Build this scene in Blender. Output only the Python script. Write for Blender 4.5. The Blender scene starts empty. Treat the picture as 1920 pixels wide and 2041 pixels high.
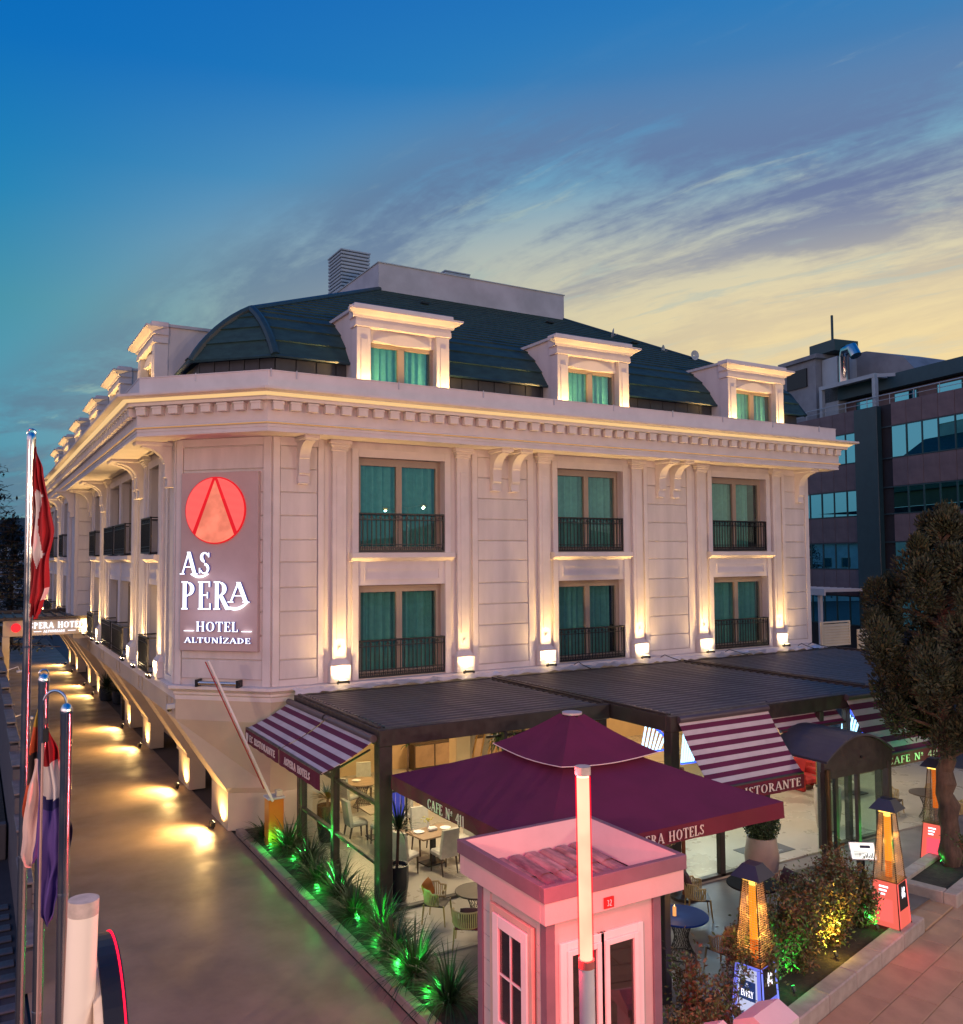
import bpy, bmesh, math, random
from mathutils import Vector, Matrix
random.seed(11)
sc = bpy.context.scene
COL = sc.collection
PI = math.pi
# ------------------------------------------------------------------ camera
YAW, PIT, ROL = math.radians(30.403), math.radians(3.013), math.radians(-0.397)
def cam_axes():
    f = Vector((math.sin(YAW)*math.cos(PIT), math.cos(YAW)*math.cos(PIT), math.sin(PIT)))
    r = Vector((math.cos(YAW), -math.sin(YAW), 0)); u = r.cross(f)
    return r*math.cos(ROL)+u*math.sin(ROL), -r*math.sin(ROL)+u*math.cos(ROL), f
cr_, cu_, cf_ = cam_axes()
cam = bpy.data.cameras.new('camera'); camo = bpy.data.objects.new('camera', cam); COL.objects.link(camo)
camo.matrix_world = Matrix(((cr_.x, cu_.x, -cf_.x, 0), (cr_.y, cu_.y, -cf_.y, 0), (cr_.z, cu_.z, -cf_.z, 7.6), (0, 0, 0, 1)))
cam.sensor_fit = 'HORIZONTAL'; cam.sensor_width = 36; cam.lens = 1729.9/1920*36
cam.clip_start = .1; cam.clip_end = 3000
sc.camera = camo
sc.view_settings.view_transform = 'Standard'; sc.view_settings.look = 'None'
sc.view_settings.exposure = 0.0; sc.view_settings.gamma = 1.0
try: sc.view_settings.use_curve_mapping = False
except Exception: pass
sc.render.engine = 'CYCLES'
cy = sc.cycles
cy.use_denoising = True; cy.max_bounces = 7; cy.diffuse_bounces = 3; cy.glossy_bounces = 3
cy.transmission_bounces = 4; cy.transparent_max_bounces = 14
cy.sample_clamp_indirect = 3.0; cy.caustics_reflective = False; cy.caustics_refractive = False
cy.use_light_tree = True

def S(h):
    h = h.lstrip('#'); o = []
    for i in (0, 2, 4):
        c = int(h[i:i+2], 16)/255
        o.append(c/12.92 if c <= .04045 else ((c+.055)/1.055)**2.4)
    return (o[0], o[1], o[2], 1)
# ------------------------------------------------------------------ node helper
class NT:
    def __init__(s, tree):
        s.t = tree; s.n = tree.nodes; s.l = tree.links
    def new(s, typ, **kw):
        n = s.n.new(typ)
        for k, v in kw.items(): setattr(n, k, v)
        return n
    def put(s, sock, val):
        if hasattr(val, 'is_output'): s.l.new(val, sock)
        else: sock.default_value = val
    def m(s, op, a, b=0.0, c=None, clamp=False):
        n = s.new('ShaderNodeMath', operation=op, use_clamp=clamp)
        s.put(n.inputs[0], a); s.put(n.inputs[1], b)
        if c is not None: s.put(n.inputs[2], c)
        return n.outputs[0]
    def ramp(s, fac, stops, interp='LINEAR'):
        n = s.new('ShaderNodeValToRGB'); e = n.color_ramp; e.interpolation = interp
        while len(e.elements) < len(stops): e.elements.new(.5)
        for el, (p, c) in zip(e.elements, stops):
            el.position = p; el.color = c
        s.put(n.inputs[0], fac); return n.outputs[0]
    def mix(s, fac, a, b, typ='MIX'):
        n = s.new('ShaderNodeMix', data_type='RGBA', blend_type=typ)
        s.put(n.inputs[0], fac); s.put(n.inputs[6], a); s.put(n.inputs[7], b); return n.outputs[2]
    def smooth(s, v, lo, hi, to0=0.0, to1=1.0):
        n = s.new('ShaderNodeMapRange', interpolation_type='SMOOTHSTEP')
        s.put(n.inputs[0], v); n.inputs[1].default_value = lo; n.inputs[2].default_value = hi
        n.inputs[3].default_value = to0; n.inputs[4].default_value = to1; return n.outputs[0]
    def noise(s, vec, scale, detail=4, rough=.5, dist=0.0):
        n = s.new('ShaderNodeTexNoise'); s.put(n.inputs['Vector'], vec)
        n.inputs['Scale'].default_value = scale; n.inputs['Detail'].default_value = detail
        n.inputs['Roughness'].default_value = rough; n.inputs['Distortion'].default_value = dist
        return n.outputs[0]
    def xyz(s, x, y, z):
        n = s.new('ShaderNodeCombineXYZ'); s.put(n.inputs[0], x); s.put(n.inputs[1], y); s.put(n.inputs[2], z); return n.outputs[0]
# ------------------------------------------------------------------ world: dusk sky with streaky cirrus
SUN_AZ = math.radians(78)                     # sunset azimuth, clockwise from +Y
w = bpy.data.worlds.new('World'); sc.world = w; w.use_nodes = True
N = NT(w.node_tree); N.n.clear()
out = N.new('ShaderNodeOutputWorld'); bg = N.new('ShaderNodeBackground'); N.l.new(bg.outputs[0], out.inputs[0])
tc = N.new('ShaderNodeTexCoord'); sep = N.new('ShaderNodeSeparateXYZ'); N.l.new(tc.outputs['Generated'], sep.inputs[0])
X, Y, Z = sep.outputs
zp = N.m('MAXIMUM', Z, 0.0)
hl = N.m('SQRT', N.m('ADD', N.m('MULTIPLY', X, X), N.m('ADD', N.m('MULTIPLY', Y, Y), 1e-5)))
dt = N.m('DIVIDE', N.m('ADD', N.m('MULTIPLY', X, math.sin(SUN_AZ)), N.m('MULTIPLY', Y, math.cos(SUN_AZ))), hl)
g = N.smooth(dt, .16, .97)
b = N.smooth(dt, .1, -.8)
A = N.ramp(zp, [(0, S('4a8698')), (.08, S('4f95ac')), (.15, S('549db6')), (.26, S('4295ae')), (.36, S('1f86ba')), (.48, S('0a70be')), (.6, S('0064bc')), (.8, S('0054ac'))])
B = N.ramp(zp, [(0, S('f0bc7c')), (.08, S('f6d29a')), (.18, S('fadea2')), (.27, S('efdcae')), (.33, S('d0ceb8')), (.40, S('7eacc4')), (.49, S('3486c0')), (.6, S('1a6ebc')), (.8, S('0054ac'))])
Cc = N.ramp(zp, [(0, S('b8a4b0')), (.10, S('e6c8d4')), (.3, S('d4c4e2')), (.5, S('96aedc')), (.75, S('2c70c0'))])
sky = N.mix(b, N.mix(g, A, B), Cc)
# cirrus sheet: direction projected on a cloud plane, stretched along the wind
zz = N.m('ADD', zp, .10)
px_ = N.m('DIVIDE', X, zz); py_ = N.m('DIVIDE', Y, zz)
WA = math.radians(-17)
al = N.m('ADD', N.m('MULTIPLY', px_, math.sin(WA)), N.m('MULTIPLY', py_, math.cos(WA)))
ac = N.m('SUBTRACT', N.m('MULTIPLY', px_, math.cos(WA)), N.m('MULTIPLY', py_, math.sin(WA)))
wp = N.noise(N.xyz(N.m('MULTIPLY', al, .5), N.m('MULTIPLY', ac, .9), 2.2), 1.0, 3, .5)
ac2 = N.m('ADD', ac, N.m('MULTIPLY', N.m('SUBTRACT', wp, .5), .55))
al2 = N.m('ADD', al, N.m('MULTIPLY', N.m('SUBTRACT', wp, .5), .8))
n0 = N.noise(N.xyz(N.m('MULTIPLY', al2, .55), N.m('MULTIPLY', ac2, 1.1), 6.4), 1.3, 3, .5)
n1 = N.noise(N.xyz(N.m('MULTIPLY', al2, .75), N.m('MULTIPLY', ac2, 2.3), .3), 1.5, 9, .60, .35)
n2 = N.noise(N.xyz(N.m('MULTIPLY', al2, 1.2), N.m('MULTIPLY', ac2, 5.0), 4.7), 1.7, 8, .62, .3)
n3 = N.noise(N.xyz(N.m('MULTIPLY', al2, 5.0), N.m('MULTIPLY', ac2, 7.0), 9.1), 4.0, 5, .6, .4)
band = N.smooth(ac, .95, 1.32)
bandhi = N.smooth(zp, .56, .38)
dens = N.m('ADD', N.m('MULTIPLY', n0, .40), N.m('ADD', N.m('MULTIPLY', n1, .42), N.m('ADD', N.m('MULTIPLY', n2, .13), N.m('MULTIPLY', n3, .07))))
cl = N.m('MULTIPLY', N.smooth(dens, .435, .555), N.m('MULTIPLY', N.m('MULTIPLY', band, bandhi), N.m('SUBTRACT', 1.0, N.m('MULTIPLY', N.m('MULTIPLY', N.smooth(zp, .38, .24), g), .80))))
wisp = N.m('MULTIPLY', N.smooth(N.m('ADD', N.m('MULTIPLY', n2, .6), N.m('MULTIPLY', n1, .4)), .54, .70), N.smooth(ac, 1.1, 1.7))
low = N.smooth(zp, .34, .10)
shade = N.mix(g, S('5a7f98'), N.mix(low, S('6472a0'), S('d6b48e')))
sky2 = N.mix(N.m('MULTIPLY', cl, .86), sky, shade)
hi = N.mix(g, S('98c0b4'), N.mix(low, S('b0c0bc'), S('fae3b0')))
edge = N.m('MULTIPLY', N.smooth(N.m('SUBTRACT', n2, N.m('MULTIPLY', cl, .12)), .50, .64), N.m('MULTIPLY', N.smooth(ac, 1.05, 1.5), bandhi))
sky3 = N.mix(N.m('MULTIPLY', edge, .60), sky2, hi)
sky3 = N.mix(N.m('MULTIPLY', wisp, .12), sky3, hi)
ns = N.new('ShaderNodeTexSky', sky_type='NISHITA', sun_disc=False, sun_elevation=math.radians(2.0), sun_rotation=SUN_AZ)
nsc = N.mix(1.0, ns.outputs[0], (.06, .06, .06, 1), 'MULTIPLY')
sky4 = N.mix(.04, sky3, nsc)
below = N.smooth(Z, -.06, 0.0)
sky5 = N.mix(below, S('3a3c40'), sky4)
N.l.new(sky5, bg.inputs[0]); bg.inputs[1].default_value = 1.0
# afterglow: one weak, very soft, warm sun low on the sunset side
sl = bpy.data.lights.new('sun', 'SUN'); so = bpy.data.objects.new('sun', sl); COL.objects.link(so)
sl.energy = .12; sl.angle = math.radians(30); sl.color = (1, .78, .55)
sd = Vector((math.sin(SUN_AZ), math.cos(SUN_AZ), math.tan(math.radians(5)))).normalized()
so.rotation_euler = sd.to_track_quat('Z', 'Y').to_euler()
# ------------------------------------------------------------------ materials
MATS = {}
def M(name, col, rough=.6, metal=0.0, var=.12, vs=2.0, bump=.0, bs=60.0, emit=None, es=0.0, spec=.5, sheen=0, stretch=None, rvar=0.0, alpha=None):
    if name in MATS: return MATS[name]
    m = bpy.data.materials.new(name); m.use_nodes = True; T = NT(m.node_tree)
    p = T.n['Principled BSDF']; c = S(col) if isinstance(col, str) else (*col, 1)
    tc = T.new('ShaderNodeTexCoord'); vec = tc.outputs['Object']
    if stretch:
        mp = T.new('ShaderNodeMapping'); mp.inputs['Scale'].default_value = stretch; T.l.new(vec, mp.inputs[0]); vec = mp.outputs[0]
    if var > 0:
        n = T.noise(vec, vs, 6, .6); r = T.smooth(n, .25, .75, 1-var, 1+var)
        oi = T.new('ShaderNodeObjectInfo'); rr = T.m('MULTIPLY', r, T.m('ADD', 1-var*.35, T.m('MULTIPLY', oi.outputs['Random'], var*.7)))
        mx = T.new('ShaderNodeMix', data_type='RGBA', blend_type='MULTIPLY'); mx.inputs[0].default_value = 1
        mx.inputs[6].default_value = c; T.l.new(T.xyz(rr, rr, rr), mx.inputs[7]); T.l.new(mx.outputs[2], p.inputs['Base Color'])
    else: p.inputs['Base Color'].default_value = c
    p.inputs['Roughness'].default_value = rough; p.inputs['Metallic'].default_value = metal
    p.inputs['Specular IOR Level'].default_value = spec
    if rvar > 0:
        T.l.new(T.smooth(T.noise(vec, vs*1.7, 5, .6), .3, .7, max(.03, rough-rvar), min(1, rough+rvar)), p.inputs['Roughness'])
    if bump > 0:
        bn = T.new('ShaderNodeBump'); bn.inputs['Strength'].default_value = bump; bn.inputs['Distance'].default_value = .02
        T.l.new(T.noise(vec, bs, 4, .6), bn.inputs['Height']); T.l.new(bn.outputs[0], p.inputs['Normal'])
    if emit:
        p.inputs['Emission Color'].default_value = S(emit) if isinstance(emit, str) else (*emit, 1); p.inputs['Emission Strength'].default_value = es
    MATS[name] = m; return m
def Mglass(name, tint=(1, 1, 1), refl=1.0, trans=(.9, .95, .93), ior=1.45, rough=.0):
    m = bpy.data.materials.new(name); m.use_nodes = True; T = NT(m.node_tree); T.n.clear()
    o = T.new('ShaderNodeOutputMaterial'); mx = T.new('ShaderNodeMixShader'); ge = T.new('ShaderNodeNewGeometry')
    dp = T.new('ShaderNodeVectorMath', operation='DOT_PRODUCT'); T.l.new(ge.outputs['Normal'], dp.inputs[0]); T.l.new(ge.outputs['Incoming'], dp.inputs[1])
    f0 = ((ior-1)/(ior+1))**2; sch = T.m('ADD', f0, T.m('MULTIPLY', 1-f0, T.m('POWER', T.m('SUBTRACT', 1.0, T.m('ABSOLUTE', dp.outputs['Value'])), 5.0)))
    tr = T.new('ShaderNodeBsdfTransparent'); tr.inputs[0].default_value = (*trans, 1)
    gl = T.new('ShaderNodeBsdfGlossy'); gl.inputs[0].default_value = (*tint, 1); gl.inputs['Roughness'].default_value = rough
    T.l.new(T.m('MULTIPLY', sch, refl, clamp=True), mx.inputs[0]); T.l.new(tr.outputs[0], mx.inputs[1]); T.l.new(gl.outputs[0], mx.inputs[2])
    T.l.new(mx.outputs[0], o.inputs[0]); MATS[name] = m; return m
def Memit(name, col, st, tex=None):
    m = bpy.data.materials.new(name); m.use_nodes = True; T = NT(m.node_tree); T.n.clear()
    o = T.new('ShaderNodeOutputMaterial'); e = T.new('ShaderNodeEmission'); e.inputs[0].default_value = S(col); e.inputs[1].default_value = st
    T.l.new(e.outputs[0], o.inputs[0])
    if tex:
        tcx = T.new('ShaderNodeTexCoord'); T.l.new(T.smooth(T.noise(tcx.outputs['Object'], tex, 3), .3, .7, st*.8, st*1.2), e.inputs[1])
    MATS[name] = m; return m
facade = M('facade_render', (.64, .585, .565), .75, var=.10, vs=.8, bump=.04, bs=90, stretch=(2.5, 2.5, .45))
stone = M('facade_panel', (.62, .565, .55), .75, var=.10, vs=1.1, bump=.05, bs=90, stretch=(2.2, 2.2, .5))
trim = M('facade_trim', (.68, .62, .60), .7, var=.07, vs=1.5, bump=.02)
rendr = M('base_render', (.56, .46, .35), .8, var=.08, vs=.7, bump=.05, bs=70)
soffm = M('soffit_paint', (.66, .58, .5), .8, var=.03)
roofm = M('roof_tile_slate', (.022, .060, .054), .68, var=.3, vs=2.5, bump=.12, bs=30, stretch=(1, 1, 3))
ridgem = M('roof_ridge', (.018, .045, .052), .45, var=.2, vs=3)
cladm = M('dark_cladding', (.035, .036, .044), .5, var=.2, vs=2)
winfr = M('window_frame', (.34, .27, .21), .5, var=.05)
curt = M('curtain_teal', (.17, .42, .37), .9, var=.12, vs=6)
curtl = M('curtain_pale', (.14, .46, .50), .9, var=.12, vs=6)
roomd = M('dark_room', (.02, .025, .025), .9, var=0)
rail = M('black_iron', (.012, .012, .013), .45, var=.1)
wglass = Mglass('window_glass', (.74, .93, .92), 4.4, (.72, .88, .85), 1.5)
gglass = Mglass('clear_glass', (.9, 1, .97), .6, (.9, .96, .93), 1.45)
oglass = Mglass('office_glass', (.20, .74, .86), 16, (.12, .22, .25), 1.5)
perg = M('pergola_metal', (.035, .028, .026), .42, var=.2, vs=3, rvar=.1)
slatm = M('louvre_metal', (.075, .068, .066), .40, .0, var=.2, vs=2, rvar=.08)
burg = M('burgundy_cloth', (.115, .009, .050), .85, var=.12, vs=1.2, bump=.15, bs=120)
burgv = M('burgundy_valance', (.125, .009, .028), .85, var=.1, vs=1.2, bump=.1, bs=120)
whitec = M('white_cloth', (.52, .47, .47), .85, var=.1, vs=2, bump=.08, bs=120)
ptext = M('pale_lettering', (.72, .62, .56), .8, var=0)
asph = M('driveway_screed', (.215, .155, .11), .5, var=.28, vs=.45, bump=.10, bs=45, rvar=.14)
asph2 = M('road_asphalt', (.06, .055, .055), .7, var=.2, vs=.5, bump=.2, bs=40)
paver = M('pink_paver', (.42, .275, .165), .65, var=.16, vs=1.4, bump=.15, bs=35)
kerbm = M('kerb_granite', (.36, .31, .27), .7, var=.16, vs=4, bump=.15, bs=60)
kerbp = M('kerb_concrete', (.27, .2, .17), .7, var=.16, vs=2, bump=.1, bs=40)
soil = M('soil', (.035, .027, .02), .95, var=.4, vs=6, bump=.6, bs=18)
deck = M('terrace_stone', (.15, .13, .12), .5, var=.1, vs=.6, bump=.03, bs=40, rvar=.1)
infl = M('indoor_floor', (.42, .38, .31), .32, var=.08, vs=.5, rvar=.08)
steel = M('polished_steel', (.62, .60, .58), .16, 1.0, var=.05, rvar=.05)
chrome = M('chrome', (.8, .8, .8), .06, 1.0, var=0)
white = M('white_paint', (.75, .72, .7), .55, var=.05, vs=2, bump=.03)
pinkw = M('booth_wall', (.50, .43, .41), .6, var=.06, vs=2, bump=.08, bs=30)
mauve = M('booth_trim', (.17, .12, .15), .6, var=.1, vs=3, bump=.06, bs=30)
blackm = M('black_paint', (.012, .012, .014), .4, var=.05)
darkw = M('dark_wood', (.05, .03, .02), .5, var=.2, vs=3, stretch=(1, 8, 1))
woodt = M('oak_table', (.30, .20, .12), .45, var=.2, vs=2, stretch=(1, 9, 1))
linen = M('grey_linen', (.44, .42, .36), .9, var=.1, vs=8, bump=.15, bs=150)
rope = M('tan_rope', (.42, .32, .16), .8, var=.12, vs=8)
legm = M('gold_leg', (.36, .25, .10), .45, .3, var=.05)
leafd = M('leaf_dark', (.024, .062, .018), .5, var=.35, vs=1.5)
leafr = M('leaf_russet', (.13, .075, .025), .55, var=.4, vs=1.5)
leafg = M('leaf_green', (.08, .13, .035), .5, var=.35, vs=1.5)
conif = M('conifer_needle', (.026, .034, .014), .7, var=.4, vs=1.2)
conif2 = M('conifer_tip', (.060, .055, .020), .7, var=.3, vs=2)
bark = M('bark', (.10, .065, .045), .9, var=.5, vs=5, bump=1.0, bs=10, stretch=(1, 1, .4))
brownp = M('brown_cladding', (.17, .12, .125), .55, var=.16, vs=1.6, bump=.04)
tealc = M('teal_cladding', (.025, .065, .075), .35, var=.1)
dkroof = M('dark_fascia', (.025, .075, .09), .5, var=.1)
greyp = M('grey_plaster', (.50, .52, .55), .8, var=.14, vs=.8, bump=.05)
louvw = M('pale_louvre', (.42, .50, .52), .6, var=.06)
cream = M('cream_louvre', (.60, .53, .38), .6, var=.06)
LAMP = Memit('lamp_warm', 'ffdca0', 14)
LAMPW = Memit('lamp_white', 'fff0d8', 8)
# ------------------------------------------------------------------ mesh builder
class MB:
    def __init__(s, T=None): s.v = []; s.f = []; s.mi = []; s.m = 0; s.T = T
    def add(s, vs, fs):
        b = len(s.v); T = s.T
        s.v += [T(*v) for v in vs] if T else [tuple(v) for v in vs]
        s.f += [[i+b for i in f] for f in fs]; s.mi += [s.m]*len(fs); return s
    def box(s, x0, x1, y0, y1, z0, z1, c=0.0):
        if c <= 0:
            return s.add([(x0,y0,z0),(x1,y0,z0),(x1,y1,z0),(x0,y1,z0),(x0,y0,z1),(x1,y0,z1),(x1,y1,z1),(x0,y1,z1)],
                         [(0,3,2,1),(4,5,6,7),(0,1,5,4),(1,2,6,5),(2,3,7,6),(3,0,4,7)])
        # chamfered box: 24 vertices
        vs = []; ix = {}
        xs, ys, zs = (x0, x1), (y0, y1), (z0, z1)
        for i in (0, 1):
            for j in (0, 1):
                for k in (0, 1):
                    dx, dy, dz = c*(1-2*i), c*(1-2*j), c*(1-2*k)
                    for ax, p in enumerate(((xs[i], ys[j]+dy, zs[k]+dz), (xs[i]+dx, ys[j], zs[k]+dz), (xs[i]+dx, ys[j]+dy, zs[k]))):
                        ix[(i, j, k, ax)] = len(vs); vs.append(p)
        fs = []
        for i in (0, 1): fs.append([ix[(i,0,0,0)], ix[(i,1,0,0)], ix[(i,1,1,0)], ix[(i,0,1,0)]])
        for j in (0, 1): fs.append([ix[(0,j,0,1)], ix[(1,j,0,1)], ix[(1,j,1,1)], ix[(0,j,1,1)]])
        for k in (0, 1): fs.append([ix[(0,0,k,2)], ix[(1,0,k,2)], ix[(1,1,k,2)], ix[(0,1,k,2)]])
        for i in (0, 1):
            for j in (0, 1):
                fs.append([ix[(i,j,0,0)], ix[(i,j,1,0)], ix[(i,j,1,1)], ix[(i,j,0,1)]])
            for k in (0, 1): fs.append([ix[(i,0,k,0)], ix[(i,1,k,0)], ix[(i,1,k,2)], ix[(i,0,k,2)]])
        for j in (0, 1):
            for k in (0, 1): fs.append([ix[(0,j,k,1)], ix[(1,j,k,1)], ix[(1,j,k,2)], ix[(0,j,k,2)]])
        for i in (0, 1):
            for j in (0, 1):
                for k in (0, 1): fs.append([ix[(i,j,k,0)], ix[(i,j,k,1)], ix[(i,j,k,2)]])
        return s.add(vs, fs)
    def bar(s, p0, p1, w, h=None, up=(0, 0, 1)):
        p0, p1 = Vector(p0), Vector(p1); d = (p1-p0).normalized(); h = h or w
        u = Vector(up); a = d.cross(u)
        if a.length < 1e-4: a = d.cross(Vector((0, 1, 0)))
        a.normalize(); b2 = a.cross(d); vs = []
        for p in (p0, p1):
            for i, j in ((-1,-1),(1,-1),(1,1),(-1,1)): vs.append(tuple(p+a*(w/2*i)+b2*(h/2*j)))
        return s.add(vs, [(0,3,2,1),(4,5,6,7),(0,1,5,4),(1,2,6,5),(2,3,7,6),(3,0,4,7)])
    def tube(s, pts, r, n=6, cap=True):
        pts = [Vector(p) for p in pts]; rs = r if isinstance(r, (list, tuple)) else [r]*len(pts)
        vs = []; a = None
        for i, p in enumerate(pts):
            d = (pts[min(i+1, len(pts)-1)]-pts[max(i-1, 0)]).normalized()
            if a is None:
                a = d.cross(Vector((0, 0, 1)))
                if a.length < .02: a = d.cross(Vector((1, 0, 0)))
            a = (a-d*a.dot(d)).normalized(); b2 = d.cross(a)
            for k in range(n):
                t = 2*PI*k/n; vs.append(tuple(p+(a*math.cos(t)+b2*math.sin(t))*rs[i]))
        fs = [[i*n+k, i*n+(k+1) % n, (i+1)*n+(k+1) % n, (i+1)*n+k] for i in range(len(pts)-1) for k in range(n)]
        if cap: fs += [list(range(n))[::-1], [(len(pts)-1)*n+k for k in range(n)]]
        return s.add(vs, fs)
    def lathe(s, prof, cx=0, cy=0, n=16, cap=True):
        vs = [(cx+r*math.cos(2*PI*k/n), cy+r*math.sin(2*PI*k/n), z) for r, z in prof for k in range(n)]
        fs = [[i*n+k, i*n+(k+1) % n, (i+1)*n+(k+1) % n, (i+1)*n+k] for i in range(len(prof)-1) for k in range(n)]
        if cap: fs += [list(range(n))[::-1], [(len(prof)-1)*n+k for k in range(n)]]
        return s.add(vs, fs)
    def prism(s, poly, fn, t0, t1):
        # poly: list of 2D points; fn(u, v, t) gives the 3D point; extruded from t0 to t1
        n = len(poly); vs = [fn(u, v, t0) for u, v in poly]+[fn(u, v, t1) for u, v in poly]
        return s.add(vs, [list(range(n))[::-1], list(range(n, 2*n))]+[[i, (i+1) % n, n+(i+1) % n, n+i] for i in range(n)])
    def quad(s, *p): return s.add(p, [list(range(len(p)))])
    def run(s, path, prof, closed=True):
        # sweep a (d, z) profile along a plan path (outward = left normal of travel), mitred
        P = [Vector((p[0], p[1])) for p in path]; n = len(P); off = []
        for i in range(n):
            ds = []
            if i > 0: ds.append((P[i]-P[i-1]).normalized())
            if i < n-1: ds.append((P[i+1]-P[i]).normalized())
            ns_ = [Vector((-d.y, d.x)) for d in ds]
            if len(ns_) == 1: off.append(ns_[0])
            else:
                m_ = (ns_[0]+ns_[1]).normalized(); off.append(m_/max(.2, m_.dot(ns_[0])))
        k = len(prof); vs = [(P[i].x+off[i].x*d, P[i].y+off[i].y*d, z) for i in range(n) for d, z in prof]
        fs = [[i*k+j, i*k+(j+1) % k, (i+1)*k+(j+1) % k, (i+1)*k+j] for i in range(n-1) for j in range(k if closed else k-1)]
        if closed: fs += [list(range(k))[::-1], [(n-1)*k+j for j in range(k)]]
        return s.add(vs, fs)
    def ball(s, c, r, n=8, sz=1.0, jit=0, rng=random):
        prof = [(max(1e-3, r*math.sin(PI*i/n)), -r*math.cos(PI*i/n)*sz) for i in range(n+1)]
        vs = []; m_ = n*2
        for rr, z in prof:
            for k in range(m_):
                j = 1+rng.uniform(-jit, jit); vs.append((c[0]+rr*j*math.cos(2*PI*k/m_), c[1]+rr*j*math.sin(2*PI*k/m_), c[2]+z*j))
        return s.add(vs, [[i*m_+k, i*m_+(k+1) % m_, (i+1)*m_+(k+1) % m_, (i+1)*m_+k] for i in range(n) for k in range(m_)])
    def mesh(s, name, mats, smooth=False, fix=True, off=None):
        me = bpy.data.meshes.new(name)
        vs = s.v if off is None else [(x-off[0], y-off[1], z-off[2]) for x, y, z in s.v]
        me.from_pydata(vs, [], s.f)
        for m_ in (mats if isinstance(mats, (list, tuple)) else [mats]): me.materials.append(m_)
        if any(s.mi): me.polygons.foreach_set('material_index', s.mi)
        if fix and len(s.f) < 30000:
            bm = bmesh.new(); bm.from_mesh(me); bmesh.ops.recalc_face_normals(bm, faces=bm.faces); bm.to_mesh(me); bm.free()
        if smooth:
            me.polygons.foreach_set('use_smooth', [True]*len(me.polygons))
            if smooth != 'all':
                try: me.set_sharp_from_angle(angle=math.radians(40))
                except Exception: pass
        me.update(); return me
    def build(s, name, mats, parent=None, smooth=False, fix=True, kind=None, label=None):
        off = WL.get(parent.name) if parent else None
        o = bpy.data.objects.new(name, s.mesh(name, mats, smooth, fix, off)); COL.objects.link(o)
        if parent:
            o.parent = parent
            if off: WL[o.name] = off
        if kind: o['kind'] = kind
        if label: o['label'] = label
        return o
WL = {}
def link(name, me, parent=None, loc=(0, 0, 0), rot=None, label=None):
    o = bpy.data.objects.new(name, me); COL.objects.link(o); o.location = loc
    if parent:
        o.parent = parent
    if rot is not None: o.rotation_euler = rot
    if label: o['label'] = label
    return o
def thing(name, label, cat, loc=(0, 0, 0), group=None, rz=0.0):
    o = bpy.data.objects.new(name, None); COL.objects.link(o); o.empty_display_size = .2
    o.location = loc; o.rotation_euler = (0, 0, rz); o['label'] = label; o['category'] = cat
    if group: o['group'] = group
    WL[o.name] = Vector(loc); return o
def tag(o, label, cat, group=None):
    o['label'] = label; o['category'] = cat
    if group: o['group'] = group
    return o
def copy_tree(o, parent=None, loc=None, rz=None, label=None, scale=None):
    c = o.copy(); COL.objects.link(c)
    if parent: c.parent = parent
    for ch in o.children: copy_tree(ch, c)
    if loc is not None: c.location = loc
    if rz is not None: c.rotation_euler = (0, 0, rz)
    if scale is not None: c.scale = scale
    if label: c['label'] = label
    return c
def lamp(kind, name, loc, energy, color, parent=None, target=None, size=.1, angle=60, blend=.5, sy=None):
    l = bpy.data.lights.new(name, kind); o = bpy.data.objects.new(name, l); COL.objects.link(o)
    l.energy = energy; l.color = color
    if kind == 'SPOT': l.spot_size = math.radians(angle); l.spot_blend = blend; l.shadow_soft_size = size
    elif kind == 'AREA':
        l.size = size
        if sy: l.shape = 'RECTANGLE'; l.size_y = sy
    else: l.shadow_soft_size = size
    off = WL.get(parent.name) if parent else None
    if parent: o.parent = parent
    o.location = Vector(loc)-off if off else Vector(loc)
    if target is not None: o.rotation_euler = (Vector(target)-Vector(loc)).to_track_quat('-Z', 'Y').to_euler()
    return o
WARM = (1, .60, .20)
WARM2 = (1, .74, .40)
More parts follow.
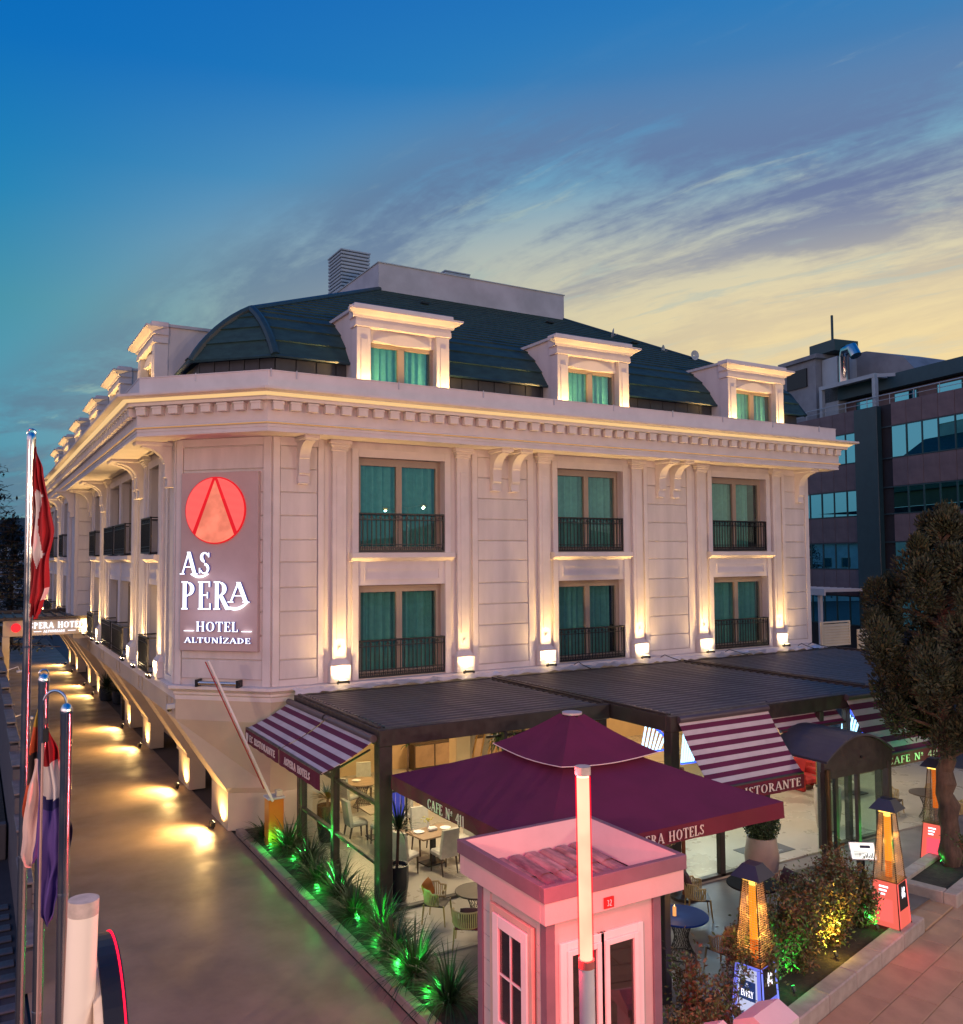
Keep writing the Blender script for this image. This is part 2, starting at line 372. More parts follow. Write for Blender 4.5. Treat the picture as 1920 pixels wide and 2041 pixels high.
# ------------------------------------------------------------------ lettering: own serif alphabet made of strokes
def glyph(ch):
    T, t = .15, .065
    L = lambda *a: ('l',)+a
    def sf(x, y, wd=.26): return ('l', x-wd/2, y, x+wd/2, y, .05)
    G = {
     'A': (.76, [L(.08,0,.37,.98,t), L(.37,1,.66,0,T), L(.19,.33,.54,.33,.05), sf(.08,.025,.22), sf(.66,.025,.26)]),
     'S': (.56, [('a',.28,.75,.2,.23,20,270,t,T), ('a',.28,.265,.22,.24,90,-160,T,t), L(.47,.75,.47,.95,.05), L(.06,.05,.06,.28,.05)]),
     'P': (.62, [L(.17,0,.17,1,T), ('a',.30,.73,.27,.245,90,-90,t,t,.17), L(.1,.975,.3,.975,.05), L(.17,.485,.3,.485,.05), sf(.17,.025), sf(.13,.975,.18)]),
     'E': (.60, [L(.17,0,.17,1,T), L(.05,.975,.52,.975,.05), L(.17,.51,.44,.51,.05), L(.05,.025,.55,.025,.05), L(.52,.8,.52,1,.05), L(.44,.4,.44,.62,.04), L(.55,0,.55,.22,.05)]),
     'R': (.72, [L(.17,0,.17,1,T), ('a',.30,.735,.26,.24,90,-90,t,t,.17), L(.1,.975,.3,.975,.05), L(.17,.495,.33,.495,.05), L(.32,.5,.62,0,T), sf(.17,.025), sf(.64,.025,.18), sf(.13,.975,.18)]),
     'H': (.80, [L(.17,0,.17,1,T), L(.63,0,.63,1,T), L(.17,.52,.63,.52,.05), sf(.17,.025), sf(.63,.025), sf(.17,.975), sf(.63,.975)]),
     'O': (.82, [('a',.41,.5,.35,.49,0,360,T,T,None,t)]),
     'T': (.66, [L(.33,0,.33,1,T), L(.03,.975,.63,.975,.055), L(.045,.78,.045,1,.05), L(.615,.78,.615,1,.05), sf(.33,.025)]),
     'L': (.58, [L(.17,0,.17,1,T), L(.05,.025,.54,.025,.055), L(.53,0,.53,.24,.05), sf(.17,.975)]),
     'U': (.76, [L(.17,.28,.17,1,T), L(.60,.28,.60,1,t), ('a',.385,.29,.24,.285,180,360,T,t), sf(.17,.975), sf(.6,.975,.22)]),
     'N': (.80, [L(.15,0,.15,1,t), L(.15,1,.64,0,T), L(.65,0,.65,1,t), sf(.15,.025,.22), sf(.65,.975,.22), sf(.1,.975,.16)]),
     'I': (.34, [L(.17,0,.17,1,T), sf(.17,.025), sf(.17,.975)]),
     'İ': (.34, [L(.17,0,.17,.98,T), sf(.17,.025), sf(.17,.955), L(.17,1.1,.17,1.24,.14)]),
     'Z': (.66, [L(.08,.975,.58,.975,.055), L(.56,.97,.1,.03,T), L(.06,.025,.6,.025,.055), L(.085,.78,.085,1,.05), L(.585,0,.585,.22,.05)]),
     'D': (.78, [L(.17,0,.17,1,T), ('a',.3,.5,.40,.475,90,-90,t,t,T), L(.05,.975,.3,.975,.05), L(.05,.025,.3,.025,.05)]),
     'C': (.72, [('a',.40,.5,.33,.49,50,310,t,t,T), L(.62,.72,.62,.95,.05), L(.62,.1,.62,.3,.045)]),
     'F': (.56, [L(.17,0,.17,1,T), L(.05,.975,.52,.975,.05), L(.17,.51,.44,.51,.05), L(.52,.8,.52,1,.05), L(.44,.4,.44,.62,.04), sf(.17,.025)]),
     'º': (.36, [('a',.17,.76,.12,.16,0,360,.07,.07,None,.04), L(.05,.5,.29,.5,.04)]),
     '4': (.60, [L(.42,0,.42,1,.12), L(.4,1,.05,.34,.055), L(.04,.32,.57,.32,.055)]),
     '1': (.34, [L(.18,0,.18,1,.12), L(.06,.86,.2,.98,.05), sf(.18,.02,.22)]),
     '3': (.56, [('a',.26,.75,.2,.22,150,-90,.06,.06,.12), ('a',.26,.265,.23,.245,90,-150,.06,.06,.13)]),
     '2': (.56, [('a',.27,.72,.2,.25,160,-30,.06,.12), L(.43,.6,.07,.04,.08), L(.05,.035,.52,.035,.07)]),
     'K': (.72, [L(.17,0,.17,1,T), L(.6,1,.2,.45,t), L(.3,.55,.64,0,T), sf(.17,.025), sf(.64,.025,.18)]),
     'W': (1.0, [L(.06,1,.3,0,T), L(.3,0,.5,.9,t), L(.5,.9,.7,0,T), L(.7,0,.93,1,t), sf(.07,.975), sf(.93,.975,.2)]),
     'Y': (.7, [L(.06,1,.35,.45,T), L(.64,1,.35,.45,t), L(.35,0,.35,.5,T), sf(.35,.025), sf(.08,.975,.22), sf(.63,.975,.2)]),
     'V': (.74, [L(.08,1,.38,0,T), L(.38,0,.66,1,t), sf(.1,.975), sf(.65,.975,.2)]),
     'M': (.95, [L(.14,0,.14,1,t), L(.14,1,.46,.05,T), L(.46,.05,.78,1,t), L(.8,0,.8,1,T), sf(.14,.025,.2), sf(.8,.025)]),
     ' ': (.42, []),
    }
    return G.get(ch, G[' '])
def stroke_polys(st):
    if st[0] == 'l':
        _, x0, y0, x1, y1, wd = st; dx, dy = x1-x0, y1-y0; ln = math.hypot(dx, dy) or 1
        if abs(dy) > .35 and abs(dx) > .02:           # slanted stems end level
            h = wd/2*ln/abs(dy)
            return [[(x0-h, y0), (x0+h, y0), (x1+h, y1), (x1-h, y1)]]
        nx, ny = -dy/ln*wd/2, dx/ln*wd/2
        return [[(x0-nx, y0-ny), (x1-nx, y1-ny), (x1+nx, y1+ny), (x0+nx, y0+ny)]]
    _, cx, cyy, rx, ry, a0, a1, w0, w1 = st[:9]
    side = st[9] if len(st) > 9 and st[9] else None; pole = st[10] if len(st) > 10 else None
    n = max(10, int(abs(a1-a0)/15)); o, i = [], []
    for k in range(n+1):
        q = k/n; t = math.radians(a0+(a1-a0)*q)
        if pole is not None: wd = pole+(w0-pole)*abs(math.cos(t))**1.3
        elif side: wd = w0+(side-w0)*math.sin(PI*q)
        else: wd = w0+(w1-w0)*math.sin(min(1, q*1.0)*PI/2)
        c, s_ = math.cos(t), math.sin(t)
        o.append((cx+rx*c, cyy+ry*s_)); i.append((cx+(rx-wd)*c, cyy+max(.01, ry-wd*.75)*s_))
    return [[o[k], o[k+1], i[k+1], i[k]] for k in range(n)]
def letters(mb, text, fn, x0, x1, z0, h, d0, d1, widths=1.0, space=.06, thin=1.0):
    # fn(a, d, z) maps to the scene; text fills x0..x1 at cap height h; each stroke a hair prouder than the one before
    gl = [glyph(c) for c in text]; tot = sum(g_[0]+space for g_ in gl)-space; k = (x1-x0)/tot; x = x0; e = 0
    for wd, sts in gl:
        for st in sts:
            e += 1
            for poly in stroke_polys(st):
                mb.prism(poly, lambda u, v, t, x=x: fn(x+u*k, t, z0+v*h), d0, d1+(e % 9)*.0006)
        x += (wd+space)*k
    return mb
# ================================================================== ground and hills
def hills():
    rng = random.Random(3); mb = MB(); n = 120; rows = []
    for ring, (r, f) in enumerate(((150, 0), (260, .35), (420, .8), (900, 1.0), (1500, .7))):
        for k in range(n):
            a = 2*PI*k/n
            h = (8+7*math.sin(3*a+1)+5*math.sin(7*a+2)+3*math.sin(13*a)+rng.uniform(-1.2, 1.2))*f*(1+ring*.18)*1.4
            rows.append((r*math.sin(a)+10, r*math.cos(a)+30, h-1.5))
    mb.add(rows, [[i*n+k, i*n+(k+1) % n, (i+1)*n+(k+1) % n, (i+1)*n+k] for i in range(4) for k in range(n)])
    mb.build('hills', M('hill_cover', (.03, .04, .035), .9, var=.4, vs=.02), smooth='all', kind='structure')
hills()
mb = MB(); mb.quad((-1600,-1600,-.06), (1600,-1600,-.06), (1600,1600,-.06), (-1600,1600,-.06)); mb.build('ground', asph2, kind='structure')
mb = MB(); mb.add([(x, y, 0) for y in (-2, 8, 18, 28, 38, 48, 60, 75, 95) for x in (1.0, 3.7, 6.42)],
  [[j*3+i, j*3+i+1, j*3+i+4, j*3+i+3] for j in range(8) for i in range(2)]); mb.build('driveway', asph, kind='structure')
# ================================================================== HOTEL
hotel = thing('hotel_building', 'cream three-storey hotel with lit cornice, dormers and dark mansard roof', 'hotel', (18, 35, 0))
YR, XL, XR, XE = 23.5, 5.01, 7.1, 29.02
Rf = lambda a, d, z: (a, YR-d, z)
Lf = lambda a, d, z: (XL-d, a, z)
L2 = lambda a, d, z: (4.22-d, a, z)
q7 = math.sqrt(.5)
Cf = lambda a, d, z: (XL+a*q7-d*q7, 25.59-a*q7-d*q7, z)
ZB, ZT = 4.12, 11.0
JZ = [10.76, 10.11, 9.45, 8.80, 8.13, 7.51, 6.81, 6.15, 5.50, 4.83, 4.29]
LOW, UPP = (4.14, 6.82), (7.78, 10.55)
def wall_with_openings(mb, a0, a1, ops):
    x = a0
    for o0, o1 in ops:
        mb.box(x, o0, -.45, 0, 3.9, ZT)
        for z0, z1 in ((3.9, LOW[0]), (LOW[1], UPP[0]), (UPP[1], ZT)): mb.box(o0, o1, -.45, 0, z0, z1)
        x = o1
    mb.box(x, a1, -.45, 0, 3.9, ZT)
def pilaster(fac, a, wd=.42):
    mb = MB(fac); h = wd/2
    mb.box(a-h, a+h, 0, .13, 4.75, 10.72, .012)
    mb.box(a-h+.11, a+h-.11, .128, .150, 5.3, 10.25, .01)
    mb.box(a-h-.05, a+h+.05, 0, .17, 10.68, 10.74, .01)
    for i, (e, z0, z1) in enumerate(((.04, 10.74, 10.80), (.08, 10.80, 10.87), (.12, 10.87, 10.995))): mb.box(a-h-e, a+h+e, 0, .15+e, z0, z1, .012)
    e = .10
    mb.box(a-h-e, a+h+e, 0, .25, 4.12, 4.60, .01)
    mb.add([(a-h-e,0,4.6),(a+h+e,0,4.6),(a+h+e,.25,4.6),(a-h-e,.25,4.6),(a-h,0,4.76),(a+h,0,4.76),(a+h,.13,4.76),(a-h,.13,4.76)],
           [(0,1,2,3),(4,5,6,7),(0,1,5,4),(1,2,6,5),(2,3,7,6),(3,0,4,7)])
    mb.box(a-.045, a+.045, .12, .158, 4.98, 5.08)
    mb.build('pilaster', trim, hotel)
def bracket(fac, a, wd=.30, sc_=1.0):
    pf = [(0, 10.99)]
    n = 10
    for k in range(n+1):
        t = k/n*PI/2; pf.append((.30+.52*(1-math.sin(t))*sc_, 10.83-.43*(1-math.cos(t))**.9))
    pf += [(.27, 10.38), (.27, 9.98), (.23, 9.96), (.23, 9.93), (.20, 9.92), (.20, 9.74), (.24, 9.72), (.24, 9.69), (0, 9.69)]
    pf.insert(1, (.82*sc_, 10.99))
    mb = MB(fac); mb.prism(pf, lambda u, v, t: (t, u, v), a-wd/2, a+wd/2)
    mb.box(a-wd/2-.07, a+wd/2+.07, 0, .95*sc_, 10.86, 10.995, .03)
    mb.build('bracket', trim, hotel)
PAN = {}
def panel(fac, a0, a1, z0, z1, rz):
    k = (round(a1-a0, 3), round(z1-z0, 3))
    if k not in PAN:
        mb = MB(); mb.box(0, k[0], -.05, .0, 0, k[1], .014); PAN[k] = mb.mesh('panel', stone)
    p = fac(a0, 0, z0); o = link('panel', PAN[k], hotel, Vector(p)-WL[hotel.name], (0, 0, rz))
def panel_strip(fac, a0, a1, border0, border1, rz, flip=False):
    mb = MB(fac)
    mb.box(a0-border0, a0, 0, .075, 4.12, ZT-.005, .008); mb.box(a1, a1+border1, 0, .075, 4.12, ZT-.005, .008)
    mb.box(a0+.003, a1-.003, 0, .072, JZ[0], ZT-.008); mb.box(a0+.003, a1-.003, 0, .072, 4.12, JZ[-1])
    mb.build('panel_border', trim, hotel)
    for i in range(10):
        z1, z0 = JZ[i]-.013, JZ[i+1]+.013
        if flip: panel(fac, a1-.012, a0+.012, z0, z1, rz)
        else: panel(fac, a0+.012, a1-.012, z0, z1, rz)
def panel_fix(fac, a0, a1, rz):    # panel meshes are built facing -Y in their own frame
    pass
def surround(fac, o0, o1, e=.2):
    mb = MB(fac)
    mb.box(o0-e, o0, 0, .10, 4.12, 10.78, .01); mb.box(o1, o1+e, 0, .10, 4.12, 10.78, .01)
    mb.box(o0+.002, o1-.002, 0, .098, UPP[1], 10.78)
    mb.box(o0+.002, o1-.002, 0, .06, LOW[1], 7.55)
    x0, x1, z0, z1 = o0+.22, o1-.22, 7.0, 7.28
    for bx in ((x0, x1, .06, .085, z1, z1+.03), (x0, x1, .06, .085, z0-.03, z0), (x0-.03, x0, .06, .085, z0-.03, z1+.03), (x1, x1+.03, .06, .085, z0-.03, z1+.03)): mb.box(*bx)
    mb.build('window_surround', trim, hotel)
    mb = MB(fac)
    mb.prism([(0,7.50),(.14,7.54),(.22,7.60),(.26,7.62),(.26,7.76),(0,7.77)], lambda u, v, t: (t, u, v), o0-.26, o1+.26)
    mb.build('window_sill', trim, hotel)
def wavy(mb, a0, a1, d, z0, z1, n, amp, rng, scal=False):
    vs = []; m_ = n*6
    for i in range(m_+1):
        a = a0+(a1-a0)*i/m_; dd = d+amp*math.sin(i/m_*n*2*PI)+rng.uniform(-.3, .3)*amp
        zt = z1-(.05*abs(math.sin(i/m_*n*.55*PI)) if scal else 0)
        vs += [(a, dd, z0), (a, dd, zt)]
    mb.add(vs, [[2*i, 2*i+2, 2*i+3, 2*i+1] for i in range(m_)])
rw = random.Random(5)
def window(fac, o0, o1, z0, z1, openl=0.0, openr=0.0, pale=False, split=.5, fr=winfr):
    mb = MB(fac); d0, d1 = -.30, -.22; mid = o0+(o1-o0)*split
    mb.box(o0, o1, d0, d1, z1-.12, z1); mb.box(o0, o1, d0, d1, z0, z0+.08)
    mb.box(o0, o0+.08, d0, d1, z0+.08, z1-.12); mb.box(o1-.08, o1, d0, d1, z0+.08, z1-.12)
    for s0, s1 in ((o0+.08, mid), (mid, o1-.08)):
        e0, e1 = s0+.002, s1-.002
        mb.box(e0, e0+.09, d0+.01, d1+.03, z0+.08, z1-.12); mb.box(e1-.09, e1, d0+.01, d1+.03, z0+.08, z1-.12)
        mb.box(e0+.09, e1-.09, d0+.01, d1+.03, z1-.21, z1-.121); mb.box(e0+.09, e1-.09, d0+.01, d1+.03, z0+.081, z0+.17)
    wd = mb.build('window', fr, hotel)
    for s0, s1 in ((o0+.17, mid-.09), (mid+.09, o1-.17)):
        ty, tz = rw.uniform(-.012, .012), rw.uniform(-.012, .012)
        mb = MB(fac); mb.quad((s0, -.26-ty-tz, z0+.16), (s1, -.26+ty-tz, z0+.16), (s1, -.26+ty+tz, z1-.2), (s0, -.26-ty+tz, z1-.2)); mb.build('pane', wglass, wd)
    mb = MB(fac)
    mb.box(o0, o1, -1.6, -1.55, z0, z1); mb.box(o0-.02, o0, -1.55, -.30, z0, z1); mb.box(o1, o1+.02, -1.55, -.3, z0, z1)
    mb.box(o0, o1, -1.55, -.45, z0-.02, z0); mb.box(o0, o1, -1.55, -.45, z1, z1+.02); mb.build('room_lining', roomd, wd)
    mb = MB(fac); n = max(5, int((o1-o0)*3.6))
    wavy(mb, o0+.03+openl, o1-.03-openr, -.48, z0+.03, z1-.13, n, .075, rw, True)
    mb.build('curtain', curtl if pale else curt, wd, smooth=True, fix=False)
    return wd
def railing(fac, o0, o1, z0, z1, d=.04):
    mb = MB(fac); rt = mb
    rt.box(o0, o1, d-.035, d+.035, z1-.05, z1, .01); rt.box(o0, o1, d-.02, d+.02, z0, z0+.05); rt.box(o0, o1, d-.018, d+.018, z1-.2, z1-.175)
    rt.box(o0, o1, d-.018, d+.018, z0+.2, z0+.222)
    for e in (o0, o1-.05): rt.box(e, e+.05, d-.025, d+.025, z0, z1)
    for e in (o0, o1-.04): rt.box(e, e+.04, -.2, d-.03, z1-.045, z1-.005); rt.box(e, e+.04, -.2, d-.03, z0, z0+.04)
    r = rt.build('railing', rail, hotel)
    n = max(3, int((o1-o0)/.135)); mb = MB(fac)
    for i in range(1, n):
        a = o0+(o1-o0)*i/n; mb.box(a-.011, a+.011, d-.012, d+.012, z0+.05, z1-.05)
        mb.box(a-.035, a+.035, d-.01, d+.01, z0+.10, z0+.135)
        if i % 2: mb.box(a-.05, a+.05, d-.01, d+.01, z1-.15, z1-.115); mb.box(a-.03, a+.03, d-.01, d+.01, z1-.115, z1-.08)
        a2 = a-(o1-o0)/n/2; mb.box(a2-.01, a2+.01, d-.01, d+.01, z0+.05, z0+.15)
    mb.build('baluster', rail, r, kind='stuff')
# ---- right-hand facade
RW = [(9.62, 12.44), (16.66, 19.44), (23.67, 26.56)]
mb = MB(Rf); wall_with_openings(mb, XR-.02, XE, RW); mb.build('wall', facade, hotel)
mb = MB(Cf); mb.box(0, 2.957, -.45, 0, 3.9, ZT); mb.build('wall', facade, hotel)
for a in (9.02, 13.06, 16.1, 20.04, 23.1, 27.1): pilaster(Rf, a)
panel_strip(Rf, 7.30, 8.40, .19, .17, 0); panel_strip(Rf, 13.61, 15.49, .19, .22, 0)
panel_strip(Rf, 20.55, 22.44, .16, .24, 0); panel_strip(Rf, 27.63, 28.80, .16, .215, 0)
for a in (7.93, 14.22, 14.92, 21.1, 21.8, 28.4): bracket(Rf, a)
opn = [((.0, .0), (.0, .0)), ((.0, .0), (.0, .22)), ((.0, .42), (.0, .0))]
for i, (o0, o1) in enumerate(RW):
    surround(Rf, o0, o1)
    window(Rf, o0, o1, *UPP, openl=opn[i][0][0], openr=opn[i][0][1]); window(Rf, o0, o1, *LOW, openl=opn[i][1][0], openr=opn[i][1][1])
    railing(Rf, o0, o1, 7.80, 8.93); railing(Rf, o0-.02, o1+.02, 4.16, 5.24)
# end wall on the far right, plain return
mb = MB(); mb.box(XE-.4, XE-.01, YR+.45, 60, 0, ZT); mb.build('end_wall', facade, hotel)
# ---- chamfered corner with sign
panel_strip_c = [(.02, .20), (2.70, 2.94)]
mb = MB(Cf)
for a0, a1 in ((.0, .19), (2.72, 2.955)): mb.box(a0, a1, 0, .075, 4.12, ZT-.005, .008)
mb.box(.193, 2.717, 0, .072, 10.78, ZT-.008); mb.build('panel_border', trim, hotel)
RZC = -PI/4
for i in range(10):
    z1, z0 = JZ[i]-.013, JZ[i+1]+.013; panel(Cf, .205, 2.705, z0, z1, RZC)
# ---- left-hand facade along the driveway
LW = [(28.05, 29.75), (33.25, 35.85), (36.35, 38.95), (42.1, 44.1)]
mb = MB(Lf); wall_with_openings(mb, 25.59, 45.7, LW); mb.build('wall', facade, hotel)
for a in (27.4, 30.3, 32.65, 39.6, 41.5, 44.7): pilaster(Lf, a, .5)
panel_strip(Lf, 25.85, 26.75, .2, .2, -PI/2, True); panel_strip(Lf, 30.85, 32.1, .16, .16, -PI/2, True); panel_strip(Lf, 40.05, 40.95, .12, .12, -PI/2, True)
for a in (26.25, 31.15, 31.8, 40.2, 40.85, 45.3): bracket(Lf, a, .34, 1.15)
for o0, o1 in LW:
    surround(Lf, o0, o1); window(Lf, o0, o1, *UPP); window(Lf, o0, o1, *LOW)
    railing(Lf, o0, o1, 7.80, 8.93, .30); railing(Lf, o0, o1, 4.16, 5.24, .34)
# far wing, standing forward
W2 = [(48.4, 50.4), (54.2, 56.6), (57.2, 59.6), (63.2, 65.2)]
mb = MB(L2); wall_with_openings(mb, 46.11, 69, W2); mb.build('wall', facade, hotel)
mb = MB(); mb.box(4.22, XL+.5, 45.71, 46.1, 3.9, ZT)
mb.build('wall', facade, hotel)
wf = lambda a, d, z: (a, 45.71-d, z)
for i in range(10):
    z1, z0 = JZ[i]-.013, JZ[i+1]+.013; panel(wf, 4.36, 4.93, z0, z1, 0)
for a in (47.4, 51.4, 53.2, 60.6, 62.4, 66.1): pilaster(L2, a, .5)
for a in (46.3, 52.0, 52.6, 61.2, 61.8, 67.2): bracket(L2, a, .34, .9)
for o0, o1 in W2:
    surround(L2, o0, o1); window(L2, o0, o1, *UPP); window(L2, o0, o1, *LOW)
    railing(L2, o0, o1, 7.80, 8.93, .30); railing(L2, o0, o1, 4.16, 5.24, .34)
# ---- base moulding, fascia and corbels over the driveway
wallpath = [(XE, 34), (XE, YR), (XR, YR), (XL, 25.59), (XL, 69)]
pth = wallpath  # outward is to the left of travel when walked this way round
mb = MB(); mb.run(pth[1:], [(.0, 3.70), (.02, 3.70), (.02, 3.82), (.07, 3.86), (.07, 3.92), (.16, 3.99), (.22, 4.02), (.22, 4.10), (.0, 4.12)]); mb.build('base_moulding', trim, hotel)
mb = MB(Lf); mb.box(26.905, 69, -.5, 0, 3.15, 3.9); mb.build('fascia', rendr, hotel)
for a in (26.0, 31.0, 36.2, 41.0, 46.0):
    mb = MB(Lf); 
    for bx in ((a, a+.75, 0, .035, 3.66, 3.70), (a, a+.75, 0, .035, 3.24, 3.28), (a, a+.04, 0, .035, 3.28, 3.66), (a+.71, a+.75, 0, .035, 3.28, 3.66)): mb.box(*bx)
    mb.build('fascia_panel', rendr, hotel)
mb = MB(); mb.box(5.3, 9.5, 27, 69, 3.05, 3.14); mb.build('overhang_ceiling', rendr, hotel)
mb = MB(); mb.box(7.5, 7.8, 26.5, 69, 0, 3.05); mb.build('ground_floor_wall', rendr, hotel)
for y0, y1 in ((30.0, 31.7), (37.3, 39.1), (42.35, 44.1), (53.4, 55.0), (57.8, 59.4), (65.2, 66.8), (70.2, 71.6)):
    mb = MB(); fn = lambda u, v, t: (u, t, v)
    mb.prism([(6.34, 0), (6.34, 1.06), (6.28, 1.12), (6.28, 1.22), (5.02, 3.15), (7.5, 3.15), (7.5, 0)], fn, y0+.25, y1-.25) if False else None
    mb.prism([(6.34, 0), (6.34, 1.04), (6.26, 1.08), (6.26, 1.2), (5.06, 3.1), (5.06, 3.14), (7.5, 3.14), (7.5, 2.6), (6.95, 1.2), (6.95, 1.08), (6.86, 1.04), (6.86, 0)], fn, y0, y1)
    mb.build('corbel_pillar', rendr, hotel)
# corner: flared from the chamfer down to the corner pillar
mb = MB()
up = [(XL, 26.9, 3.14), (XL, 25.59, 3.14), (XR, YR, 3.14), (9.2, YR, 3.14)]
lo = [(6.26, 26.9, 1.2), (6.26, 24.95, 1.2), (7.35, 24.35, 1.2), (9.2, 24.2, 1.2)]
l2 = [(6.34, 26.9, 1.04), (6.34, 25.0, 1.04), (7.38, 24.42, 1.04), (9.2, 24.28, 1.04)]
l3 = [(p[0], p[1], 0) for p in l2]
t0 = [(XL, 26.9, 3.9), (XL, 25.59, 3.9), (XR, YR, 3.9), (9.2, YR, 3.9)]
mb.add(t0+up+lo+l2+l3, [[r*4+i, r*4+i+1, (r+1)*4+i+1, (r+1)*4+i] for r in range(4) for i in range(3)]); mb.build('corner_pillar', rendr, hotel, fix=False)
inw = M('inner_wall', (.50, .36, .20), .7, var=.06)
mb = MB(); mb.box(7.8, XE, 28.6, 28.9, 0, 3.9); mb.box(7.81, 8.1, 24.4, 28.6, 0, 3.9); mb.build('ground_floor_wall', inw, hotel)
mb = MB(); mb.box(8.1, XE-.4, YR+.02, 28.6, 3.45, 3.6); mb.build('ground_floor_ceiling', soffm, hotel)
mb = MB(); mb.box(9.2, XE, YR+.001, YR+.3, 3.3, 3.9); mb.build('lintel', inw, hotel)
for x in (13.1, 18.0, 23.0):
    mb = MB(); mb.box(x-.25, x+.25, YR+.02, YR+.5, .1, 3.3, .02); mb.build('column', inw, hotel)
# ---- cornice, dentils, parapet
cp = [(.0, 11.0), (1.2, 10.96), (1.2, 11.015), (1.185, 11.025), (1.185, 11.075), (1.2, 11.085), (1.2, 11.15), (1.235, 11.17), (1.25, 11.20), (1.235, 11.235), (1.2, 11.25),
      (1.2, 11.745), (1.44, 11.755), (1.44, 11.83), (1.47, 11.86), (1.50, 11.90), (1.58, 11.94), (1.72, 11.97), (1.75, 11.99), (1.75, 12.05), (1.14, 12.08),
      (1.14, 12.57), (1.16, 12.575), (1.16, 12.60), (.93, 12.60), (.93, 12.05), (.0, 12.0)]
XC = XE-.75
mb = MB(); mb.run([(XC, 40), (XC, YR), (XR, YR), (XL, 25.59), (XL, 72)], cp); cor = mb.build('cornice', trim, hotel)
dm = MB(); dm.box(-.14, .14, -.20, 0, -.02, .215, .012); dm.box(-.155, .155, -.215, 0, .155, .20); dmesh = dm.mesh('dentil', trim)
def dentils(p0, p1, rz, n):
    for i in range(n):
        t = (i+.5)/n; link('dentil', dmesh, cor, Vector((p0[0]+(p1[0]-p0[0])*t, p0[1]+(p1[1]-p0[1])*t, 11.53))-WL[cor.name], (0, 0, rz))
o2 = 1.2*math.tan(PI/8)
dentils((XR-o2, YR-1.2), (XC+1.2, YR-1.2), 0, 48); dentils((XL-1.2, 25.59-o2), (XR-o2, YR-1.2), -PI/4, 8); dentils((XL-1.2, 72), (XL-1.2, 25.59-o2), -PI/2, 96)
# glowing strips added for the lit lines on the cornice cove and frieze lip
GLOWC = Memit('glow_strip_amber', 'ffcf90', .95); GLOWF = Memit('glow_strip_soft', 'f0b070', .62)
mb = MB(); mb.run([(XC, 40), (XC, YR), (XR, YR), (XL, 25.59), (XL, 72)], [(1.475, 11.862), (1.50, 11.895), (1.575, 11.932), (1.585, 11.925), (1.51, 11.885), (1.485, 11.855)]); mb.build('glow_strip', GLOWC, cor)
mb = MB(); mb.run([(XC, 40), (XC, YR), (XR, YR), (XL, 25.59), (XL, 72)], [(1.236, 11.172), (1.252, 11.198), (1.256, 11.196), (1.241, 11.168)]); mb.build('glow_strip', GLOWF, cor)
clip = MB(); clip.box(-.012, .012, -.012, .012, -.16, .06)
clm = clip.mesh('parapet_clip', greyp)
for x in (6.7, 7.4, 10.4, 13.2, 15.8, 18.2, 20.8, 23.2, 25.8, 28.4): link('parapet_clip', clm, cor, Vector((x, YR-1.17, 12.57))-WL[cor.name])
link('parapet_clip', clm, cor, Vector((5.1, 23.88, 12.57))-WL[cor.name])
mb = MB(); mb.add([(XC+.9, YR-.95, 11.98), (XC+.9, 70, 11.98), (4.2, 70, 11.98), (4.2, 25.3, 11.98), (6.8, YR-.95, 11.98)], [[0, 1, 2, 3, 4]]); mb.build('roof_terrace', greyp, hotel)
# ---- mansard roof
ZE, YE, YB, ZBK = 13.35, 23.88, 25.55, 15.04
def man(t):   # curved lower slope, t 0..1 -> (inset from eave, z)
    return (1.67*(1-math.cos(t*PI/2))*.34+1.67*t*.66, ZE+(ZBK-ZE)*(math.sin(t*PI/2)*.38+t*.62))
def right_pt(t):
    i, z = man(t); return YE+i, z
XBX, YBX, ZBX = 14.49, 33.0, 18.83
def hipR(y):   # right roof side: left and right ends at plan depth y
    if y <= YB:
        s_ = (y-YE)/(YB-YE); return 7.28+(7.05-7.28)*s_, 29.55-.15*s_
    s_ = (y-YB)/(YBX-YB); return 7.05+(XBX-7.05)*s_, 29.4+(23.85-29.4)*s_
def course(A0, B0, A1, B1, th=.035):
    # one tile course as a thin wedge: lower edge A0-B0 stands proud of the one under it
    A0, B0, A1, B1 = map(Vector, (A0, B0, A1, B1)); nrm = (B0-A0).cross(A1-A0).normalized()
    if nrm.z < 0: nrm = -nrm
    mb = MB(); up_ = nrm*th; lw = nrm*.004
    mb.add([tuple(A0), tuple(B0), tuple(B1), tuple(A1), tuple(A0+up_), tuple(B0+up_), tuple(B1+lw), tuple(A1+lw)],
           [(0,1,2,3),(4,5,6,7),(0,1,5,4),(1,2,6,5),(2,3,7,6),(3,0,4,7)])
    mb.build('roof_course', roofm, hotel)
ts = [0, .25, .5, .75, 1.0]
for i in range(4):
    (y0, z0), (y1, z1) = right_pt(ts[i]), right_pt(ts[i+1]); (a0, b0), (a1, b1) = hipR(y0), hipR(y1)
    course((a0, y0, z0), (b0, y0, z0), (a1, y1, z1), (b1, y1, z1), .05)
    # chamfer face
    P0, Q0 = Vector((a0, y0, z0)), Vector((y0-18.5, a0+18.5, z0)); P1, Q1 = Vector((a1, y1, z1)), Vector((y1-18.5, a1+18.5, z1))
    course(Q0, P0, Q1, P1, .05)
    course((y0-18.5, 70, z0), (y0-18.5, a0+18.5, z0), (y1-18.5, 70, z1), (y1-18.5, a1+18.5, z1), .05)
    course((b0, y0, z0), (b0, 60, z0), (b1, y1, z1), (b1, 60, z1), .05)
NU = 18
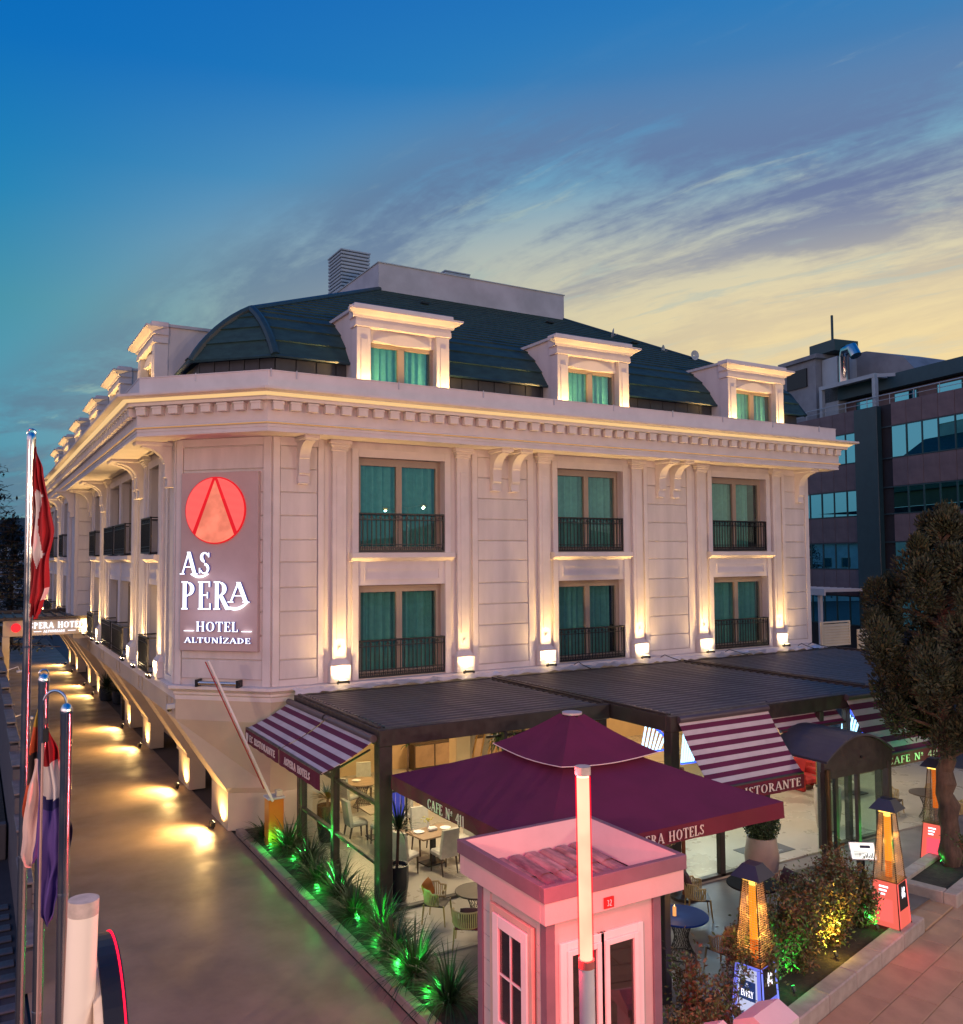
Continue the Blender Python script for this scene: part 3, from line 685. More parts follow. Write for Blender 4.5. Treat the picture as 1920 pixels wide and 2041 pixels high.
for i in range(NU):
    y0, y1 = YB+(YBX-YB)*i/NU, YB+(YBX-YB)*(i+1)/NU; z0, z1 = ZBK+(ZBX-ZBK)*i/NU, ZBK+(ZBX-ZBK)*(i+1)/NU
    (a0, b0), (a1, b1) = hipR(y0), hipR(y1)
    course((a0, y0, z0), (b0, y0, z0), (a1, y1, z1), (b1, y1, z1), .045)
    course((y0-18.5, 66, z0), (a0, y0, z0), (y1-18.5, 66, z1), (a1, y1, z1), .045)
mb = MB(); mb.add([(29.4, YB, ZBK), (29.4, 60, ZBK), (23.85, 60, ZBX), (23.85, YBX, ZBX), (14.49, YBX, ZBX), (14.49, 60, ZBX)], [[0, 1, 2, 3], [3, 2, 5, 4]]); mb.build('roof_slope', roofm, hotel)
hipc = []; hipd = []
for k in range(9):
    y, z = right_pt(k/8); x = hipR(y)[0]; hipc.append((x, y, z+.03)); hipd.append((y-18.5, x+18.5, z+.03))
for pts_, r_ in ((hipc, .13), (hipd, .12), ([(7.05, YB, ZBK+.03), (XBX, YBX, ZBX+.03)], .11), ([(29.4, YB, ZBK), (23.85, YBX, ZBX+.02)], .08), ([(29.55, YE, ZE), (29.5, 24.6, 14.3), (29.4, YB, ZBK)], .08)):
    mb = MB(); mb.tube(pts_, r_, 8); mb.build('ridge_cap', ridgem, hotel, smooth=True)
mb = MB(); mb.tube([(29.3, YE-.03, ZE), (7.28, YE-.03, ZE), (5.38, 25.78, ZE), (5.35, 70, ZE)], .05, 6); mb.build('eave_gutter', ridgem, hotel)
# dark cladding under the eaves
cpm = {}
def clad(p0, p1, rz, n):
    L_ = math.hypot(p1[0]-p0[0], p1[1]-p0[1]); wd = round(L_/n, 3)
    if wd not in cpm:
        mb = MB(); mb.box(.012, wd-.012, -.03, 0, 0, 1.36, .008); cpm[wd] = mb.mesh('cladding_panel', cladm)
    for i in range(n):
        t = i/n; link('cladding_panel', cpm[wd], hotel, Vector((p0[0]+(p1[0]-p0[0])*t, p0[1]+(p1[1]-p0[1])*t, 12.0))-WL[hotel.name], (0, 0, rz))
YW = 24.15; d_ = .27
clad((7.36, YW), (29.3, YW), 0, 36); clad((YW-18.5, 7.36+18.5), (7.36, YW), -PI/4, 5); clad((YW-18.5, 66), (YW-18.5, 25.86), -PI/2, 30)
mb = MB(); mb.add([(29.3, YW+.03, 12), (7.37, YW+.03, 12), (YW-18.47, 25.87, 12), (YW-18.47, 66, 12), (29.3, YW+.03, 13.38), (7.37, YW+.03, 13.38), (YW-18.47, 25.87, 13.38), (YW-18.47, 66, 13.38)], [(0,1,5,4),(1,2,6,5),(2,3,7,6)])
mb.box(29.2, 29.3, YW+.05, 60, 12, 13.38); mb.build('attic_wall', cladm, hotel, fix=False)
# ---- dormers: built once in their own frame (front face y = 0, -y outward), then copied
def dormer():
    mb = MB(); cl = mb
    for s_ in (-1, 1):
        x0, x1 = sorted((s_*1.18, s_*1.66)); cl.box(x0, x1, 0, .42, 0, 2.36, .012)
    cl.box(-1.18, 1.18, .18, .42, 1.98, 2.36)                  # panel over the window
    cl.box(-1.18, 1.18, .20, .42, 0, .22)
    cl.box(-1.72, 1.72, -.05, .42, 2.36, 2.52, .012); cl.box(-1.70, 1.70, -.03, .42, 2.52, 2.62)
    pf = [(.42, 2.62), (-.06, 2.62), (-.08, 2.68), (-.16, 2.71), (-.26, 2.78), (-.30, 2.80), (-.30, 2.86), (.42, 2.86)]
    nn = len(pf); W_ = 1.74
    # cornice returns round both sides
    vs = [(-W_+min(0, d)*1.0 if d < 0 else -W_, d, z) for d, z in pf]+[(W_-min(0, d)*1.0 if d < 0 else W_, d, z) for d, z in pf]
    cl.add(vs, [list(range(nn)), list(range(nn, 2*nn))]+[[i, (i+1) % nn, nn+(i+1) % nn, nn+i] for i in range(nn)])
    cl.box(-1.78, 1.78, -.1, .42, 2.86, 3.02, .02)
    o = cl.build('dormer', trim, None)
    for s_ in (-1, 1):
        x0, x1 = sorted((s_*1.18, s_*1.62)); mb = MB(); mb.prism([(.42, 0), (.42, 2.98), (2.45, 2.98), (2.2, 2.55), (1.45, 1.9), (.95, 1.2), (.9, 0)], lambda u, v, t: (t, u, v), x0, x1); mb.build('cheek', facade, o)
        mb = MB(); mb.box(s_*1.42-.115, s_*1.42+.115, -.03, 0, .30, 2.02, .012); mb.build('inset_panel', trim, o)
    mb = MB(); mb.add([(-1.7, .42, 2.99), (1.7, .42, 2.99), (1.7, 3.0, 3.0), (-1.7, 3.0, 3.0), (-1.7, .42, 2.9), (1.7, .42, 2.9), (1.7, 3.0, 2.9), (-1.7, 3.0, 2.9)], [(0,1,2,3),(4,5,6,7),(0,1,5,4),(1,2,6,5),(2,3,7,6),(3,0,4,7)]); mb.build('dormer_roof', greyp, o)
    ar = [(-1.05+2.1*k/16, 2.0+.0*k) for k in range(17)]; top = [(1.05-2.1*k/16, 2.02+.26*math.sin(PI*k/16)) for k in range(17)]
    bot = [(-1.05+2.1*k/16, 2.02-.07*math.sin(PI*k/16)) for k in range(17)]
    mb = MB(); mb.prism(bot+top[1:-1], lambda u, v, t: (u, t, v), .09, .185); mb.build('arch_moulding', trim, o)
    mb = MB(); d0, d1 = .26, .34
    mb.box(-1.18, 1.18, d0, d1, 1.86, 1.98); mb.box(-1.18, 1.18, d0, d1, .22, .32); mb.box(-1.18, -1.08, d0, d1, .32, 1.86); mb.box(1.08, 1.18, d0, d1, .32, 1.86); mb.box(-.11, .11, d0-.02, d1, .32, 1.86)
    mb.build('window_frame', winfr, o)
    for x0, x1 in ((-1.08, -.11), (.11, 1.08)):
        mb = MB(); mb.quad((x0, .315, .32), (x1, .318, .32), (x1, .322, 1.86), (x0, .314, 1.86)); mb.build('pane', wglass, o)
    mb = MB(); wavy(mb, -1.15, 1.02, .44, .25, 1.95, 9, .035, rw); mb.build('curtain', curtl, o, smooth=True, fix=False)
    mb = MB(); mb.box(-1.18, 1.18, .56, .60, .2, 2.3); mb.box(-1.18, 1.18, .36, .56, .18, .2); mb.build('room_lining', roomd, o)
    return o
dz = 11.98
proto = dormer(); proto.scale = (.915, 1, 1); proto.parent = hotel; proto.location = Vector((11.0, 23.22, dz))-WL[hotel.name]
for x in (18.1, 25.95): copy_tree(proto, hotel, Vector((x, 23.22, dz))-WL[hotel.name])
for y in (29.6, 36.8, 43.6, 50.6, 57.4, 64.0): copy_tree(proto, hotel, Vector((4.74, y, dz))-WL[hotel.name], -PI/2)
# ---- rooftop box, vents, louvred chimney
mb = MB(); mb.box(14.4, 23.9, 32.9, 58, 18.6, 19.95); mb.build('roof_parapet', greyp, hotel)
mb = MB(); mb.box(14.36, 23.94, 32.86, 58.04, 19.95, 19.99); mb.build('parapet_coping', louvw, hotel)
def louvre_box(x0, x1, y0, y1, z0, z1, name):
    mb = MB(); mb.box(x0+.1, x1-.1, y0+.1, y1-.1, z0, z1-.05); c = mb.build(name, M('louvre_core', (.10, .13, .14), .7, var=.1), hotel)
    n = int((z1-z0)/.17); sm = MB(); sm.box(x0, x1, y0, y1, 0, .11, .015); s_ = sm.mesh('slat', louvw)
    off = WL[hotel.name]
    sm2 = MB(); sm2.box(x0-off.x, x1-off.x, y0-off.y, y1-off.y, 0, .11, .015); s_ = sm2.mesh('slat', louvw)
    for i in range(n): link('slat', s_, c, (0, 0, z0+.02+i*.17))
    mb = MB(); mb.box(x0-.02, x1+.02, y0-.02, y1+.02, z1-.03, z1+.03)
    mb.build('vent_cap', louvw, c)
louvre_box(14.72, 16.2, 38.0, 39.75, 17.4, 22.2, 'louvred_chimney')
louvre_box(22.4, 24.0, 42.0, 44, 19.5, 23.6, 'louvred_vent')
vent = MB(); vent.box(-.16, .16, -.1, .1, 0, .07)
vm = vent.mesh('roof_vent', blackm)
for x, y in ((15.6, 31.0), (21.4, 28.6), (21.9, 31.2), (25.2, 29.4)): link('roof_vent', vm, hotel, Vector((x, y, ZBK+(y-YB)*(ZBX-ZBK)/(YBX-YB)+.05))-WL[hotel.name])
def dish(x, y, z, rz, lab):
    t = thing('satellite_dish', lab, 'satellite dish', (0, 0, 0), 'satellite dishes on the roof hip')
    mb = MB(); mb.lathe([(.05, 0), (.22, .04), (.38, .13), (.40, .13), (.22, .02), (.05, -.02)], n=14, cap=False)
    mb.v = [(x_, -z_, y_+.9) for x_, y_, z_ in mb.v]; mb.build('reflector', louvw, t, smooth=True)
    mb = MB(); mb.tube([(0, 0.05, 0), (0, .05, .85)], .03); mb.tube([(0, .02, .6), (0, -.45, .8)], .015); mb.build('mast', greyp, t)
    t.location = (x, y, z); t.rotation_euler = (0, 0, rz); t.scale = (.55, .55, .55)
dish(24.6, 30.2, 17.15, .9, 'small satellite dish on the roof hip, seen almost edge on'); dish(26.35, 28.9, 16.3, .5, 'half-hidden satellite dish behind the right dormer, middle of three'); dish(27.3, 27.9, 15.95, -.1, 'round satellite dish standing behind the right-hand dormer roof')
# ---- floodlights at the foot of every pilaster
def flood(fac, a, k, lab, grp, e=34):
    p = fac(a, .62, 4.12); t = thing('floodlight', lab, 'floodlight', p, grp)
    mb = MB(fac); mb.box(a-.15, a+.15, .40, .47, 4.125, 4.22, .01); mb.box(a-.175, a-.152, .38, .48, 4.105, 4.18); mb.box(a+.152, a+.175, .38, .48, 4.105, 4.18); mb.build('housing', blackm, t)
    mb = MB(fac); mb.box(a-.135, a+.135, .386, .399, 4.135, 4.21); mb.build('lens', LAMP, t)
    lamp('AREA', 'flood_wash', fac(a, .46, 4.20), e*1.0, WARM2, t, fac(a, .10, 4.75), .26, sy=.08)
    lamp('SPOT', 'flood_beam', fac(a, .40, 4.26), e*22, WARM, t, fac(a, .34, 11.0), .04, 56, 1.0)
    lamp('SPOT', 'flood_spill', fac(a, .42, 4.26), e*5, WARM, t, fac(a, .05, 5.6), .05, 140, 1.0)
for i, a in enumerate((9.02, 13.06, 16.1, 20.04, 23.1, 27.1)):
    w_ = ('first window from the corner, on its left', 'first window from the corner, on its right', 'middle window, on its left', 'middle window, on its right', 'far window, on its left', 'far window, on its right')[i]
    flood(Rf, a, i, 'lit floodlight at the pilaster foot beside the %s' % w_, 'floodlights along the ledge', 17 if i == 1 else 36)
for i, a in enumerate((27.4, 30.3, 32.65, 39.6, 41.5, 44.7)): flood(Lf, a, i, 'lit floodlight on the driveway-side ledge, %s from the corner sign' % ('first', 'second', 'third', 'fourth', 'fifth', 'sixth')[i], 'floodlights along the driveway ledge', 46)
for i, a in enumerate((47.4, 51.4, 53.2, 60.6, 62.4)): flood(L2, a, i, 'small lit floodlight on the far wing ledge, %s beyond the lettered portal' % ('first', 'second', 'third', 'fourth', 'fifth')[i], 'floodlights of the far wing', 50)
def dflood(x, y, tx, ty, lab):
    t = thing('spotlight', lab, 'spotlight', (x, y, 12.0), 'spotlights at the dormer feet')
    mb = MB(); mb.lathe([(.07, 12.0), (.07, 12.12), (.055, 12.12)], x, y, 10); mb.build('housing', blackm, t)
    mb = MB(); mb.lathe([(.05, 12.122), (.001, 12.123)], x, y, 10, False); mb.build('lens', LAMP, t)
    lamp('SPOT', 'dormer_beam', (x, y, 12.2), 330, WARM, t, (tx, ty, 13.6), .04, 125, .8)
dn = ('nearest dormer', 'middle dormer', 'right-hand dormer')
for k, xc in enumerate((11.0, 18.1, 25.95)):
    for s_ in (-1, 1): dflood(xc+s_*1.30, 22.84, xc+s_*1.30, 23.22, 'small spotlight at the %s foot of the %s' % ('left' if s_ < 0 else 'right', dn[k]))
for k, yc in enumerate((29.6, 36.8, 43.6, 50.6, 57.4, 64.0)):
    for s_ in (-1, 1):
        dflood(4.36, yc+s_*1.30, 4.74, yc+s_*1.30, 'small spotlight lighting the %s driveway-side dormer, its %s foot' % (('first', 'second', 'third', 'fourth', 'fifth', 'sixth')[k], 'near' if s_ < 0 else 'far'))
# ---- corner sign
sg = thing('hotel_sign', 'tall grey sign board with red disc and white AS PERA HOTEL letters', 'sign', Cf(1.43, .1, 5.08))
mb = MB(Cf); mb.box(.24, 2.64, .02, .20, 5.08, 10.03, .01); mb.build('board', M('sign_board', (.50, .37, .36), .6, var=.04, vs=3), sg)
RED = bpy.data.materials.new('red_disc_led'); RED.use_nodes = True; T = NT(RED.node_tree); T.n.clear()
o_ = T.new('ShaderNodeOutputMaterial'); e_ = T.new('ShaderNodeEmission'); tcx = T.new('ShaderNodeTexCoord')
wv = T.new('ShaderNodeTexWave', wave_type='BANDS', bands_direction='DIAGONAL'); T.l.new(tcx.outputs['Object'], wv.inputs[0]); wv.inputs['Scale'].default_value = 20; wv.inputs['Distortion'].default_value = 0
T.l.new(T.mix(wv.outputs[1], S('ff4a50'), S('ff7a70')), e_.inputs[0]); e_.inputs[1].default_value = 1.05; T.l.new(e_.outputs[0], o_.inputs[0])
def disc_part(pts, name, mat, d0, d1):
    mb = MB(Cf); mb.prism(pts, lambda u, v, t: (u, t, v), d0, d1); return mb.build(name, mat, sg)
cxs, czs, rr_ = 1.345, 8.965, .90
def arc(a0, a1, r=rr_, n=22): return [(cxs+r*math.cos(math.radians(a0+(a1-a0)*k/n)), czs+r*math.sin(math.radians(a0+(a1-a0)*k/n))) for k in range(n+1)]
disc_part(arc(0, 360, .935, 44)[:-1], 'disc_rim', M('disc_red_rim', (.35, .005, .01), .4, var=0, emit='d00818', es=.9), .20, .25)
disc_part(arc(95, 220), 'disc_face', RED, .25, .28)
disc_part(arc(85, -40), 'disc_face', RED, .25, .28)
mid = [(cxs, czs+rr_-.07)]+arc(229, 311, rr_, 14); disc_part(mid, 'disc_face', Memit('disc_amber', 'ff8a70', 1.0, 2.2), .25, .28)
lamp('AREA', 'sign_glow', Cf(1.35, .55, 9.0), 9, (1, .12, .12), sg, Cf(1.35, 2.0, 10.6), .8)
LW_ = Memit('letter_white', 'f4f2ff', 2.0); sideb = M('letter_side', (.04, .06, .16), .5, var=0, emit='4050c0', es=.35)
def sign_word(txt, x0, x1, z0, h, name):
    gl = [glyph(c)[0]+.06 for c in txt]; k = (x1-x0)/(sum(gl)-.06); x = x0
    for c, g_ in zip(txt, gl):
        mb = MB(Cf); letters(mb, c, lambda a, d, z: (a, d, z), x, x+(g_-.06)*k, z0, h, .21, .27); l_ = mb.build('letter', sideb, sg)
        mb = MB(Cf); letters(mb, c, lambda a, d, z: (a, d, z), x, x+(g_-.06)*k, z0, h, .276, .285); mb.build('letter_face', LW_, l_); x += g_*k
sign_word('AS', .30, 1.24, 7.19, .63, 'letters'); sign_word('PER', .31, 1.86, 6.22, .78, 'letters'); sign_word('A', 1.80, 2.42, 6.42, .56, 'letters')
sign_word('HOTEL', .80, 2.10, 5.62, .27, 'letters'); sign_word('ALTUNİZADE', .44, 2.48, 5.305, .15, 'letters')
for a0, a1 in ((.42, .70), (2.2, 2.48)): mb = MB(Cf); mb.box(a0, a1, .21, .28, 5.62, 5.64); mb.build('dash', LW_, sg)
def swash(sw, th):
    n = len(sw)-1; poly = sw+[(p[0], p[1]+th*(.35+.65*math.sin(PI*(1-i/n)))) for i, p in enumerate(sw[::-1])]
    mb = MB(Cf); vs = [(u, .21, v) for u, v in poly]+[(u, .289, v) for u, v in poly]; m_ = len(poly)
    mb.add(vs, [[i, i+1, 2*n-i, 2*n+1-i] for i in range(n)]+[[m_+i, m_+i+1, m_+2*n-i, m_+2*n+1-i] for i in range(n)]+[[i, (i+1) % m_, m_+(i+1) % m_, m_+i] for i in range(m_)]); mb.build('letter_swash', LW_, sg)
swash([(.62+.52*k/12, 7.19-.10*math.sin(PI*k/12)) for k in range(13)], .06)
swash([(1.72+.66*k/14, 6.30-.12*math.sin(PI*k/14)+.12*(k/14)**2) for k in range(15)], .08)
lamp('AREA', 'letter_glow', Cf(1.4, .8, 6.4), 5, (.75, .75, 1), sg, Cf(1.4, 0, 6.4), 1.4)
# linear wall-washer under the sign
ww = thing('wall_washer', 'horizontal tubular wall lamp bracketed below the tall corner sign', 'wall lamp', Cf(1.45, .2, 4.15))
mb = MB(Cf); mb.tube([(.8, .22, 4.20), (2.12, .22, 4.20)], .06, 10); mb.build('tube', steel, ww, smooth=True)
mb = MB(Cf)
for a in (.8, 2.06): mb.box(a, a+.06, .05, .3, 4.1, 4.3)
mb.build('bracket', blackm, ww)
cam_ = thing('security_camera', 'small dome camera on the ledge at the corner below the sign', 'camera', (XL-.25, 25.2, 3.55))
mb = MB(); mb.box(XL-.02, XL-.2, 25.62, 25.78, 3.42, 3.56, .02); mb.build('housing', greyp, cam_); mb = MB(); mb.ball((XL-.14, 25.7, 3.40), .07, 5); mb.build('dome', blackm, cam_, smooth='all')
# ================================================================== restaurant terrace, pavilion
mb = MB(); mb.box(7.55, 30, 15.05, 28.6, -.05, .10); mb.build('restaurant_floor', infl, kind='structure')
mb = MB(); mb.add([(6.95, 9.6, .06), (11.5, 10.2, .06), (17.2, 11.6, .06), (30, 14.3, .06), (30, 24, .06), (6.95, 24, .06)], [[0, 1, 2, 3, 4, 5]]); mb.build('terrace', deck, kind='structure')
pav = thing('restaurant_pavilion', 'dark louvre-roofed glass pavilion built against the hotel front', 'pavilion', (15, 19, 0))
ZR = 3.95
MODS = [(7.55, 13.75, 17.2, 22.9), (13.78, 21.55, 15.05, 22.9), (21.6, 29.6, 15.6, 22.9)]
slat_cache = {}
for x0, x1, y0, y1 in MODS:
    for bx in ((x0, x1, y0, y0+.16), (x0, x1, y1-.16, y1), (x0, x0+.18, y0+.162, y1-.162), (x1-.18, x1, y0+.162, y1-.162)):
        mb = MB(); mb.box(*bx, ZR-.36, ZR, .012); mb.build('beam', perg, pav)
    for xa in (x0+.03, x1-.12): mb = MB(); mb.box(xa, xa+.09, y0+.2, y1-.2, ZR+.002, ZR+.05, .01); mb.build('gutter_rail', perg, pav)
    mb = MB()
    for k in range(int((y1-y0-.5)/.2)):
        mb.box(x0+.19, x0+.23, y0+.25+k*.2, y0+.31+k*.2, ZR-.03, ZR+.03)
    mb.build('slat_pin', steel, pav, kind='stuff')
    L_ = round(x1-x0-.37, 3); n = int((y1-y0-.36)/.285)
    if L_ not in slat_cache:
        s_ = MB(); s_.prism([(-.11, -.09), (-.085, -.01), (-.02, .03), (.06, .038), (.10, .015), (.10, -.01), (.0, .0), (-.095, -.10)], lambda u, v, t: (t, u, v), 0, L_); slat_cache[L_] = s_.mesh('slat', slatm)
    for k in range(n): link('slat', slat_cache[L_], pav, Vector((x0+.185, y0+.16+.02+(k+.5)*((y1-y0-.36)/n), ZR-.05))-WL[pav.name])
def post(x, y, s_=.3, z1=ZR-.36):
    mb = MB(); mb.box(x-s_/2, x+s_/2, y-s_/2, y+s_/2, .06, z1, .012); mb.build('post', perg, pav)
post(7.7, 17.36); post(13.6, 17.4, .24); post(13.93, 15.2, .26); post(21.5, 15.25, .2); post(7.72, 22.75, .2)
def mull(x, y, z1=ZR-.37, wx=.16, wy=.14):
    mb = MB(); mb.box(x-wx/2, x+wx/2, y-wy/2, y+wy/2, .1, z1, .008); mb.build('mullion', perg, pav)
for x in (15.35, 16.9, 18.95, 20.0): mull(x, 15.13)
mull(7.62, 20.0, wy=.2); mull(7.62, 22.3); mull(10.7, 17.26, wx=.08)
def pane(bx): 
    mb = MB(); mb.box(*bx); mb.build('glass_panel', gglass, pav)
for y0, y1 in ((17.55, 19.88), (20.12, 22.22)): pane((7.615, 7.625, y0, y1, .14, 3.55))
for x0, x1 in ((14.1, 15.28), (15.42, 16.83), (19.0, 19.94), (20.07, 21.38)): pane((x0, x1, 15.125, 15.135, .16, 3.55))
for bx in ((7.56, 7.68, 17.52, 22.6, 1.05, 1.12), (7.56, 7.68, 17.52, 22.6, 2.30, 2.37), (7.55, 7.7, 17.5, 22.7, .02, .14)):
    mb = MB(); mb.box(*bx, .01); mb.build('rail', perg, pav)
for bx in ((14.06, 17.0, 15.06, 15.2, .02, .16), (18.9, 21.4, 15.06, 15.2, .02, .16), (7.86, 13.48, 17.2, 17.34, .0, .16), (13.72, 13.84, 15.3, 17.3, .0, .16)):
    mb = MB(); mb.box(*bx); mb.build('threshold', perg, pav)
# silver flashing and membrane strip between pavilion roof and hotel
foil = M('foil_membrane', (.80, .80, .84), .32, .55, var=.05)
rng = random.Random(8); mb = MB(); nx = 110; vs = []
for i in range(nx+1):
    x = 7.6+21.6*i/nx
    for j, (y, z) in enumerate(((22.86, 3.97), (23.02, 3.99), (23.16, 4.0), (23.27, 4.04))): vs.append((x+rng.uniform(-.05, .05), y+rng.uniform(-.04, .04)*(j < 3), z+rng.uniform(-.03, .05)))
mb.add(vs, [[i*4+j, (i+1)*4+j, (i+1)*4+j+1, i*4+j+1] for i in range(nx) for j in range(3)]); fo = mb.build('foil_flashing', foil, fix=False); tag(fo, 'crumpled silver foil flashing along the pavilion roof at the hotel wall', 'flashing')
mb = MB()
for x, x2 in ((16.9, 17.4), (20.6, 21.3), (23.7, 24.6), (27.6, 28.3), (28.2, 29.2)):
    mb.tube([(x, 22.95, 4.12), (x+.15, 22.9, 4.2), ((x+x2)/2, 22.8, 4.1), (x2, 22.7, 3.98)], .014, 5)
cb = mb.build('cable', blackm, smooth=True); tag(cb, 'black lamp cables trailing onto the pavilion roof', 'cables')
# interior lamps: ceiling spots of the dining room
LSP = [(9.3, 19.2), (11.6, 19.4), (10.4, 21.6), (15.3, 17.4), (17.6, 18.6), (19.8, 17.2), (16.5, 21.4), (20.5, 21.0), (23.6, 17.6), (26.4, 18.6), (10.5, 25.6), (15.0, 25.8), (20.0, 25.8), (25, 25.8)]
for i, (x, y) in enumerate(LSP):
    zt = 3.56 if y < 23 else 3.42
    o = thing('ceiling_lamp', 'warm flush ceiling lamp hidden under the louvre roof', 'ceiling lamp', (x, y, zt), 'ceiling lamps of the dining room')
    mb = MB(); mb.lathe([(.13, zt), (.13, zt-.05), (.11, zt-.05)], x, y, 14); mb.build('ring', blackm, o)
    mb = MB(); mb.lathe([(.105, zt-.052), (.001, zt-.053)], x, y, 14, False); mb.build('lens', LAMPW, o)
    col = (1, .80, .50) if x < 14 and y < 23 else ((1, .62, .28) if y > 23 else (1, .86, .60))
    lamp('AREA', 'ceiling_beam', (x, y, zt-.08), (80 if x < 14 else 62) if y < 23 else 150, col, o, (x, y, 0), .5)
    mb = None
# ---------------------------------------------------------------- awnings
def awning(lab, P0, P1, Q0, Q1, n, val, text=None, tx=(0, 1), flip=False, glow=None, arms=True, lh=.56):
    # P0-P1 top edge at the cassette, Q0-Q1 outer edge; n stripes across the drop; valance hangs val below the outer edge
    P0, P1, Q0, Q1 = map(Vector, (P0, P1, Q0, Q1)); t = thing('striped_awning', lab, 'awning', tuple((P0+P1)/2), 'striped awnings round the pavilion')
    nrm = (P1-P0).cross(Q0-P0).normalized(); nrm = nrm if nrm.z > 0 else -nrm
    lerp = lambda a, b, k: a+(b-a)*k
    bands = {0: MB(), 1: MB()}
    sag = lambda k: -.05*math.sin(PI*k)
    for i in range(n):
        m_ = bands[i % 2]
        for k2 in range(2):
            k0, k1 = (i+k2/2)/n, (i+k2/2+.5)/n; e = .012
            a, b2, c, d = [lerp(P0, Q0, k0), lerp(P1, Q1, k0), lerp(P1, Q1, k1), lerp(P0, Q0, k1)]
            a, b2 = a+nrm*sag(k0), b2+nrm*sag(k0); c, d = c+nrm*sag(k1), d+nrm*sag(k1); u = nrm*e
            m_.add([tuple(p) for p in (a, b2, c, d, a-u, b2-u, c-u, d-u)], [(0,1,2,3),(4,5,6,7),(1,2,6,5),(3,0,4,7)])
    bands[0].build('canvas_stripe', whitec, t, fix=False); bands[1].build('canvas_stripe', burg, t, fix=False)
    mb = MB(); up = Vector((0, 0, val)); out_ = (Q0-P0); out_.z = 0; out_.normalize(); nn = 14
    vs = []
    for k in range(nn+1):
        q = lerp(Q0, Q1, k/nn); sw_ = out_*(.012*math.sin(k*2.1))
        vs += [tuple(q+out_*.03), tuple(q-up+out_*.035+sw_)]
    mb.add(vs, [[2*k, 2*k+2, 2*k+3, 2*k+1] for k in range(nn)]); mb.build('valance', burgv, t, fix=False)
    mb = MB(); mb.tube([Q0, Q1], .035, 8); mb.build('front_bar', perg, t, smooth=True)
    mb = MB(); mb.tube([P0+Vector((0, 0, .03)), P1+Vector((0, 0, .03))], .085, 10); mb.build('cassette', M('awning_case', (.11, .09, .10), .4, .4), t, smooth=True)
    if arms:
        for k in (.06, .94):
            a, b2 = lerp(P0, P1, k)-Vector((0, 0, .22)), lerp(Q0, Q1, k)-Vector((0, 0, .05)); mid_ = (a+b2)/2-Vector((0, 0, .16))+(Q1-Q0).normalized()*(.25 if k < .5 else -.25)
            mb = MB(); mb.tube([a, mid_, b2], .025, 6); mb.build('arm', perg, t)
    if text:
        dr = (Q1-Q0) if not flip else (Q0-Q1); o0 = Q0 if not flip else Q1; ln = dr.length; dr.normalize()
        mb = MB(); letters(mb, text, lambda a, d, z: tuple(o0+dr*a+out_*(.05+d)+Vector((0, 0, z))), tx[0]*ln, tx[1]*ln, -val*(.5+lh/2), val*lh, 0, .012); mb.build('letters', ptext if not glow else glow, t)
    return t
XA = 6.36
aA = awning('striped awning on the driveway side, far half lettered RISTORANTE', (7.47, 23.1, 3.72), (7.47, 20.3, 3.72), (XA, 23.2, 3.14), (XA, 20.33, 3.14), 9, .36, 'EC RISTORANTE', (.16, .93), lh=.46)
mb = MB(); hp = [(.30*math.sin(t)**3*.33, (.13*math.cos(t)-.05*math.cos(2*t)-.02*math.cos(3*t)-.01*math.cos(4*t))) for t in [2*PI*k/20 for k in range(20)]]
mb.prism([(u, v) for u, v in hp], lambda u, v, t: (XA-.05-t, 22.93-u, 2.95+v), 0, .014); mb.build('emblem', ptext, aA)
awning('striped awning on the driveway side, near half lettered ASPERA HOTELS', (7.47, 20.2, 3.72), (7.47, 17.35, 3.72), (XA, 20.27, 3.14), (XA, 17.5, 3.14), 9, .36, 'ASPERA HOTELS', (.16, .80), lh=.46)
awning('wide striped awning hanging low in front, lettered RISTORANTE', (13.98, 15.02, 3.84), (16.9, 15.02, 3.84), (13.98, 14.0, 2.52), (16.9, 14.0, 2.52), 14, .34, '411 RISTORANTE', (.05, .95))
awning('short steep striped awning above the arched porch', (17.3, 15.4, 3.84), (19.75, 15.4, 3.84), (17.3, 14.98, 3.26), (19.75, 14.98, 3.26), 6, .02, arms=False)
awning('striped awning right of the porch, lettered CAFE with green glow', (19.85, 15.0, 3.84), (23.2, 15.0, 3.84), (19.85, 14.1, 2.52), (23.2, 14.1, 2.52), 10, .32, 'CAFE Nº 411', (.08, .72))
# ---------------------------------------------------------------- arched entrance porch
por = thing('entrance_porch', 'dark arched glass entrance porch with barrel roof', 'porch', (18.15, 14.2, 0))
PX0, PX1, PY0, PY1 = 16.95, 19.35, 13.43, 15.02
n = 16; ar = [(PX0-.05+(PX1-PX0+.1)*k/n, 2.84+.50*math.sin(PI*k/n)**.9) for k in range(n+1)]
mb = MB(); mb.prism([(PX0-.05, 2.62)]+ar+[(PX1+.05, 2.62)], lambda u, v, t: (u, t, v), PY0-.02, PY0+.06); mb.build('arch_front', perg, por)
mb = MB(); vs = []
for u, v in ar: vs += [(u, PY0-.1, v+.005), (u, PY1, v+.005), (u, PY0-.1, v+.05), (u, PY1, v+.05)]
for k in range(n): mb.add([vs[4*k+i] for i in range(4)]+[vs[4*k+4+i] for i in range(4)], [(0,1,5,4),(2,3,7,6),(0,2,6,4),(1,3,7,5)])
mb.build('barrel_roof', M('porch_roof', (.07, .07, .085), .4, .2, var=.1), por, smooth=True)
for x in (PX0+.06, PX1-.06):
    mb = MB(); mb.box(x-.07, x+.07, PY0-.02, PY0+.14, .06, 2.62, .01); mb.build('post', perg, por)
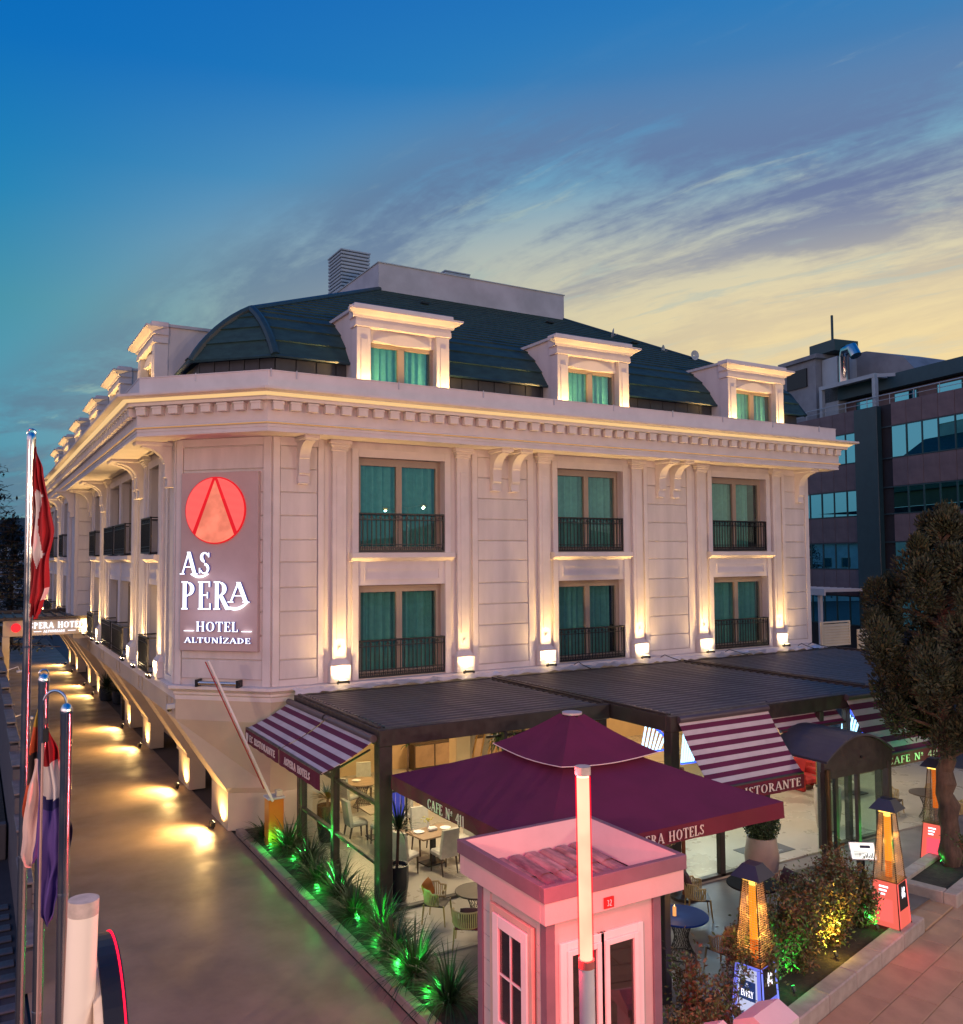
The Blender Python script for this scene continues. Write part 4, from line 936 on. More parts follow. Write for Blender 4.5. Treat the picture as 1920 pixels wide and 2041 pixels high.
for x in (17.75, 18.55):
    mb = MB(); mb.box(x-.05, x+.05, PY0+.3, PY0+.4, .06, 2.62, .008); mb.build('door_stile', perg, por)
mb = MB(); mb.box(PX0, PX1, PY0+.0, PY0+.12, 2.45, 2.62); mb.build('lintel', perg, por)
mb = MB(); mb.tube([(PX0+.02, PY0-.06, .06), (PX0+.02, PY0-.06, 2.7)], .06, 10); mb.build('column', M('brass_post', (.08, .06, .03), .35, .6), por, smooth=True)
for bx in ((PX1-.05, PX1-.04, PY0+.15, PY1, .1, 2.6), (PX0+.13, 17.7, PY0+.34, PY0+.35, .1, 2.45), (18.6, PX1-.13, PY0+.34, PY0+.35, .1, 2.45)):
    mb = MB(); mb.box(*bx); mb.build('glass_panel', gglass, por)
mb = MB(); mb.box(18.18, 18.24, PY0-.06, PY0-.02, 2.82, 2.87); mb.build('sensor', blackm, por)
mt = MB(); mt.box(17.05, 18.35, 13.55, 14.5, .062, .085, .008); tag(mt.build('door_mat', blackm), 'large black door mat outside the arched porch', 'door mat')
t = thing('logo_mat', 'grey entrance mat with pale ring logo on the indoor floor', 'mat', (17.6, 15.8, .1))
mt = MB(); mt.box(16.9, 18.3, 15.45, 16.25, .102, .115, .005); mt.build('mat', M('mat_grey', (.10, .10, .10), .95, var=.1), t)
mt = MB()
for k in range(20):
    a0, a1 = 2*PI*k/20, 2*PI*(k+1)/20; mt.quad(*[(17.6+r_*math.cos(a), 15.85+r_*.7*math.sin(a), .117) for r_, a in ((.30, a0), (.30, a1), (.26, a1), (.26, a0))])
letters(mt, 'ASPERA', lambda a, d, z: (a, 15.55+z, .117+d), 17.25, 17.95, 0, .12, 0, .002); mt.build('logo', M('mat_logo', (.45, .45, .42), .9, var=0), t)
# ---------------------------------------------------------------- seating
def dining_chair():
    t = thing('dining_chair', 'x', 'chair')
    mb = MB(); mb.box(-.25, .25, -.22, .27, .40, .53, .04); mb.build('seat', linen, t)
    mb = MB(); mb.add([(-.24,-.24,.40),(.24,-.24,.40),(.24,-.14,.40),(-.24,-.14,.40),(-.225,-.34,1.08),(.225,-.34,1.08),(.225,-.25,1.08),(-.225,-.25,1.08)], [(0,3,2,1),(4,5,6,7),(0,1,5,4),(1,2,6,5),(2,3,7,6),(3,0,4,7)]); mb.build('backrest', linen, t)
    for x in (-.21, .21):
        for y, y2 in ((.23, .25), (-.19, -.27)):
            mb = MB(); mb.tube([(x, y, .41), (x, y2, 0)], [.028, .017], 6); mb.build('leg', darkw, t)
    return t
def rope_chair(cush):
    t = thing('rope_chair', 'x', 'chair')
    mb = MB(); mb.box(-.24, .24, -.22, .24, .40, .44, .015); mb.build('seat', burgv if cush == 0 else darkw, t)
    A_ = [math.radians(-30+240*k/26+180) for k in range(27)]
    A_ = [math.radians(160+220*k/26) for k in range(27)]
    top = [(.30*math.cos(a), .30*math.sin(a)*1.0+.02, .74-.06*(1 if math.sin(a) > -.2 else 0)) for a in A_]; bot = [(.27*math.cos(a), .27*math.sin(a)+.02, .44) for a in A_]
    mb = MB(); mb.tube(top, .017, 6); mb.build('top_rail', rope, t, smooth=True)
    mb = MB(); mb.tube(bot, .014, 6); mb.build('seat_rail', legm, t, smooth=True)
    mb = MB()
    for p, q in zip(top, bot): mb.tube([p, q], .0135, 5)
    mb.build('rope_strand', rope, t, kind='stuff')
    for x in (-.23, .23):
        for y in (-.2, .22): mb = MB(); mb.tube([(x, y, .44), (x*1.15, y*1.2, 0)], [.02, .012], 6); mb.build('leg', legm, t)
    mb = MB(); mb.tube([(.29, .02, .44), (.30, .12, .68)], .014, 5); mb.tube([(-.29, .02, .44), (-.30, .12, .68)], .014, 5); mb.build('arm_post', legm, t)
    return t
def round_table(top, r, lab, loc, wire=True):
    t = thing('round_table', lab, 'table', (0, 0, 0))
    mb = MB(); mb.lathe([(.05, .72), (r-.01, .72), (r, .73), (r, .745), (r-.01, .755), (.01, .755)], n=36); mb.build('tabletop', top, t, smooth=True)
    mb = MB(); nb = 20
    for k in range(nb):
        for s_ in (-1, 1):
            pts = []
            for j in range(7):
                z = .02+.68*j/6; rr = .13+.15*(abs(z-.36)/.36)**1.6; a = 2*PI*k/nb+s_*j/6*1.3; pts.append((rr*math.cos(a), rr*math.sin(a), z))
            mb.tube(pts, .0045, 4)
    mb.build('wire_base', rail, t, kind='stuff')
    for z, rr in ((.015, .28), (.70, .27)):
        mb = MB(); mb.tube([(rr*math.cos(2*PI*k/24), rr*math.sin(2*PI*k/24), z) for k in range(25)], .011, 6); mb.build('base_ring', rail, t)
    t.location = loc; return t
TZ = .06
round_table(darkw, .46, 'dark round table with lit candle beside the glass pavilion corner', (9.05, 15.7, TZ))
bluet = M('blue_tabletop', (.008, .04, .26), .6, var=.05, spec=.1)
round_table(bluet, .52, 'round blue-topped table with lit candle behind the booth', (11.72, 12.62, TZ))
round_table(M('black_tabletop', (.012, .011, .012), .8, var=.05, spec=.1), .55, 'black round table with rope chairs behind the near heater', (14.15, 13.05, TZ))
round_table(darkw, .50, 'dark round table out on the terrace right of the porch', (23.7, 15.3, TZ))
def candle(x, y, z, lab):
    t = thing('candle', lab, 'candle', (x, y, z), 'candles on the terrace tables')
    mb = MB(); mb.lathe([(.035, z), (.035, z+.16), (.028, z+.165)], x, y, 12); mb.build('wax', Memit('candle_wax', 'ffb066', 1.0) if 'candle_wax' not in MATS else MATS['candle_wax'], t)
    mb = MB(); mb.lathe([(.001, z+.165), (.010, z+.18), (.001, z+.21)], x, y, 8); mb.build('flame', MATS.get('flame') or Memit('flame', 'ffd890', 4), t)
    lamp('POINT', 'candle_light', (x, y, z+.24), 4, (1, .6, .25), t, size=.03)
candle(9.2, 15.6, TZ+.755, 'lit candle on the dark round table beside the glass pavilion'); candle(11.6, 12.66, TZ+.755, 'lit candle on the blue round table')
rc = rope_chair(0); rc2 = rope_chair(1)
def place_rope(x, y, rz, lab, src, first=[1, 1]):
    k = 0 if src is rc else 1
    if first[k]: first[k] = 0; o = src; o.location = (x, y, TZ); o.rotation_euler = (0, 0, rz); o['label'] = lab
    else: o = copy_tree(src, None, (x, y, TZ), rz, lab)
    o['group'] = 'rope chairs on the terrace'; return o
D = math.radians
place_rope(8.45, 15.05, D(-35), 'tan rope chair lit green, nearest the plant bed', rc)
place_rope(8.45, 16.35, D(-135), 'rope chair with orange cushion in front of the pavilion corner', rc2)
place_rope(9.85, 15.2, D(60), 'rope chair half hidden behind the booth wall', rc)
place_rope(11.95, 11.75, D(10), 'rope chair with yellow cushion at the blue table', rc2)
place_rope(10.95, 12.7, D(-85), 'rope chair left of the blue table by the booth', rc)
place_rope(13.25, 13.75, D(-125), 'rope chair with dark cushion, left of the black table', rc2)
place_rope(15.1, 13.0, D(80), 'rope chair curving round the right of the black table', rc)
place_rope(13.75, 12.15, D(-20), 'rope chair behind the near heater, back to the hedge', rc2)
place_rope(23.55, 14.45, D(0), 'dark rope chair in front of the terrace table right of the porch', rc2)
place_rope(24.6, 15.6, D(110), 'rope chair behind the terrace table right of the porch', rc)
place_rope(23.2, 16.1, D(200), 'rope chair at the glass behind the terrace table', rc2)
def cushion(x, y, z, rz, mat, lab, wd=.42, tilt=20):
    mb = MB(); m_ = 8
    vs = []
    for sgn in (1, -1):
        for i in range(m_+1):
            for j in range(m_+1):
                u, v = i/m_*2-1, j/m_*2-1; th = .075*((1-u**4)*(1-v**4))**.6; k = 1-.06*(u*u*v*v)
                vs.append((u*wd/2*k, sgn*th, v*wd*.42*k))
    f = [[b+i*(m_+1)+j, b+(i+1)*(m_+1)+j, b+(i+1)*(m_+1)+j+1, b+i*(m_+1)+j+1] for b in (0, (m_+1)**2) for i in range(m_) for j in range(m_)]
    mb.add(vs, f); o = mb.build('cushion', mat, smooth='all'); tag(o, lab, 'cushion', 'cushions on the terrace chairs'); o.location = (x, y, z+.2); o.rotation_euler = (D(tilt), 0, rz)
orang = M('orange_cushion', (.42, .14, .02), .9, var=.1, bump=.1); yel = M('yellow_cushion', (.45, .30, .10), .9, var=.2, vs=6); dkc = M('dark_cushion', (.06, .025, .03), .9, var=.1)
cushion(8.33, 16.5, .52, D(-135), orang, 'plump orange cushion on a chair by the pavilion corner', .46)
cushion(8.5, 15.0, .46, D(-35), dkc, 'dark red cushion on the green-lit rope chair')
cushion(11.97, 11.62, .55, D(10), yel, 'pale yellow cushion on the chair at the blue table', .44)
cushion(13.12, 13.9, .56, D(-125), dkc, 'large dark cushion left of the black table', .5); cushion(15.2, 13.05, .50, D(80), dkc, 'dark cushion right of the black table', .46)
# indoor tables
def square_table(x, y, rz, lab, lx=1.1, ly=.8, top=woodt):
    t = thing('dining_table', lab, 'table', (0, 0, 0))
    mb = MB(); mb.box(-lx/2, lx/2, -ly/2, ly/2, .72, .76, .006); mb.build('tabletop', top, t)
    mb = MB(); mb.box(-.05, .05, -.05, .05, .03, .72); mb.build('pedestal', blackm, t)
    mb = MB(); mb.box(-.28, .28, -.22, .22, 0, .03, .008); mb.build('foot', blackm, t)
    t.location = (x, y, .1); t.rotation_euler = (0, 0, rz); return t
square_table(9.95, 19.45, D(8), 'wooden dining table laid with plates just inside the corner glass')
square_table(9.6, 22.0, D(0), 'wooden dining table with chairs behind the driveway-side glass', .8, .8)
square_table(12.3, 20.6, D(0), 'wooden dining table deeper in the dining room', 1.0, .8)
square_table(15.2, 19.6, D(0), 'dining table behind the front glass, left of the mat', 1.0, .8)
square_table(24.2, 18.0, D(0), 'dining table deep inside on the right side', 1.0, .8)
t = round_table(woodt, .55, 'pale round wooden table at the back of the dining room', (10.35, 24.9, .1))
def plate(x, y, lab, r=.14):
    mb = MB(); mb.lathe([(.01, .862), (r*.6, .862), (r, .882), (r, .887), (r*.62, .870), (.01, .869)], x, y, 20); tag(mb.build('plate', white, smooth=True), lab, 'plate', 'plates on the laid tables')
plate(9.62, 19.55, 'white plate on the laid table, end nearest the driveway'); plate(10.33, 19.5, 'white plate on the laid table, end away from the driveway'); plate(10.2, 25.0, 'white plate on the round table at the back')
mb = MB(); mb.box(9.85, 10.08, 19.42, 19.56, .862, .96, .03); tag(mb.build('napkin_holder', white), 'white napkin holder in the middle of the laid table', 'napkin holder')
t = thing('flower_vase', 'small vase of yellow flowers on the laid table', 'vase', (9.98, 19.75, .86))
mb = MB(); mb.lathe([(.03, .86), (.04, .92), (.022, 1.0), (.026, 1.03)], 9.98, 19.75, 12); mb.build('vase', white, t, smooth=True)
mb = MB(); rng = random.Random(2)
for k in range(22):
    p = Vector((9.98+rng.gauss(0, .05), 19.75+rng.gauss(0, .05), 1.09+rng.gauss(0, .035))); mb.ball(tuple(p), .018, 3)
mb.build('flowers', M('yellow_petal', (.55, .5, .12), .8), t, kind='stuff')
dc = dining_chair(); first = True
for x, y, a, lab in ((9.0, 19.05, -60, 'grey linen chair with its back to the corner post'), (9.9, 18.75, 5, 'grey linen chair on the near side of the laid table'), (10.75, 19.35, 95, 'grey linen chair at the right end of the laid table'), (10.1, 20.25, 178, 'grey linen chair on the far side of the laid table'), (9.3, 20.3, 205, 'grey linen chair at the far left of the laid table'),
      (9.0, 22.1, -90, 'grey chair left of the table behind the driveway-side glass'), (9.45, 21.35, 5, 'grey chair in front of the table behind the driveway-side glass'), (10.3, 22.1, 90, 'grey chair right of the table behind the driveway-side glass'),
      (9.7, 24.5, -60, 'grey chair before the pale round table at the back'), (10.7, 25.6, 160, 'grey chair behind the pale round table at the back'), (11.6, 20.5, -90, 'grey chair at the table deeper in the dining room'), (14.6, 19.4, -90, 'grey chair at the table left of the mat'), (15.9, 19.7, 90, 'grey chair right of the table left of the mat'), (23.6, 17.9, -90, 'grey chair deep inside on the right side')):
    if first: o = dc; first = False; o.location = (x, y, .1); o.rotation_euler = (0, 0, D(a)); o['label'] = lab
    else: o = copy_tree(dc, None, (x, y, .1), D(a), lab)
    o['group'] = 'linen chairs in the dining room'
# room dividers, bar, greenery inside
dv = M('brass_bar', (.40, .24, .08), .4, .7)
for k, (x, y, a, lab) in enumerate(((21.9, 17.6, 40, 'leaning gilt bar room divider seen beside the porch'), (13.4, 24.9, 10, 'gilt slanted bar divider at the back of the dining room'))):
    t = thing('room_divider', lab, 'room divider', (x, y, .1)); dx, dy = math.cos(D(a)), math.sin(D(a))
    for j in range(6):
        mb = MB(); p = Vector((x+dx*j*.34, y+dy*j*.34, .1)); mb.bar(p, p+Vector((dx*.7, dy*.7, 2.7)), .035); mb.build('bar', dv, t)
    mb = MB(); mb.bar((x, y, .13), (x+dx*2.0, y+dy*2.0, .13), .05); mb.bar((x+dx*.7, y+dy*.7, 2.8), (x+dx*2.7, y+dy*2.7, 2.8), .05); mb.build('rail', dv, t)
    for j in (1, 3):
        mb = MB(); a0 = Vector((x+dx*(j*.34+.03), y+dy*(j*.34+.03), .2)); sl_ = Vector((dx*.64, dy*.64, 2.5)); w_ = Vector((dx*.28, dy*.28, 0)); mb.quad(tuple(a0), tuple(a0+w_), tuple(a0+w_+sl_), tuple(a0+sl_)); mb.build('panel', M('divider_panel', (.30, .24, .16), .5), t)
redf = M('red_upholstery', (.40, .02, .02), .8)
for x, y, lab in ((23.4, 19.3, 'red armchair inside, behind the gilt divider'), (25.0, 20.2, 'red armchair further inside on the right')):
    t = thing('armchair', lab, 'armchair', (x, y, .1))
    mb = MB(); mb.box(x-.4, x+.4, y-.35, y+.4, .3, .5, .05); mb.build('seat', redf, t); mb = MB(); mb.box(x-.45, x+.45, y+.3, y+.48, .3, 1.0, .05); mb.build('backrest', redf, t)
    for s_ in (-1, 1): mb = MB(); mb.box(x+s_*.45-.08, x+s_*.45+.08, y-.35, y+.3, .1, .68, .04); mb.build('arm', redf, t)
ICE = Memit('ice_blue_tube', 'a8d8ff', 3.2); BLU = Memit('blue_tube', '3a5cff', 2.4)
def fins(x, y, z, lab, s_=1.0, dx=.8):
    t = thing('light_sculpture', lab, 'light sculpture', (x, y, z))
    for k in range(6):
        mb = MB(); mb.bar((x+k*.16*s_*dx, y, z), (x+(.3+k*.16)*s_*dx, y+.05, z+.75*s_-.09*k*s_), .05, .02); mb.build('fin', ICE, t)
    mb = MB(); mb.bar((x-.05, y-.03, z), (x+1.25*s_*dx, y-.03, z-.02), .04); mb.bar((x+.25*s_, y-.04, z+.8*s_), (x+1.4*s_*dx, y-.04, z+.1), .05); mb.build('rail', BLU, t)
    lamp('AREA', 'sculpture_glow', (x+.5, y-.5, z+.4), 40, (.5, .72, 1), t, (x+.5, y-2, z-1.2), .8)
fins(15.6, 18.2, 2.35, 'blue-white glowing fins inside, above the big parasol', 1.0); fins(16.1, 17.2, 2.2, 'blue-white glowing fins inside, left of the low striped awning', 1.0, .5); fins(20.4, 15.6, 2.72, 'blue-white glowing fins inside, right of the porch roof', .9)
t = thing('bar_screen', 'blue-lit translucent drape inside beside the corner post', 'screen', (9.6, 20.9, .1))
BS = Memit('blue_drape', '6068e0', .45)  # emission stands in for blue light falling on the drape
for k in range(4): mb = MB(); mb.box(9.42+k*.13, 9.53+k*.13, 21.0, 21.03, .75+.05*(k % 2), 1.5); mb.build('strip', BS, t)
mb = MB(); mb.box(9.36, 10.0, 20.98, 21.05, 1.5, 1.56); mb.build('rail', blackm, t)
for xa in (9.37, 9.96): mb = MB(); mb.box(xa, xa+.04, 20.99, 21.04, .1, 1.5); mb.build('post', blackm, t)
t = thing('sideboard', 'long dark sideboard against the back wall of the dining room', 'sideboard', (16, 28.3, .1))
mb = MB(); mb.box(13.6, 18.4, 28.0, 28.55, .1, 1.0, .02); mb.build('carcass', darkw, t)
for k in range(6): mb = MB(); mb.box(13.65+k*.79, 14.39+k*.79, 27.97, 28.0, .2, .95, .01); mb.build('door', woodt, t)
# ---------------------------------------------------------------- plants
def blades(mb, c, n, ln, wd, rng, up=(.35, 1.0), droop=.9, seg=5, base=.05):
    for _ in range(n):
        a = rng.uniform(0, 2*PI); L_ = ln*rng.uniform(.6, 1.1); el = rng.uniform(*up); w_ = wd*rng.uniform(.7, 1.2)
        d = Vector((math.cos(a)*math.cos(el), math.sin(a)*math.cos(el), math.sin(el))); sd_ = Vector((-math.sin(a), math.cos(a), 0))
        p = Vector(c)+Vector((math.cos(a), math.sin(a), 0))*base*rng.random(); vs = []
        for k in range(seg+1):
            q = k/seg; ww_ = w_*(1-q**2.2)*(.6+.4*min(1, q*4)); vs += [tuple(p-sd_*ww_/2), tuple(p+sd_*ww_/2)]
            p = p+d*(L_/seg); d = (d+Vector((0, 0, -droop/seg*(.5+q)))).normalized()
        mb.add(vs, [[2*k, 2*k+1, 2*k+3, 2*k+2] for k in range(seg)])
def grass_plant(x, y, z, s_, lab, seed):
    t = thing('spiky_plant', lab, 'plant', (x, y, z), 'strappy plants in the bed along the kerb'); rng = random.Random(seed)
    mb = MB(); blades(mb, (x, y, z), 170, .85*s_, .034, rng, (.35, 1.45), 1.7, 6, .10); mb.build('foliage', leafd, t, fix=False)
    mb = MB(); blades(mb, (x, y, z), 110, .70*s_, .020, rng, (-.1, .9), 1.5, 5, .13); mb.build('outer_foliage', M('leaf_dry', (.055, .045, .022), .7, var=.3), t, fix=False)
    mb = MB(); mb.lathe([(.07, z-.05), (.05, z+.12), (.03, z+.2)], x, y, 7); mb.build('stem', bark, t)
bedp = [(6.92, 23.3, .85, 'in the far end, in front of the orange barrier box'), (7.12, 22.0, 1.0, 'just this side of the barrier box, lit green'), (7.22, 20.7, 1.0, 'beside the first glass panel'), (7.0, 19.55, .95, 'beside the green-lit mullion'), (7.15, 18.5, 1.05, 'near the glass, brightest green'), (7.02, 17.3, 1.05, 'at the foot of the corner post'),
        (7.22, 16.35, 1.0, 'just in front of the corner post'), (7.0, 15.3, 1.05, 'beside the green-lit rope chair'), (6.98, 14.35, 1.15, 'second from the booth, strongly green-lit'), (7.05, 13.2, 1.1, 'at the near end beside the booth')]
for i, (x, y, s_, l) in enumerate(bedp): grass_plant(x, y, .16, s_*1.08, 'strappy dark plant %s' % l, 40+i)
mb = MB(); mb.box(6.65, 7.5, 12.4, 24.4, 0, .15); mb.build('planting_bed', soil, kind='structure')
ko = thing('kerb', 'x', 'kerb') if False else None
mb = MB()
kb = MB(); kb.box(0, .22, 0, 1.46, 0, .17, .02); kmesh = kb.mesh('kerb_stone', kerbp)
kr = bpy.data.objects.new('bed_kerb', None); COL.objects.link(kr); kr.location = (6.43, 11.2, 0); kr['kind'] = 'structure'; WL[kr.name] = Vector((6.43, 11.2, 0))
for k in range(9): link('kerb_stone', kmesh, kr, (0, k*1.48, 0))
GRN = Memit('green_led', '30ff60', 6)
def gspot(x, y, z, tgt, e, lab, col=(.05, 1, .12), lens=None, ang=85, grp='green garden spotlights'):
    t = thing('garden_spotlight', lab, 'garden light', (x, y, z), grp); v = (Vector(tgt)-Vector((x, y, z))).normalized()
    mb = MB(); mb.tube([(x, y, z-.08), (x, y, z)], .012); mb.tube([Vector((x, y, z))-v*.05, Vector((x, y, z))+v*.04], .032, 8); mb.build('housing', blackm, t)
    mb = MB(); mb.tube([Vector((x, y, z))+v*.041, Vector((x, y, z))+v*.045], .027, 8); mb.build('lens', lens or GRN, t)
    lamp('SPOT', 'garden_beam', Vector((x, y, z))+v*.06, e, col, t, tgt, .03, ang, .6)
    lamp('POINT', 'garden_glow', Vector((x, y, z+.12)), e*.035, col, t, size=.05)
for i, (x, y, tx, ty, e) in enumerate(((6.74, 22.35, 7.12, 21.95, 16), (6.92, 20.95, 7.35, 20.6, 13), (6.78, 18.9, 7.2, 18.5, 22), (6.9, 16.85, 7.15, 16.5, 15), (6.85, 15.75, 7.2, 16.1, 10), (6.78, 14.6, 7.05, 14.35, 22), (6.78, 13.45, 7.1, 13.2, 16))):
    gspot(x, y, .27, (tx, ty, .75), e*24, 'green spotlight in the kerb bed, %s counting from the barrier box' % ('first', 'second', 'third', 'fourth', 'fifth', 'sixth', 'seventh')[i], ang=88)
def potted(x, y, z, r, h, lab, potm, n, ln, wd, seed, stem=.0, tip=None):
    t = thing('potted_plant', lab, 'potted plant', (x, y, z)); rng = random.Random(seed)
    mb = MB(); mb.lathe([(r*.62, z), (r*.8, z+.04), (r, z+h*.55), (r*.98, z+h), (r*.88, z+h), (r*.88, z+h-.06), (.01, z+h-.06)], x, y, 20); mb.build('pot', potm, t, smooth=True)
    if stem: mb = MB(); mb.tube([(x, y, z+h-.06), (x+.03, y, z+h+stem)], .035, 7); mb.build('stem', bark, t)
    mb = MB(); blades(mb, (x+.03*(stem > 0), y, z+h+stem), n, ln, wd, rng, (.1, 1.4), 1.1, 5); mb.build('foliage', leafd, t, fix=False)
potd = M('dark_glazed_pot', (.03, .035, .04), .25, var=.15); pots = M('stone_pot', (.36, .30, .25), .75, var=.12, bump=.1)
potted(8.2, 17.75, .1, .26, .78, 'tall dark glazed pot with strappy plant inside the corner glass', potd, 60, .75, .05, 70, .75)
potted(8.3, 22.4, .1, .27, .95, 'dark pot with leafy plant by the far end of the driveway-side glass', potd, 50, .6, .05, 71, .15)
potted(12.2, 25.6, .1, .22, .6, 'potted plant at the back below the lintel', potd, 50, .7, .05, 72, .9)
potted(20.4, 16.1, .1, .36, 1.15, 'tall grey planter with dark plant inside the porch', pots, 40, .6, .06, 73, .1)
def box_ball(x, y, z, lab, hp=.95, r=.42, seed=9):
    t = thing('topiary_planter', lab, 'planter', (x, y, z)); rng = random.Random(seed)
    mb = MB(); mb.lathe([(.26, z), (.36, z+.08), (.40, z+hp*.55), (.33, z+hp), (.28, z+hp), (.28, z+hp-.05), (.01, z+hp-.05)], x, y, 24); mb.build('pot', pots, t, smooth=True)
    mb = MB()
    for _ in range(2600):
        u = rng.uniform(-1, 1); a = rng.uniform(0, 2*PI); rr = r*rng.uniform(.80, 1.04); q = math.sqrt(1-u*u); c = Vector((x+rr*q*math.cos(a), y+rr*q*math.sin(a), z+hp+r*.72+rr*u))
        d1 = Vector((rng.gauss(0, 1), rng.gauss(0, 1), rng.gauss(0, 1))).normalized(); d2 = d1.cross(Vector((rng.gauss(0, 1), rng.gauss(0, 1), rng.gauss(0, 1)))).normalized()
        mb.quad(tuple(c-d1*.03), tuple(c+d2*.014), tuple(c+d1*.03), tuple(c-d2*.014))
    mb.build('foliage', M('box_leaf', (.03, .06, .018), .6, var=.3), t, fix=False)
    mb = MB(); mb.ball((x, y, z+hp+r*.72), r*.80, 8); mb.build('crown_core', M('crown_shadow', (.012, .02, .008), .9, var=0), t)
box_ball(16.15, 14.62, .06, 'clipped box ball in a tall stone planter left of the porch')
# greenery hung inside along the front beam
t = thing('hanging_greenery', 'trailing greenery hung under the pavilion beam above the parasol', 'hanging plant', (11.6, 17.9, 3.4)); rng = random.Random(12)
mb = MB(); mb.bar((10.6, 17.9, 3.35), (13.2, 17.9, 3.35), .05); mb.build('rail', perg, t)
mb = MB()
for k in range(30): blades(mb, (10.7+2.4*rng.random(), 17.9+rng.gauss(0, .05), 3.3), 14, .5, .035, rng, (-.8, .8), 1.2, 4)
mb.build('foliage', leafg, t, fix=False)
# ================================================================== big parasol
pz = thing('parasol', 'large square burgundy two-tier parasol lettered CAFE and ASPERA HOTELS', 'parasol', (10.4, 14.1, 0))
PXa, PXb, PYa, PYb, PZ, PV = 7.70, 13.05, 11.27, 16.95, 3.05, .29
cx_, cy_ = (PXa+PXb)/2, (PYa+PYb)/2
def canopy(x0, x1, y0, y1, z0, cx, cyy, hx, hy, z1, name, sagk=.05, n=10):
    mb = MB(); a = [(x0, y0), (x1, y0), (x1, y1), (x0, y1)]; b2 = [(cx-hx, cyy-hy), (cx+hx, cyy-hy), (cx+hx, cyy+hy), (cx-hx, cyy+hy)]
    for s_ in range(4):
        A, B, C_, D_ = a[s_], a[(s_+1) % 4], b2[(s_+1) % 4], b2[s_]; vs = []
        for i in range(n+1):
            for j in range(n+1):
                u, v = i/n, j/n
                p = [(A[k]*(1-u)+B[k]*u)*(1-v)+(D_[k]*(1-u)+C_[k]*u)*v for k in (0, 1)]
                z = z0+(z1-z0)*v-sagk*math.sin(PI*u)*(1-v*.5)*4*(.25)-sagk*.6*math.sin(PI*v)+.012*math.sin(u*17+v*9+s_)*math.sin(PI*u)
                vs.append((p[0], p[1], z))
        mb.add(vs, [[i*(n+1)+j, (i+1)*(n+1)+j, (i+1)*(n+1)+j+1, i*(n+1)+j+1] for i in range(n) for j in range(n)])
    return mb.build(name, burg, pz, smooth='all', fix=False)
canopy(PXa, PXb, PYa, PYb, PZ, cx_+.05, cy_+.1, .7, .7, 3.80, 'canopy', .035)
canopy(cx_-1.1, cx_+1.22, cy_-1.1, cy_+1.3, 3.80, cx_+.1, cy_+.2, .17, .17, 4.46, 'upper_canopy', .07)
mb = MB(); mb.lathe([(.2, 4.45), (.2, 4.49), (.01, 4.50)], cx_+.1, cy_+.2, 18); mb.build('finial', whitec, pz)
mb = MB(); e = [(cx_-1.1, cy_-1.1), (cx_+1.22, cy_-1.1), (cx_+1.22, cy_+1.3), (cx_-1.1, cy_+1.3)]
for k in range(4):
    p, q = e[k], e[(k+1) % 4]; mb.tube([(p[0]+(q[0]-p[0])*i/8, p[1]+(q[1]-p[1])*i/8, 3.805-.07*math.sin(PI*i/8)) for i in range(9)], .010, 4)
mb.build('piping', ptext, pz)
mb = MB(); V = []; cr4 = [(PXa, PYa), (PXb, PYa), (PXb, PYb), (PXa, PYb)]
for k in range(4):
    p, q = cr4[k], cr4[(k+1) % 4]; nn = 12; d = Vector((q[1]-p[1], p[0]-q[0])).normalized(); vs = []
    for i in range(nn+1):
        t = i/nn; x, y = p[0]+(q[0]-p[0])*t, p[1]+(q[1]-p[1])*t; sg_ = -.012*math.sin(PI*t)
        vs += [(x, y, PZ+sg_), (x+d.x*.02*math.sin(i*1.7), y+d.y*.02*math.sin(i*1.7), PZ-PV+sg_*.6)]
    mb.add(vs, [[2*i, 2*i+2, 2*i+3, 2*i+1] for i in range(nn)])
mb.build('valance', burgv, pz, fix=False)
mb = MB(); letters(mb, 'CAFE Nº 411', lambda a, d, z: (PXa-.035-d, PYb-a, z), 1.75, 3.20, PZ-PV+.035, .19, 0, .008); mb.build('letters', ptext, pz); mb = MB()
letters(mb, 'ASPERA HOTELS', lambda a, d, z: (PXa+a, PYa-.035-d, z), 1.58, 3.30, PZ-PV+.05, .17, 0, .008); mb.build('letters', ptext, pz)
mb = MB(); mb.box(cx_-.06, cx_+.06, cy_-.06, cy_+.06, .06, 4.3, .01); mb.build('pole', perg, pz)
mb = MB(); mb.box(cx_-.5, cx_+.5, cy_-.5, cy_+.5, .06, .16, .02); mb.build('base', perg, pz)
for k in range(4):
    mb = MB(); mb.tube([(cx_, cy_, 3.5), (cr4[k][0], cr4[k][1], PZ-.05)], .02, 6); mb.build('rib', perg, pz)
t = thing('square_post', 'dark square terrace post beside the booth, under the parasol edge', 'post', (10.25, 11.42, 0)); mb = MB(); mb.box(10.18, 10.32, 11.35, 11.49, 0, 2.78, .01); mb.build('shaft', perg, t); mb = MB(); mb.box(10.08, 10.42, 11.31, 11.53, 2.70, 2.79, .01); mb.build('head', perg, t)
t = thing('parasol_pole', 'slim red-brown pole standing before the pavilion glass', 'pole', (13.74, 14.67, 0)); mb = MB(); mb.tube([(13.74, 14.67, .06), (13.74, 14.67, 2.9)], .045, 8); mb.build('shaft', M('mahogany', (.16, .04, .015), .5), t); mb = MB(); mb.lathe([(.3, .06), (.3, .12), (.05, .14)], 13.74, 14.67, 16); mb.build('base', perg, t)
